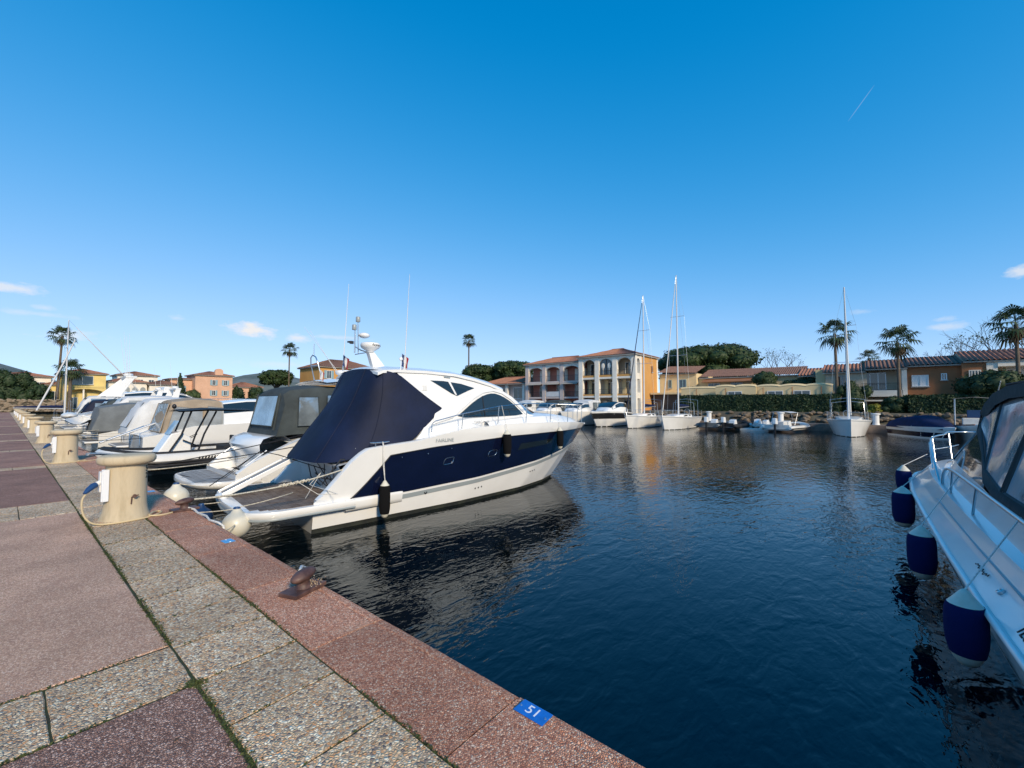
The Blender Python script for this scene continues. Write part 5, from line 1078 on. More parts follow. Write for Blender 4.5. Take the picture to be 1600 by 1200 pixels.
# ------------------------------------------------------------------ boats on the far side of the basin (sterns to the far quay)
PI = math.pi
FX = 50.0
def p_gray(t, h, sh, rows): pass
cruiser('white cruiser with dark topsides beside the tall arcade building', FX + .3, 24.0, PI, 9.2, 3.3, 1.75, None, None, name='dark_sided_cruiser', band='black', cab=(.28, .74, 1.2), tent=False, rails=False, cabw=.85)
sailboat('white sailing yacht with dark furled headsail by the arcade building', FX, 19.95, PI, 8.6, 2.9, 1.35, 15.6, mastx=.42, furl='navycanvas', rake=.1)
sailboat('white sailing yacht with tallest mast between its neighbours', FX, 15.85, PI, 9.0, 3.1, 1.35, 17.1, mastx=.45)
sailboat('white sailing yacht moored alone before the dark hedge', FX, 1.3, PI + R(3), 8.6, 3.2, 1.35, 13.2, mastx=.44, bimini=True)
for yy, lab in ((27.8, 'white cruiser moored next to the dark sided cruiser'), (32.2, 'white cruiser with grey tent in front of the pink arcade'), (36.8, 'white cruiser with bow rails facing the pink arcade building'), (41.5, 'white cruiser at the far end by the low tiled house')):
    cruiser(lab, FX, yy, PI, 9.5, 3.3, 1.7, 'greycanvas' if yy in (32.2, 41.5) else 'whitecanvas', None, canz=3.2, pane='clear')
def small_rib(label, x, y, rz, L, W, motor, extra=None, tm='gel2'):
    t = thing('small_inflatable', label, 'dinghy', (x, y, WZ), rz); rib_tube(t, L, W, .23, .42, tm, 'rubber'); MB().box(1.2, L - .2, -W / 2 + .2, W / 2 - .2, .28, .32).build('floor', 'teakgrey', t)
    MB().box(L - .35, L - .28, -W / 2 + .15, W / 2 - .15, .2, .72).build('transom', tm, t)
    mo_ = MB(); mo_.prism([(L - .3, -.17, .75), (L + .25, -.17, .78), (L + .2, -.17, 1.35), (L - .15, -.17, 1.32)], (0, .34, 0)).build('outboard_cowl', motor, t, bevel=.06)
    MB().prism([(L - .1, -.07, .76), (L + .15, -.07, .76), (L + .18, -.07, -.2), (L + .02, -.07, -.2)], (0, .14, 0)).build('outboard_leg', 'black', t, bevel=.02)
    MB().prism([(L * .42, -.3, .3), (L * .6, -.3, .3), (L * .58, -.3, .95), (L * .48, -.3, 1.05)], (0, .6, 0)).build('console', 'gel', t, bevel=.04)
    if extra: extra(t)
    return t
def ex_bim(t):
    for s_ in (-1, 1):
        for x in (3.0, 4.6): MB().tube([(3.8, s_ * 1.05, .65), (x, s_ * 1.05, 1.85)], .02, 5).build('bimini_leg', 'steel', t)
    MB().loft([[(x, y_, z) for y_, z in ((-1.05, 1.85), (-.5, 1.95), (.5, 1.95), (1.05, 1.85))] for x, z in ((2.9, 0), (3.8, 0), (4.7, 0))]).build('bimini_top', 'whitecanvas', t, smooth=60)
    MB().box(4.0, 4.9, -.55, .55, .5, 1.02).build('engine_cover', 'whitecanvas', t, bevel=.06)
small_rib('pale inflatable with white bimini and white outboard before the rocks', FX - .2, 5.2, PI - R(14), 5.4, 2.5, 'gel', ex_bim)
small_rib('grey inflatable with dark console beside the tallest masted yacht', FX - .5, 12.2, PI - R(6), 4.6, 2.1, 'gel', None, 'midcanvas')
small_rib('dark inflatable with white outboard next to the grey inflatable', FX - .5, 10.2, PI - R(12), 4.4, 2.0, 'gel', None, 'rubber')
small_rib('little pale dinghy between jet ski and bimini inflatable', FX, 6.9, PI - R(40), 3.0, 1.5, 'black')
jo = thing('jet_ski', 'white and grey jet ski parked at the far quay', 'jet ski', (FX - .4, 8.5, WZ), PI)
MB().loft([[(x, w * k, z + .25 * abs(k) ** 2) for k in (-1, -.7, -.3, 0, .3, .7, 1)] for x, w, z in ((0, .5, .2), (1.2, .6, .15), (2.2, .5, .22), (3.0, .15, .5), (3.2, .02, .65))]).build('hull', 'gel', jo, smooth=60)
MB().loft([[(x, -w, .45), (x, -w * .6, z), (x, w * .6, z), (x, w, .45)] for x, w, z in ((.1, .45, .6), (.4, .4, .85), (1.2, .35, .9), (1.5, .4, 1.15), (2.0, .42, 1.1), (2.8, .25, .8), (3.1, .05, .65))]).build('deck', 'gel', jo, smooth=45)
MB().box(.3, 1.3, -.22, .22, .82, 1.0).build('saddle', 'black', jo, bevel=.07); MB().tube([(1.55, -.38, 1.25), (1.7, 0, 1.2), (1.55, .38, 1.25)], .025, 6).build('handlebar', 'black', jo, smooth=60)
po = thing('jet_ski_pontoon', 'low pale floating dock under the jet ski', 'pontoon', (FX - .2, 8.3, WZ)); MB().box(-3.4, .6, -1.0, 1.6, -.1, .22).build('float', 'gel2', po, bevel=.06)
co = thing('covered_speedboat', 'speedboat wrapped in royal blue cover beside the lone sailing yacht', 'boat', (FX - 1.2, -2.4, WZ), PI + R(24))
ch = Hull(6.6, 2.4, .85, 5.9); hull_shell(ch, co, lambda x: interp(x, [0, 6.6], [.8, .95]), lambda v: 0., 'gel')
for sd_ in (-1, 1): b = MB(); ch.patch(b, sd_, lambda v: 0., lambda x: .12, lambda x: .5, 24, 2, .005); b.build('navy_band', 'navy', co, smooth=50)
canopy(co, 'boat_cover', tent_secs([.0, .3, 1.5, 3.4, 4.8, 6.0], [1.1, 1.18, 1.2, 1.15, .95, .45], [.72] * 6, [1.0, 1.25, 1.55, 1.75, 1.4, 1.05], wt=.8), 'bluecanvas')
MB().tube([(2.6, 1.18, .8), (2.9, .6, 1.62), (3.2, -.3, 1.75), (3.6, -1.1, .9)], .018, 5).build('cover_lashing', 'ropewhite', co, smooth=60)
MB().tube([(-.3, -.7, .5), (-.4, -.7, 1.0), (-.1, .7, 1.0), (0, .7, .5)], .025, 6).build('boarding_rail', 'steel', co, smooth=60)
fo = thing('fishing_boat', 'small fishing boat with white awning on a steel frame', 'boat', (FX - .6, -6.9, WZ), PI - R(6))
fh = Hull(7.2, 2.7, 1.0, 6.5); hull_shell(fh, fo, lambda x: interp(x, [0, 4, 7.2], [.85, .95, 1.2]), lambda v: 0., 'gelold')
for sd_ in (-1, 1):
    MB().tube([(x, sd_ * (fh.hb(x, .95) + .01), interp(x, [0, 4, 7.2], [.87, .97, 1.22])) for x in np.linspace(0, 7, 14)], .05, 6).build('wooden_gunwale', mat('varnished_wood', (.17, .05, .03), .4, var=.3), fo, smooth=60)
    for x in (1.0, 3.2, 5.4): MB().tube([(x, sd_ * 1.1, .85), (x, sd_ * 1.05, 3.1)], .03, 6).build('awning_post', 'alu', fo)
MB().loft([[(x, y_, z) for y_, z in ((-1.2, 3.1), (0, 3.22), (1.2, 3.1))] for x, z in ((.7, 0), (3.2, 0), (5.7, 0))]).build('awning', 'whitecanvas', fo, smooth=60)
MB().box(2.6, 4.4, -.7, .7, .9, 1.6).build('wheelhouse', 'gelold', fo, bevel=.05); MB().box(2.0, 2.3, -.4, .4, 1.0, 2.2).build('engine_box', 'plugblue', fo, bevel=.04)
MB().tube([(5.4, 1.0, 3.0), (6.6, 1.2, 4.3)], .03, 6).build('boathook', 'ropewhite', fo)
# ------------------------------------------------------------------ far banks and buildings
M['bank'] = mat('bank_soil', (.07, .06, .045), .95, c2=(.11, .10, .07), vscale=1.2, bump=.05, bscale=4)
M['bankrock'] = mat('bank_rock', (.10, .075, .052), .9, c2=(.24, .185, .13), vscale=1.6, bump=.03, bscale=9)
M['w_white'] = mat('wall_white', (.80, .75, .66), .9, var=.07, vscale=.7, bump=.004, bscale=30)
M['w_lilac'] = mat('wall_lilac', (.55, .47, .44), .9, var=.08, vscale=.7)
M['w_pink'] = mat('wall_pink', (.55, .24, .17), .9, var=.1, vscale=.6)
M['w_orange'] = mat('wall_orange', (.56, .29, .085), .9, var=.07, vscale=.6)
M['w_cream'] = mat('wall_cream', (.72, .56, .32), .9, var=.07, vscale=.6)
M['w_brown'] = mat('wall_terracotta', (.32, .135, .06), .9, var=.10, vscale=.6)
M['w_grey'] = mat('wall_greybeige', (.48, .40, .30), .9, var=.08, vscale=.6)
M['w_yellow'] = mat('wall_yellow', (.72, .56, .22), .9, var=.07, vscale=.6)
M['w_peach'] = mat('wall_peach', (.66, .40, .27), .9, var=.07, vscale=.6)
M['tile'] = mat('roof_tiles', (.22, .085, .05), .85, c2=(.40, .20, .13), vscale=5, bump=.02, bscale=14, ramp=(.3, .7))
M['tiledark'] = mat('roof_tiles_aged', (.13, .065, .048), .9, c2=(.26, .15, .11), vscale=5, bump=.02, bscale=14, ramp=(.3, .7))
M['shutter'] = mat('shutter_grey', (.28, .31, .32), .7)
M['shutterblue'] = mat('shutter_blue', (.22, .36, .42), .7)
M['interior'] = mat('interior_wall', (.12, .10, .085), .9)
M['intpink'] = mat('loggia_pink', (.50, .20, .15), .9)
M['concrete'] = mat('concrete_pale', (.34, .32, .29), .9, var=.12, vscale=1)
bank = thing('far_bank', 'raised far bank with path behind the moored boats', None, (0, 0, 0), kind='structure')
MB().box(49.5, 51.2, -70, 64, -2.1, -.38).build('far_quay_edge', 'gravelpath', bank)
MB().loft([[(51.2, y_, -2.1), (51.2, y_, -.42), (52.4, y_, .55), (53.2, y_, .68), (400, y_, .7)] for y_ in (-120, 22.6)]).build('bank_top', 'bank', bank)
MB().box(51.2, 400, 22.62, 64, -2.1, -.30).build('bank_terrace', 'gravelpath', bank)
MB().box(22, 400, 80, 700, -2.1, -.2).build('north_bank', 'bank', bank)
MB().box(-600, 22, 122.2, 700, -2.1, .0).build('quay_end_ground', 'bank', bank)
MB().box(45, 400, 64, 80, -2.1, -.25).build('corner_bank', 'bank', bank)
# revetment boulders
def rock_mesh(seed, m='bankrock'):
    r2 = random.Random(seed); bm = bmesh.new(); bmesh.ops.create_icosphere(bm, subdivisions=2, radius=1)
    for v in bm.verts:
        n_ = v.co.normalized(); k = 1 + .22 * math.sin(3.1 * n_.x + seed) * math.cos(2.7 * n_.y - seed) + r2.uniform(-.07, .07); v.co = Vector((n_.x * k, n_.y * k * .8, n_.z * k * .62))
    me = bpy.data.meshes.new('boulder'); bm.to_mesh(me); bm.free(); me.materials.append(M[m]); return me
rocks = [rock_mesh(i) for i in range(6)]
rv = thing('rock_revetment', 'rough grey boulders piled along the far bank below the hedge', 'rock bank', (51.8, 8, -.3))
r2 = random.Random(5)
for i in range(270):
    yy = r2.uniform(-16, 21.8); t_ = r2.random(); s_ = r2.uniform(.15, .36)
    o = bpy.data.objects.new('boulder', rocks[r2.randrange(6)]); col.objects.link(o); o.parent = rv; o.location = (51.0 + t_ * 1.4 - 51.8, yy - 8, -.25 + t_ * .95 + .3); o.scale = (s_, s_ * r2.uniform(.9, 1.5), s_ * r2.uniform(.7, 1.1)); o.rotation_euler = (r2.uniform(-.3, .3), r2.uniform(-.3, .3), r2.uniform(0, 6))
for i, (yy, lab) in enumerate(((6.8, 'white round mooring post between jet ski and bimini inflatable'), (.1 - .9, 'white round mooring post beside the lone sailing yacht'), (13.9, 'white round mooring post behind the tallest masted yacht'))):
    t = thing('mooring_post', lab, 'post', (50.6, yy, -.38), 0, 'white posts on the far quay')
    MB().lathe([(.30, 0), (.27, .08), (.25, .2), (.25, .95)], 18).build('column', 'white', t, smooth=40); MB().lathe([(.25, .93), (.34, .95), (.36, 1.0), (.34, 1.06), (.01, 1.1)], 18).build('cap', 'white', t, smooth=40)

def roof_plane(parent, a, b, c, d, m='tile', wave=.24, amp=.045, name='roof'):
    """corrugated tile slope: eave a->b, ridge d->c"""
    a, b, c, d = map(Vector, (a, b, c, d)); L_ = max((b - a).length, (c - d).length); n = max(8, int(L_ / wave) * 4); nn = (b - a).cross(d - a).normalized()
    if nn.z < 0: nn = -nn
    rows = []; nr = max(2, int((d - a).length / .8))
    for j in range(nr + 1):
        v = j / nr; row = []
        for i in range(n + 1):
            u = i / n; p = a.lerp(b, u).lerp(d.lerp(c, u), v); row.append(p + nn * (amp * math.cos(2 * math.pi * (u * L_ / wave)) + .03 * (j % 2)))
        rows.append(row)
    return MB().loft(rows).build(name, m, parent, recalc=False)
def window(parent, o, ux, w, h, shut=None, frame='white', glass='glassblue', arch=False, sill=True, nrm=None, bars=1):
    """window at lower-left corner o, along unit ux, facing nrm; proud frame, recessed-looking pane"""
    o, ux, nr = Vector(o), Vector(ux), Vector(nrm); up = Vector((0, 0, 1))
    q = lambda a, b_, d: o + ux * a + up * b_ + nr * d
    p = MB().prism([q(0, 0, .015), q(w, 0, .015), q(w, h, .015), q(0, h, .015)], nr * .01).build('window', glass, parent)
    f = MB(); t = .07
    for a0, a1, b0, b1 in ((0, w, 0, t), (0, w, h - t, h), (0, t, t, h - t), (w - t, w, t, h - t)) + tuple((w * k / (bars + 1) - .03, w * k / (bars + 1) + .03, t, h - t) for k in range(1, bars + 1)):
        f.prism([q(a0, b0, .03), q(a1, b0, .03), q(a1, b1, .03), q(a0, b1, .03)], nr * .05)
    fo_ = f.build('window_frame', frame, p); fo_['kind'] = 'stuff' if False else 'thing'
    del fo_['kind']
    if sill: MB().prism([q(-.08, -.1, .0), q(w + .08, -.1, .0), q(w + .08, 0, .0), q(-.08, 0, .0)], nr * .14).build('window_sill', 'concrete', p)
    if shut:
        for s0 in (-w * .5 - .02, w + .02): MB().prism([q(s0, 0, .02), q(s0 + w * .5, 0, .02), q(s0 + w * .5, h, .02), q(s0, h, .02)], nr * .05).build('shutter', shut, parent)
    return p
def arch_span(parent, xf, ya, yb, zs, zc, ztop, th, m, axis='y', n=12, name='arch'):
    """spandrel above an opening ya..yb: springing at zs, crown zc, solid up to ztop; wall lies on plane x = xf (axis y) or y = xf (axis x)"""
    pts = []
    for i in range(n + 1):
        t = math.pi * i / n; c = (ya + yb) / 2 - (yb - ya) / 2 * math.cos(t); pts.append((c, zs + (zc - zs) * math.sin(t)))
    V = lambda c, z, d: (xf + d, c, z) if axis == 'y' else (c, xf + d, z)
    b = MB()
    b.loft([[V(c, z, 0) for c, z in pts], [V(c, ztop, 0) for c, z in pts]]); b.loft([[V(c, z, th) for c, z in pts], [V(c, ztop, th) for c, z in pts]], flip=True); b.loft([[V(c, z, 0) for c, z in pts], [V(c, z, th) for c, z in pts]], flip=True)
    b.loft([[V(c, ztop, 0) for c, z in pts], [V(c, ztop, th) for c, z in pts]])
    return b.build(name, m, parent)
def balus(parent, a, b, h=.9, m='black', step=.16, name='balcony_railing'):
    a, b = Vector(a), Vector(b); n = int((b - a).length / step); f = MB(); f.tube([a + Vector((0, 0, h)), b + Vector((0, 0, h))], .02, 4)
    for i in range(n + 1): p = a.lerp(b, i / n); f.tube([p, p + Vector((0, 0, h))], .01, 3)
    f.tube([a + Vector((0, 0, .08)), b + Vector((0, 0, .08))], .015, 4)
    return f.build(name, m, parent, recalc=False)

# --- white arcade building with the orange gable side
def arcade(label, name, xf, edges, pw, z0, fl, top, depth, xb, wall, pil, inner, archm, roofm, side=None, zs2=None, crown=None, deco=None, y_end=None):
    t = thing(name, label, 'building', (xf, (edges[0] + edges[-1]) / 2, z0)); t.location = (0, 0, 0)
    ys = edges          # pillar centres, descending order not needed
    for y_ in ys: MB().box(xf, xf + .55, y_ - pw / 2, y_ + pw / 2, z0, top).build('pillar', pil, t)
    for zf in fl: MB().box(xf + .06, xf + depth, min(ys), max(ys), zf - .16, zf + .10).build('floor_slab', wall, t)
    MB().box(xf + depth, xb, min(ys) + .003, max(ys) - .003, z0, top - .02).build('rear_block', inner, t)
    for a, b in zip(ys, ys[1:]):
        lo, hi = a + pw / 2, b - pw / 2
        arch_span(t, xf + .08, lo, hi, zs2, crown, top, .40, archm)
    return t
wy = [24.15, 26.92, 29.72, 32.40]
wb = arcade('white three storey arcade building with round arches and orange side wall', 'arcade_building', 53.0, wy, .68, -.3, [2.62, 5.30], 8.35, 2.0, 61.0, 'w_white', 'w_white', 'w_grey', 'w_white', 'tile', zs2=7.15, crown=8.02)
for a, b in zip(wy, wy[1:]):
    lo, hi = a + .34, b - .34; mid = (lo + hi) / 2
    MB().box(53.1, 53.22, lo, hi, 5.40, 5.70).build('balcony_parapet', 'w_orange', wb); MB().box(53.1, 53.22, lo, hi, 2.72, 2.95).build('balcony_parapet', 'w_orange', wb)
    balus(wb, (53.16, lo, 5.70), (53.16, hi, 5.70), .62); balus(wb, (53.16, lo, 2.95), (53.16, hi, 2.95), .7)
    window(wb, (54.98, lo + .2, 5.45), (0, 1, 0), 1.5, 2.1, None, 'white', 'glassblue', nrm=(-1, 0, 0), sill=False); window(wb, (54.98, lo + .2, 2.76), (0, 1, 0), 1.6, 2.0, None, 'white', 'glassblue', nrm=(-1, 0, 0), sill=False)
    MB().box(54.7, 54.92, hi - .55, hi - .02, 2.74, 5.1).build('curtain', 'w_cream', wb); window(wb, (54.98, lo + .15, -.2), (0, 1, 0), 1.8, 2.3, None, 'shutter', 'glass', nrm=(-1, 0, 0), sill=False)
# middle upper bay is glazed with two pale ornaments
lo, hi = wy[1] + .34, wy[2] - .34
MB().prism([(53.30, lo, 5.7), (53.30, hi, 5.7)] + [(53.30, (lo + hi) / 2 + (hi - lo) / 2 * math.cos(t), 7.15 + .86 * math.sin(t)) for t in [math.pi * k / 10 for k in range(11)]], (.03, 0, 0)).build('glazed_arch', 'glassblue', wb)
MB().box(53.24, 53.30, (lo + hi) / 2 - .04, (lo + hi) / 2 + .04, 5.7, 8.0).build('glazing_bar', 'black', wb)
for k in (-.48, .48):
    MB().ell((53.22, (lo + hi) / 2 + k, 7.0), (.04, .27, .42), 12, 8).build('tree_ornament', 'w_white', wb, smooth=60); MB().box(53.2, 53.25, (lo + hi) / 2 + k - .05, (lo + hi) / 2 + k + .05, 5.72, 6.6).build('ornament_stem', 'w_white', wb)
# side wall: one arched loggia bay then the orange gable wall
MB().box(54.55, 55.1, 23.80, 24.35, -.3, 8.35).build('pillar', 'w_white', wb); arch_span(wb, 23.86, 53.55, 54.55, 7.3, 7.9, 8.35, .4, 'w_white', axis='x')
for zf in (2.62, 5.3): MB().box(53.5, 54.6, 23.9, 24.3, zf - .3, zf + .5).build('side_parapet', 'w_white', wb)
MB().box(55.1, 61.0, 23.84, 24.2, -.3, 8.35).build('gable_wall', 'w_orange', wb); MB().box(60.7, 61.1, 23.80, 24.1, -.3, 8.35).build('corner_trim', 'w_white', wb)
window(wb, (58.6, 23.82, 6.2), (1, 0, 0), .5, .9, None, 'w_brown', 'glass', nrm=(0, -1, 0)); MB().box(55.1, 61.2, 23.4, 23.83, -.3, .55).build('plinth', 'w_orange', wb)
def hip(parent, x0, x1, y0, y1, ze, zr, m, inset_y, ov=.45, xr=None):
    x0, x1, y0, y1 = x0 - ov, x1 + ov, y0 - ov, y1 + ov; xm = xr if xr is not None else (x0 + x1) / 2; r0, r1 = (xm, y0 + inset_y, zr), (xm, y1 - inset_y, zr)
    roof_plane(parent, (x0, y0, ze), (x0, y1, ze), r1, r0, m); roof_plane(parent, (x1, y1, ze), (x1, y0, ze), r0, r1, m); roof_plane(parent, (x1, y0, ze), (x0, y0, ze), r0, r0, m); roof_plane(parent, (x0, y1, ze), (x1, y1, ze), r1, r1, m)
    MB().box(x0 + .05, x1 - .05, y0 + .05, y1 - .05, ze - .20, ze - .06).build('eaves', 'concrete', parent)
    MB().tube([Vector(r0) + Vector((0, 0, .05)), Vector(r1) + Vector((0, 0, .05))], .09, 6).build('ridge_tiles', m, parent)
hip(wb, 53, 61, 23.9, 32.7, 8.50, 9.75, 'tile', 3.8, ov=.35)
# --- pink and lilac arcade
py_ = [33.05, 36.45, 39.85, 43.3]
pb = arcade('lilac arcade building with pink loggias next to white arches', 'pink_arcade_building', 54.0, py_, .62, -.3, [2.55, 5.05], 7.95, 1.8, 62.0, 'w_lilac', 'w_lilac', 'intpink', 'w_white', 'tile', zs2=6.75, crown=7.45)
for i, (a, b) in enumerate(zip(py_, py_[1:])):
    lo, hi = a + .31, b - .31
    balus(pb, (54.15, lo, 5.15), (54.15, hi, 5.15), .85); balus(pb, (54.15, lo, 2.65), (54.15, hi, 2.65), .8)
    window(pb, (55.78, lo + .15, 5.2), (0, 1, 0), 1.0, 1.9, 'w_white', 'white', 'glassblue', nrm=(-1, 0, 0), sill=False); window(pb, (55.78, lo + .3, 2.7), (0, 1, 0), 1.4, 1.9, None, 'white', 'glass', nrm=(-1, 0, 0), sill=False)
    MB().prism([(54.1, lo, 4.85), (54.1, hi, 4.85), (53.5, hi, 4.60), (53.5, lo, 4.60)], (0, 0, .05)).build('awning', 'concrete', pb)
    if i == 1: MB().box(54.08, 54.12, lo + .1, hi - .1, 2.7, 3.5).build('balcony_screen', 'whitecanvas', pb)
    window(pb, (55.78, lo + .2, -.2), (0, 1, 0), 2.0, 2.2, None, 'shutter', 'glass', nrm=(-1, 0, 0), sill=False)
hip(pb, 54, 62, 32.95, 43.6, 8.10, 9.35, 'tile', 3.0, ov=.3)
# --- low tiled house further left
lh = thing('low_tiled_house', 'low house with red tiled roof beside the lilac arcade', 'house', (0, 0, 0))
MB().box(55.5, 63, 43.9, 55, -.3, 4.95).build('wall', 'w_lilac', lh); hip(lh, 54.6, 63, 43.95, 55, 5.10, 6.45, 'tile', 3.0, ov=.3)
for y_ in (44.6, 48.4, 52.2): 
    MB().box(54.7, 55.1, y_ - .25, y_ + .25, -.3, 4.9).build('pillar', 'w_white', lh); window(lh, (55.49, y_ + .6, 2.4), (0, 1, 0), 2.2, 2.0, None, 'white', 'glass', nrm=(-1, 0, 0), sill=False); window(lh, (55.49, y_ + .6, -.1), (0, 1, 0), 2.2, 2.0, None, 'white', 'glass', nrm=(-1, 0, 0), sill=False)

# --- cream house and its garden terrace wall
cb = thing('cream_house', 'cream house with long low tiled roof behind the terrace wall', 'house', (0, 0, 0))
MB().box(61.5, 70, 18.4, 23.7, -.3, 5.95).build('wall', 'w_cream', cb); MB().box(62.5, 70, 6.0, 18.4, -.3, 5.25).build('wing_wall', 'w_cream', cb)
roof_plane(cb, (61.0, 18.2, 6.0), (61.0, 23.8, 6.25), (66, 23.8, 7.5), (66, 18.2, 7.3), 'tiledark'); roof_plane(cb, (62.0, 5.6, 5.30), (62.0, 18.2, 5.40), (67, 18.2, 6.75), (67, 5.6, 6.65), 'tiledark')
MB().box(61.2, 61.4, 18.2, 23.8, 5.85, 6.0).build('gutter', 'concrete', cb); MB().box(62.1, 62.3, 5.8, 18.2, 5.12, 5.26).build('gutter', 'concrete', cb)
MB().prism([(62.3, 10.6, 4.95), (62.3, 17.6, 4.95), (61.0, 17.6, 4.55), (61.0, 10.6, 4.55)], (0, 0, .10)).build('veranda_roof', 'w_brown', cb)
for y_, w in ((21.9, .5), (19.8, 1.0)): window(cb, (61.48, y_, 3.9), (0, 1, 0), w, 1.2, None, 'shutterblue', 'glassblue', nrm=(-1, 0, 0))
for y_ in (15.5, 12.6): window(cb, (62.48, y_, 3.0), (0, 1, 0), 1.6, 1.5, None, 'white', 'glass', nrm=(-1, 0, 0))
gw = thing('terrace_wall', 'cream garden terrace wall with scalloped top above the hedge', 'wall', (0, 0, 0))
def scallop_wall(y0, y1, x, z0, ztop, amp, per, m, nm):
    n = 40; b = MB(); top_ = [(x, y0 + (y1 - y0) * i / n, ztop + amp * (abs(math.sin(math.pi * (i / n) * (y1 - y0) / per)) ** .6 - .5)) for i in range(n + 1)]
    b.loft([[(x, p[1], z0) for p in top_], top_, [(x + .3, p[1], p[2]) for p in top_], [(x + .3, p[1], z0) for p in top_]]); b.add([(x, y0, z0), (x + .3, y0, z0), (x + .3, y0, top_[0][2]), (x, y0, top_[0][2])], [(0, 1, 2, 3)]); b.build(nm, m, gw)
    MB().tube([(p[0] + .15, p[1], p[2] + .02) for p in top_], .20, 4).build('coping', 'w_cream', gw)
scallop_wall(2.6, 9.9, 56.0, .6, 3.62, .16, 2.43, 'w_cream', 'wall_panel'); scallop_wall(9.9, 14.4, 55.6, .6, 3.68, .14, 2.25, 'w_cream', 'wall_panel'); scallop_wall(14.4, 18.9, 56.4, .6, 3.58, .08, 4.5, 'w_cream', 'wall_panel')
MB().box(57.2, 62.5, 2.6, 19.5, .6, 3.0).build('terrace', 'concrete', gw); MB().box(58.5, 61.4, 19.0, 23.6, -.3, 2.9).build('garage', 'interior', gw); MB().box(57.8, 61.6, 18.8, 23.7, 2.9, 3.15).build('garage_roof', 'w_cream', gw)
for y_, x in ((4.6, 56.0), (7.2, 56.0), (11.4, 55.6)):
    window(gw, (x - .01, y_, 2.35), (0, 1, 0), 1.6, .75, None, 'white', 'glassblue', nrm=(-1, 0, 0), sill=False)
for y_, x in ((3.6, 56.0), (6.3, 56.0), (9.2, 56.0), (13.2, 55.6), (16.9, 56.4)): MB().tube([(x - .04, y_, 3.5), (x - .2, y_, 3.45), (x - .2, y_, 3.0), (x - .12, y_, 2.2)], .04, 5).build('downpipe', 'w_brown', gw)

# --- terrace houses on the right
rb = thing('terraced_houses', 'two storey terraced houses with brown walls, balconies and tiled roofs', 'house', (0, 0, 0))
MB().box(60.5, 68, 2.2, 5.9, .6, 4.95).build('wall', 'w_grey', rb); MB().box(59.0, 59.9, 3.4, 4.3, .6, 5.55).build('chimney_block', 'w_cream', rb)
MB().box(57.6, 68, -.3, 3.3, .6, 5.05).build('wall', 'w_grey', rb); window(rb, (57.58, 1.3, 3.4), (0, 1, 0), 1.0, 1.3, None, 'shutter', 'glass', nrm=(-1, 0, 0))
# balcony house
MB().box(58.9, 68, -3.1, -.3, .6, 5.2).build('wall', 'w_grey', rb); MB().box(57.2, 58.9, -3.1, .2, 2.35, 3.0).build('balcony_front', 'w_white', rb); MB().box(57.2, 58.9, -3.45, -3.05, 2.35, 5.3).build('balcony_cheek', 'w_white', rb); MB().box(57.0, 58.9, -3.3, .3, 1.85, 2.0).build('lower_awning', 'w_white', rb)
balus(rb, (57.25, -3.0, 3.0), (57.25, .2, 3.0), .75); window(rb, (58.88, -1.9, 3.05), (0, 1, 0), 2.0, 1.9, None, 'alu', 'glassblue', nrm=(-1, 0, 0), sill=False, bars=2)
# brown house
MB().box(57.5, 68, -7.3, -3.45, .6, 5.45).build('wall', 'w_brown', rb)
window(rb, (57.48, -5.05, 3.35), (0, 1, 0), 1.25, 1.15, None, 'white', 'white', nrm=(-1, 0, 0)); window(rb, (57.48, -6.35, 3.95), (0, 1, 0), .42, .65, None, 'white', 'glass', nrm=(-1, 0, 0)); window(rb, (57.48, -5.0, 1.0), (0, 1, 0), 1.2, 1.0, None, 'white', 'glass', nrm=(-1, 0, 0))
MB().box(56.9, 68, -8.9, -7.3, .6, 5.5).build('wall', 'w_brown', rb); window(rb, (56.88, -8.55, 3.85), (0, 1, 0), .8, .95, None, 'w_white', 'glassblue', nrm=(-1, 0, 0), bars=3); MB().box(56.8, 57.3, -9.6, -8.9, .6, 5.5).build('pier', 'w_white', rb)
MB().box(58.6, 68, -24, -8.9, .6, 5.6).build('wall', 'w_grey', rb); MB().box(56.8, 58.6, -24, -9.6, 2.3, 2.95).build('balcony_front', 'w_white', rb); balus(rb, (56.9, -24, 2.95), (56.9, -9.6, 2.95), .85); window(rb, (58.58, -14, 3.0), (0, 1, 0), 3.6, 2.1, None, 'white', 'whitecanvas', nrm=(-1, 0, 0), sill=False, bars=2); MB().box(56.7, 58.6, -24, -9.6, 5.05, 5.5).build('lintel', 'w_white', rb)
for (y0, y1, x, ze, zr, m) in ((2.0, 6.2, 60.0, 5.05, 6.1, 'tile'), (-.2, 3.6, 57.1, 5.15, 6.25, 'tile'), (-3.5, -.2, 56.9, 5.35, 6.5, 'tiledark'), (-7.4, -3.5, 57.0, 5.52, 6.6, 'tiledark'), (-24, -7.4, 56.5, 5.70, 6.95, 'tile')):
    roof_plane(rb, (x, y0, ze), (x, y1, ze), (x + 4.6, y1, zr), (x + 4.6, y0, zr), m, wave=.34, amp=.07); roof_plane(rb, (x + 9.2, y1, ze), (x + 9.2, y0, ze), (x + 4.6, y0, zr), (x + 4.6, y1, zr), m, wave=.34, amp=.07)
    MB().box(x + .1, x + .3, y0, y1, ze - .2, ze - .06).build('gutter', 'concrete', rb)
    for yy, s_ in ((y0, 1), (y1, -1)): MB().prism([(x + .4, yy + s_ * .06, ze - .02), (x + 8.8, yy + s_ * .06, ze - .02), (x + 4.6, yy + s_ * .06, zr - .06)], (0, s_ * .1, 0)).build('gable', 'w_grey', rb)

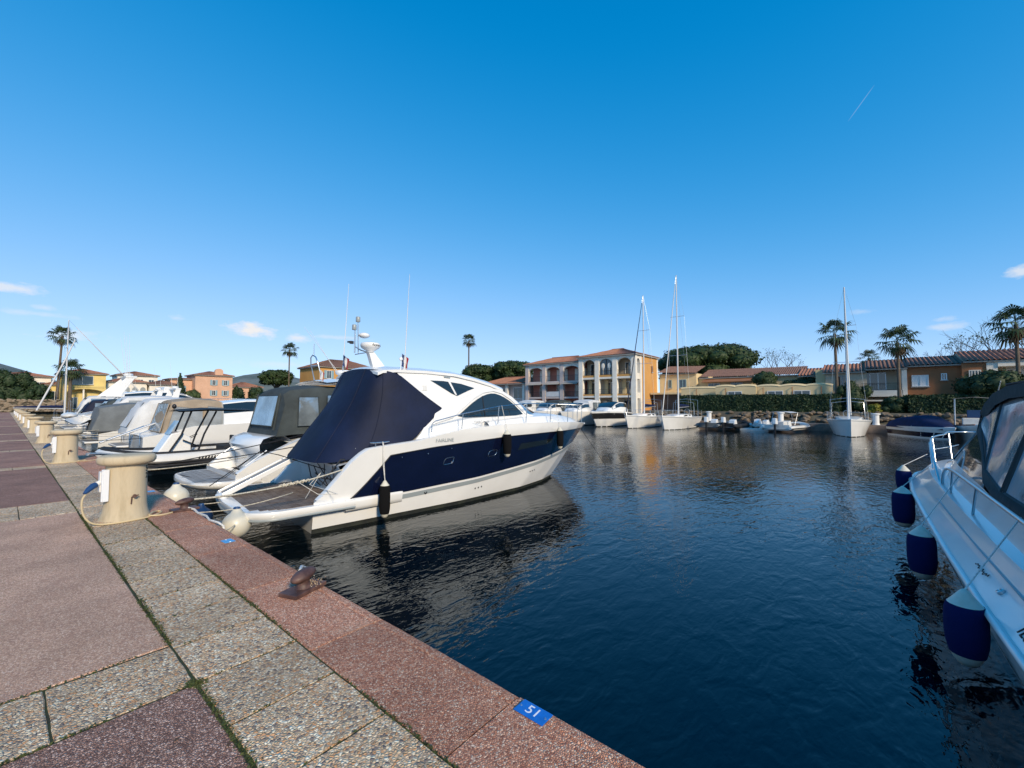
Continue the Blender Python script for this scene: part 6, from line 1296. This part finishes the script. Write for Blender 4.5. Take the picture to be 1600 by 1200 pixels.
# --- houses beyond the end of the quay
def house(label, name, x0, x1, y0, y1, z0, ze, zr, wall, wins=(), roofm='tile', inset=None, frame='white', glass='glassblue', extra=None):
    t = thing(name, label, 'house', ((x0 + x1) / 2, y0, 0)); t.location = (0, 0, 0)
    MB().box(x0, x1, y0, y1, z0, ze - .05).build('wall', wall, t)
    # hip roof, ridge along x
    ov = .5; a0, a1, b0, b1 = x0 - ov, x1 + ov, y0 - ov, y1 + ov; ins = (b1 - b0) / 2 if inset is None else inset; ym = (b0 + b1) / 2; ins = min(ins, (a1 - a0) / 2 - .2); r0, r1 = (a0 + ins, ym, zr), (a1 - ins, ym, zr)
    roof_plane(t, (a1, b0, ze), (a0, b0, ze), r0, r1, roofm, .4, .06); roof_plane(t, (a0, b1, ze), (a1, b1, ze), r1, r0, roofm, .4, .06); roof_plane(t, (a0, b0, ze), (a0, b1, ze), r0, r0, roofm, .4, .06); roof_plane(t, (a1, b1, ze), (a1, b0, ze), r1, r1, roofm, .4, .06)
    MB().box(a0 + .1, a1 - .1, b0 + .1, b1 - .1, ze - .2, ze - .05).build('eaves', 'concrete', t)
    for x, z, w, h, sh_ in wins: window(t, (x, y0 - .01, z), (1, 0, 0), w, h, sh_, frame, glass, nrm=(0, -1, 0), bars=1)
    if extra: extra(t)
    return t
def ex_y(t):
    MB().box(6.2, 12.4, 128.4, 129.9, 5.0, 5.4).build('balcony', 'w_yellow', t); arch_span(t, 128.5, 6.4, 12.2, 3.8, 4.7, 5.0, .3, 'w_yellow', axis='x')
    for x in (6.2, 12.2): MB().box(x, x + .3, 128.4, 128.8, 0, 5.0).build('pillar', 'w_yellow', t)
    MB().box(8.9, 9.15, 128.4, 128.7, 0, 4.6).build('pillar', 'w_white', t)
house('yellow house with arched porch beyond the stone wall', 'yellow_house', 5.6, 12.6, 130, 138, 0, 8.1, 9.3, 'w_yellow', [(7.2, 5.7, 3.4, 1.9, None), (10.4, .5, 1.2, 2.4, None), (7.0, .5, 1.3, 2.4, None)], extra=ex_y)
house('white house with flat tiled roof behind the tall palm', 'white_house', -3.2, 4.6, 136, 144, 0, 7.4, 8.4, 'w_white', [(2.0, 4.6, 1.8, 1.6, None), (-1.5, 4.6, 1.4, 1.6, None)])
house('low yellow outbuilding between palms', 'yellow_outbuilding', 3.2, 7.0, 131.5, 136, 0, 5.6, 6.2, 'w_yellow', [(4.2, 2.0, 1.6, 2.2, None)])
ab = house('white arcaded house with red tiled roof beside the yellow house', 'white_arcade_house', 12.9, 20.0, 132, 138, 0, 6.6, 7.6, 'w_white', [])
for i in range(5): 
    x = 13.1 + i * 1.42; MB().prism([(x, 131.97, 3.2), (x + 1.0, 131.97, 3.2)] + [(x + .5 + .5 * math.cos(t), 131.97, 4.9 + .55 * math.sin(t)) for t in [math.pi * k / 8 for k in range(9)]], (0, .02, 0)).build('arched_window', 'shutter', ab)
house('tall white house behind the flybridge boat', 'tall_white_house', 15.6, 23.2, 139, 147, 0, 8.6, 9.7, 'w_white', [(17.0, 6.0, 1.1, 1.6, None), (19.3, 6.0, 1.1, 1.6, None), (21.4, 6.0, 1.1, 1.6, None)])
house('low white house with dark tiled roof near the cypress', 'low_white_house', 20.3, 25.6, 131, 137, 0, 6.2, 7.3, 'w_white', [(21.4, 3.5, 1.2, 1.2, None)], 'tiledark')
house('low peach annexe behind the cypress', 'peach_annexe', 24.6, 31.6, 133, 139, 0, 7.8, 8.2, 'w_peach', [(26.3, 4.6, 1.0, 1.4, 'shutterblue')])
def ex_p(t): MB().prism([(33.2, 129.9, 8.4), (35.0, 129.9, 8.4), (35.0, 129.9, 10.0)] + [(34.1 + .9 * math.cos(a), 129.9, 10.0 + .7 * math.sin(a)) for a in [math.pi * k / 8 for k in range(1, 8)]] + [(33.2, 129.9, 10.0)], (0, .9, 0)).build('bell_gable', 'w_peach', t)
house('three storey peach house with pale blue shutters', 'peach_house', 29.0, 37.2, 130, 138, 0, 8.9, 10.1, 'w_peach', [(32.6, 6.3, .8, 1.4, 'shutterblue'), (35.2, 6.3, .8, 1.4, 'shutterblue'), (32.6, 3.6, .8, 1.4, 'shutterblue'), (35.2, 3.6, .8, 1.4, 'shutterblue')], extra=ex_p)
house('distant red roofed cottage between pine and peach house', 'red_roofed_cottage', 40, 48, 140, 147, 0, 6.4, 7.9, 'w_peach', [(42, 3.5, 1.2, 1.2, None)])
oh = house('orange house with pale blue shutters behind the navy cover', 'orange_house', 39.5, 53.0, 86, 95, -.2, 9.3, 11.3, 'w_orange', [(41.0, 6.8, 1.0, 1.7, 'shutterblue'), (44.0, 6.8, 1.0, 1.7, 'shutterblue'), (47.2, 6.8, 1.0, 1.7, 'shutterblue'), (50.2, 6.8, 1.0, 1.7, 'shutterblue')], 'tiledark')
# dry stone wall closing the quay
sw = thing('stone_wall', 'rough brown stone wall at the end of the quay', 'wall', (0, 121, 0)); MB().box(-30, 6, .35, .9, 0, 2.3).build('core', 'bank', sw)
srk = [rock_mesh(20 + i) for i in range(4)]
M['wallstone'] = mat('wall_stone', (.20, .15, .10), .9, c2=(.32, .26, .19), vscale=1.0, bump=.02, bscale=8)
b = MB(); r2 = random.Random(8)
for k in range(420):
    x = r2.uniform(-13, 6); z = r2.uniform(.1, 2.35); s_ = r2.uniform(.16, .34); b.ell((x, .32, z), (s_ * 1.3, .2, s_ * .75), 7, 5, rot=Matrix.Rotation(r2.uniform(-.3, .3), 3, 'Y'))
b.build('stones', 'wallstone', sw, smooth=50)['kind'] = 'stuff'
# ------------------------------------------------------------------ vegetation and hills
def leafmat(name, c, c2, rough=.6):
    m = mat(name, c, rough, c2=c2, vscale=.9, spec=.3, ramp=(.3, .7)); nt = m.node_tree; b_ = nt.nodes['Principled BSDF']
    return m
M['pine'] = leafmat('pine_needles', (.016, .032, .010), (.045, .075, .022))
M['hedge'] = leafmat('hedge_leaves', (.014, .030, .012), (.035, .062, .022))
M['shrub'] = leafmat('shrub_leaves', (.028, .050, .016), (.07, .10, .035))
M['bright'] = leafmat('bright_leaves', (.12, .13, .012), (.22, .20, .03))
M['palmleaf'] = leafmat('palm_leaves', (.022, .042, .014), (.06, .085, .03))
M['palmdead'] = leafmat('palm_skirt', (.07, .05, .03), (.12, .09, .05))
M['bark'] = mat('bark', (.10, .075, .055), .95, c2=(.16, .13, .10), vscale=4, bump=.02, bscale=14)
M['barkdark'] = mat('bark_dark', (.045, .035, .03), .95, bump=.02, bscale=10)
def crown_points(blobs, n, rng):
    vols = np.array([b_[3] * b_[4] * b_[5] for b_ in blobs]) ** .7; cnt = (n * vols / vols.sum()).astype(int); P = []; Q = []
    for (cx, cy, cz, rx, ry, rz), k in zip(blobs, cnt):
        d = rng.normal(size=(k, 3)); d /= np.linalg.norm(d, axis=1, keepdims=True); r = rng.uniform(.72, 1.06, (k, 1)) ** .6
        lump = 1 + .10 * np.sin(d[:, :1] * 6 + cx) * np.sin(d[:, 1:2] * 7 + cy) + .07 * np.sin(d[:, 2:] * 9 + cz)
        P.append(np.array([cx, cy, cz]) + d * r * lump * np.array([rx, ry, rz])); Q.append(d + rng.normal(0, .55, (k, 3)) + np.array([0, 0, .25]))
    return np.concatenate(P), np.concatenate(Q)
def blob_core(parent, blobs, m, k=.86, name='crown_core'):
    b = MB()
    for cx, cy, cz, rx, ry, rz in blobs: b.ell((cx, cy, cz), (rx * k, ry * k, rz * k), 12, 8)
    o = b.build(name, m, parent, smooth=60, recalc=False); o['kind'] = 'stuff'; return o
def subblobs(cx, cy, cz, rx, ry, rz, n, k, rng, flat=True):
    out_ = []
    for i in range(n):
        a = i * 2.399 + rng.uniform(0, .5); q = math.sqrt((i + .5) / n); x = cx + rx * q * .82 * math.cos(a); y_ = cy + ry * q * .82 * math.sin(a)
        z = cz + rz * math.sqrt(max(0, 1 - q * q * .9)) * .62 * (1 if flat else rng.choice([-1, 1])); s_ = rng.uniform(.75, 1.25) * k
        out_.append((x, y_, z, rx * s_, ry * s_, rz * s_ * 1.1))
    return out_
def pine(label, cx, cy, cz, rx, ry, rz, z0, n, size, nb=26, seed=1):
    rng = np.random.default_rng(seed); t = thing('umbrella_pine', label, 'tree', (cx, cy, z0)); bl = subblobs(0, 0, cz - z0, rx, ry, rz, nb, .30, rng) + [(math.cos(k * .9) * rx * .62, math.sin(k * .9) * ry * .62, cz - z0 - rz * .12, rx * .32, ry * .32, rz * .34) for k in range(7)]
    P, Q = crown_points(bl, n, rng); leaf_mesh('crown', P, Q, size, 'pine', t, .5, rng=rng); blob_core(t, bl, 'pine', .8)
    MB().tube([(0, 0, 0), (.2, .1, (cz - z0) * .5), (0, 0, cz - z0 + rz * .2)], [.45, .36, .25], 9).build('trunk', 'bark', t, smooth=60)
    for k in range(9):
        q = bl[(k * 5) % len(bl)]; MB().tube([(0, 0, (cz - z0) * .72), (q[0] * .5, q[1] * .5, (cz - z0) * .86), (q[0], q[1], q[2])], [.2, .14, .06], 6).build('limb', 'bark', t, smooth=60)
    return t
pine('large dark umbrella pine dome behind the cream house', 76, 21.0, 7.5, 7.0, 8.4, 4.6, .7, 16000, .24, 34, 3)
pine('dark umbrella pine behind the lilac arcade', 66, 56.5, 7.8, 4.6, 4.8, 3.0, -.2, 7000, .24, 22, 4)
pine('dark umbrella pine beside the slim palm by the yacht roof', 62.5, 62.5, 7.2, 4.0, 4.2, 2.8, -.2, 6000, .24, 20, 5)
pine('round umbrella pine near the orange house', 35.2, 96.5, 6.6, 3.3, 3.3, 2.4, -.2, 5000, .24, 18, 6)
def palm(label, x, y, z0, h, r, n=34, seed=1, skirt=True, tr=.15, lean=0.0):
    """fan palm: trunk, fan leaves each a ring of blades on a stalk, skirt of dead leaves"""
    rng = np.random.default_rng(seed); t = thing('fan_palm', label, 'palm tree', (x, y, z0))
    MB().tube([(0, 0, 0), (lean * .3, lean * .2, h * .4), (lean * .8, lean * .1, h * .8), (lean, 0, h)], [tr * 1.5, tr, tr * .85, tr * .9], 9).build('trunk', 'bark', t, smooth=60)
    def fans(n_, el_lo, el_hi, rl, m, nm):
        V = []; F = []
        for i in range(n_):
            az = i * 2.399 + rng.uniform(-.3, .3); el = el_lo + (el_hi - el_lo) * ((i + .5) / n_) + rng.uniform(-.15, .15); L_ = rl * rng.uniform(.85, 1.1)
            d = Vector((math.cos(az) * math.cos(el), math.sin(az) * math.cos(el), math.sin(el))); side = d.cross(Vector((0, 0, 1))).normalized(); up = side.cross(d)
            base = Vector((lean, 0, h)); hub = base + d * L_ * .56
            o = len(V); V += [base - side * .02, base + side * .02, hub + side * .02, hub - side * .02]; F.append((o, o + 1, o + 2, o + 3))
            nb = 13; sp = R(118)
            for k in range(nb):
                a = -sp + 2 * sp * k / (nb - 1); bl = L_ * .50 * (1 - .18 * abs(a) / sp) * rng.uniform(.9, 1.08)
                e = (d * math.cos(a) + side * math.sin(a)).normalized(); droop = Vector((0, 0, -1)) * bl * (.34 + .2 * rng.uniform())
                w = e.cross(up).normalized() * bl * .075; o = len(V); mid = hub + e * bl * .55 + up * bl * .05
                V += [hub, mid - w, hub + e * bl + droop, mid + w]; F.append((o, o + 1, o + 2, o + 3))
        me = bpy.data.meshes.new(nm); me.from_pydata([tuple(v) for v in V], [], F); me.materials.append(M[m]); o_ = bpy.data.objects.new(nm, me); col.objects.link(o_); o_.parent = t; return o_
    fans(int(n * .72), R(-48), R(80), r * 1.08, 'palmleaf', 'crown')
    if skirt: fans(int(n * .35), R(-84), R(-60), r * .72, 'palmdead', 'skirt')
    return t
palm('slender fan palm rising above the pines behind the yacht', 61.5, 64.8, -.2, 15.2, 1.75, 36, 1, tr=.17)
palm('fan palm behind the lone sailing yacht mast', 55.6, 2.25, .6, 8.6, 1.85, 34, 2, tr=.15, lean=-.2)
palm('fan palm in front of the brown house', 55.6, -2.75, .6, 7.2, 1.9, 34, 3, tr=.15)
palm('fan palm at the end of the terraced houses', 55.6, -10.6, .6, 8.1, 2.0, 34, 4, tr=.15)
palm('tall slim fan palm by the yellow house', 5.1, 128, 0, 15.6, 2.5, 34, 5, tr=.22, lean=.4)
palm('shorter bushy palm before the yellow house', 6.9, 127, 0, 8.6, 2.6, 44, 6, tr=.3)
palm('fan palm beside the round pine', 36.8, 94, -.2, 13.2, 1.9, 34, 7, tr=.15)
palm('small palm behind the balcony house roof', 66, -.6, .6, 6.6, 1.3, 24, 8)
def bush(label, cx, cy, z0, rx, ry, rz, n=1500, size=.09, m='shrub', seed=1, nb=9, name='bush', cat='bush', core=.85, stem=True):
    rng = np.random.default_rng(seed + 50); t = thing(name, label, cat, (cx, cy, z0)); bl = [(0, 0, rz * .9, rx * .72, ry * .72, rz * .8)] + subblobs(0, 0, rz * .95, rx, ry, rz, nb, .36, rng, False)
    bl = [(a, b_, max(c, f * .7), d, e, f) for a, b_, c, d, e, f in bl]
    P, Q = crown_points(bl, n, rng); leaf_mesh('foliage', P, Q, size, m, t, .55, rng=rng); blob_core(t, bl, m, core, 'inner_foliage')
    if stem: MB().tube([(0, 0, -.1), (0, 0, rz)], [.12, .06], 6).build('stem', 'barkdark', t)
    return t
def hedge(label, x0, x1, y0, y1, z0, z1, n, size=.10, m='hedge', seed=1):
    rng = np.random.default_rng(seed); t = thing('clipped_hedge', label, 'hedge', ((x0 + x1) / 2, (y0 + y1) / 2, z0)); t.location = (0, 0, 0)
    P = []; Q = []
    A = [((y1 - y0) * (z1 - z0), 'f'), ((y1 - y0) * (x1 - x0), 't'), ((x1 - x0) * (z1 - z0) * 2, 's')]; tot = sum(a for a, _ in A)
    for a, kd in A:
        k = int(n * a / tot); u = rng.uniform(0, 1, k); v = rng.uniform(0, 1, k); e = rng.normal(0, .05, k)
        w = .05 * np.sin(u * (y1 - y0) * 2.2) + .04 * np.sin(v * 7 + u * 23)
        if kd == 'f': P.append(np.stack([x0 - w + e, y0 + u * (y1 - y0), z0 + v * (z1 - z0)], 1)); Q.append(np.tile([-1., 0, .2], (k, 1)))
        elif kd == 't': P.append(np.stack([x0 + v * (x1 - x0), y0 + u * (y1 - y0), z1 + w * .6 + e], 1)); Q.append(np.tile([0., 0, 1], (k, 1)))
        else: P.append(np.stack([x0 + u * (x1 - x0), np.where(rng.random(k) < .5, y0, y1) + e, z0 + v * (z1 - z0)], 1)); Q.append(np.tile([0., -1, .2], (k, 1)))
    P = np.concatenate(P); Q = np.concatenate(Q) + rng.normal(0, .5, P.shape); leaf_mesh('foliage', P, Q, size, m, t, .6, rng=rng)
    MB().box(x0 + .06, x1 - .06, y0 + .06, y1 - .06, z0 - .2, z1 - .06).build('inner_foliage', m, t)
    return t
hedge('long clipped dark hedge below the cream terrace wall', 53.3, 54.4, 7.7, 18.2, .5, 2.55, 13000, seed=1)
hedge('clipped dark hedge section nearer the lone sailing yacht', 53.5, 54.6, 2.0, 7.64, .5, 2.50, 7000, seed=2)
hedge('dark hedge below the brown house', 53.8, 54.9, -9.5, -3.3, .5, 2.35, 7000, seed=3); hedge('dark hedge running on past the fishing boat', 53.6, 54.8, -24, -9.55, .5, 2.6, 8000, seed=4)
bush('yellow flowering shrub by the lone sailing yacht', 53.6, -.75, .5, .55, .65, .55, 900, .07, 'bright', 11)
bush('dark rounded shrub behind the yellow shrub', 54.2, -2.3, .5, .9, 1.1, .95, 1400, .08, 'hedge', 12); bush('dark broad shrub under the fan palm', 55.0, .9, .5, 1.2, 1.5, 1.9, 2400, .10, 'hedge', 13)
bush('leafy shrub under the palm by the brown house', 55.2, -3.4, .5, .7, .9, 1.0, 1200, .1, 'shrub', 14)
bush('broad dark tree hiding the end balcony', 54.9, -9.2, .5, 1.8, 2.5, 2.1, 5200, .13, 'hedge', 15, 16, 'garden_tree', 'tree')
bush('pale green bushy tree on the cream terrace', 60.2, 9.6, 3.0, 1.3, 1.45, 1.45, 2600, .11, 'shrub', 16, 12, 'garden_tree', 'tree')
bush('dark spreading tree on the terrace by the grey house', 60.2, 5.6, 3.0, 1.1, 2.0, .95, 2400, .11, 'hedge', 17, 12, 'garden_tree', 'tree')
for i, (y_, r_, lab) in enumerate(((17.9, .75, 'round clipped bush above the garage'), (14.1, .55, 'small round bush at the lilac wall top'), (12.3, .6, 'middle round bush on the terrace wall'), (10.9, .62, 'round bush beside the pale green tree'), (8.1, .75, 'wide round bush right of the pale green tree'), (6.6, .8, 'dark round bush below the spreading tree'), (4.9, .65, 'grey green round bush near the chimney block'))):
    bush(lab, 57.6, y_, 2.95, .7, r_, .55, 800, .08, 'shrub' if i in (4, 6) else 'hedge', 30 + i, 6)
for i, (x, y_, rx, rz, lab) in enumerate(((-1.2, 126.5, 3.4, 4.2, 'large dark evergreen bush mass by the stone wall'), (2.6, 125.5, 1.8, 2.8, 'dark evergreen bush beside the tall slim palm'), (-6.5, 127, 3.5, 4.0, 'dark evergreen bush at the landward wall end'))): bush(lab, x, y_, 0, rx, 2.2, rz, 5200 if i != 1 else 2500, .2, 'hedge', 40 + i, 14)
bush('shrubs below the peach annexe', 28.2, 128.5, 0, 1.8, 1.4, 2.6, 1600, .16, 'shrub', 44); bush('dark tree right of the peach house', 39.5, 132, 0, 2.0, 2, 3.4, 2200, .2, 'hedge', 45, 10, 'garden_tree', 'tree'); bush('dark bushy tree left of the round pine', 45, 135, 0, 3.2, 2.4, 3.3, 3000, .22, 'hedge', 46, 12, 'garden_tree', 'tree'); bush('dark low trees beneath the round pine', 38, 104, 0, 3.4, 2.4, 2.6, 3000, .2, 'hedge', 47, 12, 'garden_tree', 'tree')
# cypress
rng = np.random.default_rng(9); cy = thing('cypress', 'dark conical cypress in front of the peach annexe', 'tree', (25.6, 128.5, 0)); bl = [(0, 0, 2 + k * .85, 1.75 * (1 - k / 8.4), 1.75 * (1 - k / 8.4), 1.3) for k in range(8)]; P, Q = crown_points(bl, 4200, rng); leaf_mesh('crown', P, Q, .16, 'hedge', cy, .5, rng=rng); blob_core(cy, bl, 'hedge', .85); MB().tube([(0, 0, 0), (0, 0, 6)], [.2, .05], 6).build('trunk', 'bark', cy)
# leafless trees behind the terraced houses
def bare_tree(label, x, y, z0, h, seed, leaves=0):
    r3 = random.Random(seed); t = thing('bare_tree', label, 'tree', (x, y, z0)); b = MB(); tips = []
    def grow(p, d, L_, r_, lv):
        q = p + d * L_; b.tube([p, p.lerp(q, .5) + Vector((r3.uniform(-.05, .05), r3.uniform(-.05, .05), 0)) * L_, q], [r_, r_ * .85, r_ * .65], 5 if lv < 2 else 3)
        if lv == 5: tips.append(q); return
        for k in range(3 if lv < 3 else 2):
            nd = (d + Vector((r3.uniform(-.75, .75), r3.uniform(-.75, .75), r3.uniform(-.15, .5)))).normalized(); grow(q, nd, L_ * r3.uniform(.62, .82), r_ * .6, lv + 1)
    grow(Vector((0, 0, 0)), Vector((0, 0, 1)), h * .32, .16, 0); b.build('branches', 'barkdark', t, recalc=False)
    if leaves:
        rg = np.random.default_rng(seed); P = np.array([tuple(p) for p in tips for _ in range(leaves)]); leaf_mesh('leaves', P + rg.normal(0, .18, P.shape), rg.normal(size=P.shape), .09, 'shrub', t, .6, rng=rg)
    return t
bare_tree('bare winter tree behind the brown house roof', 70, -6.2, .7, 7.6, 1, 0); bare_tree('sparse leaved tree behind the end roof', 70, -10.2, .7, 9.2, 2, 3); bare_tree('tall bare tree beyond the last palm', 73, -13.5, .7, 11, 3, 0); bare_tree('small bare tree beside the big pine', 78, 10.6, .7, 9.5, 4, 2)
# wooded hills
M['hill'] = mat('wooded_hill', (.09, .115, .10), .95, c2=(.17, .19, .18), vscale=.02, bump=3, bscale=.08)
def hill(name, label, pts, depth, y0):
    b = MB(); rows = []
    for x, z in pts: rows.append([(x, y0 - depth, -2), (x, y0 - depth * .5, z * .55), (x, y0, z), (x, y0 + depth, -2)])
    tag(b.loft(rows).build(name, 'hill', smooth=60), label, kind='structure')
r3 = random.Random(2)
hill('hills', 'wooded hill ridge beyond the left houses', [(-700 + 40 * i, max(4, interp(-700 + 40 * i, [-700, -300, -60, -20, 40, 100, 160], [50, 80, 76, 69, 48, 22, 4]) + r3.uniform(-4, 4))) for i in range(26)], 260, 1050)
hill('far_hills', 'paler distant hill behind the round pine', [(150 + 50 * i, max(3, interp(150 + 50 * i, [150, 330, 430, 520, 700, 1000], [8, 55, 88, 74, 50, 20]) + r3.uniform(-4, 4))) for i in range(18)], 300, 1250)
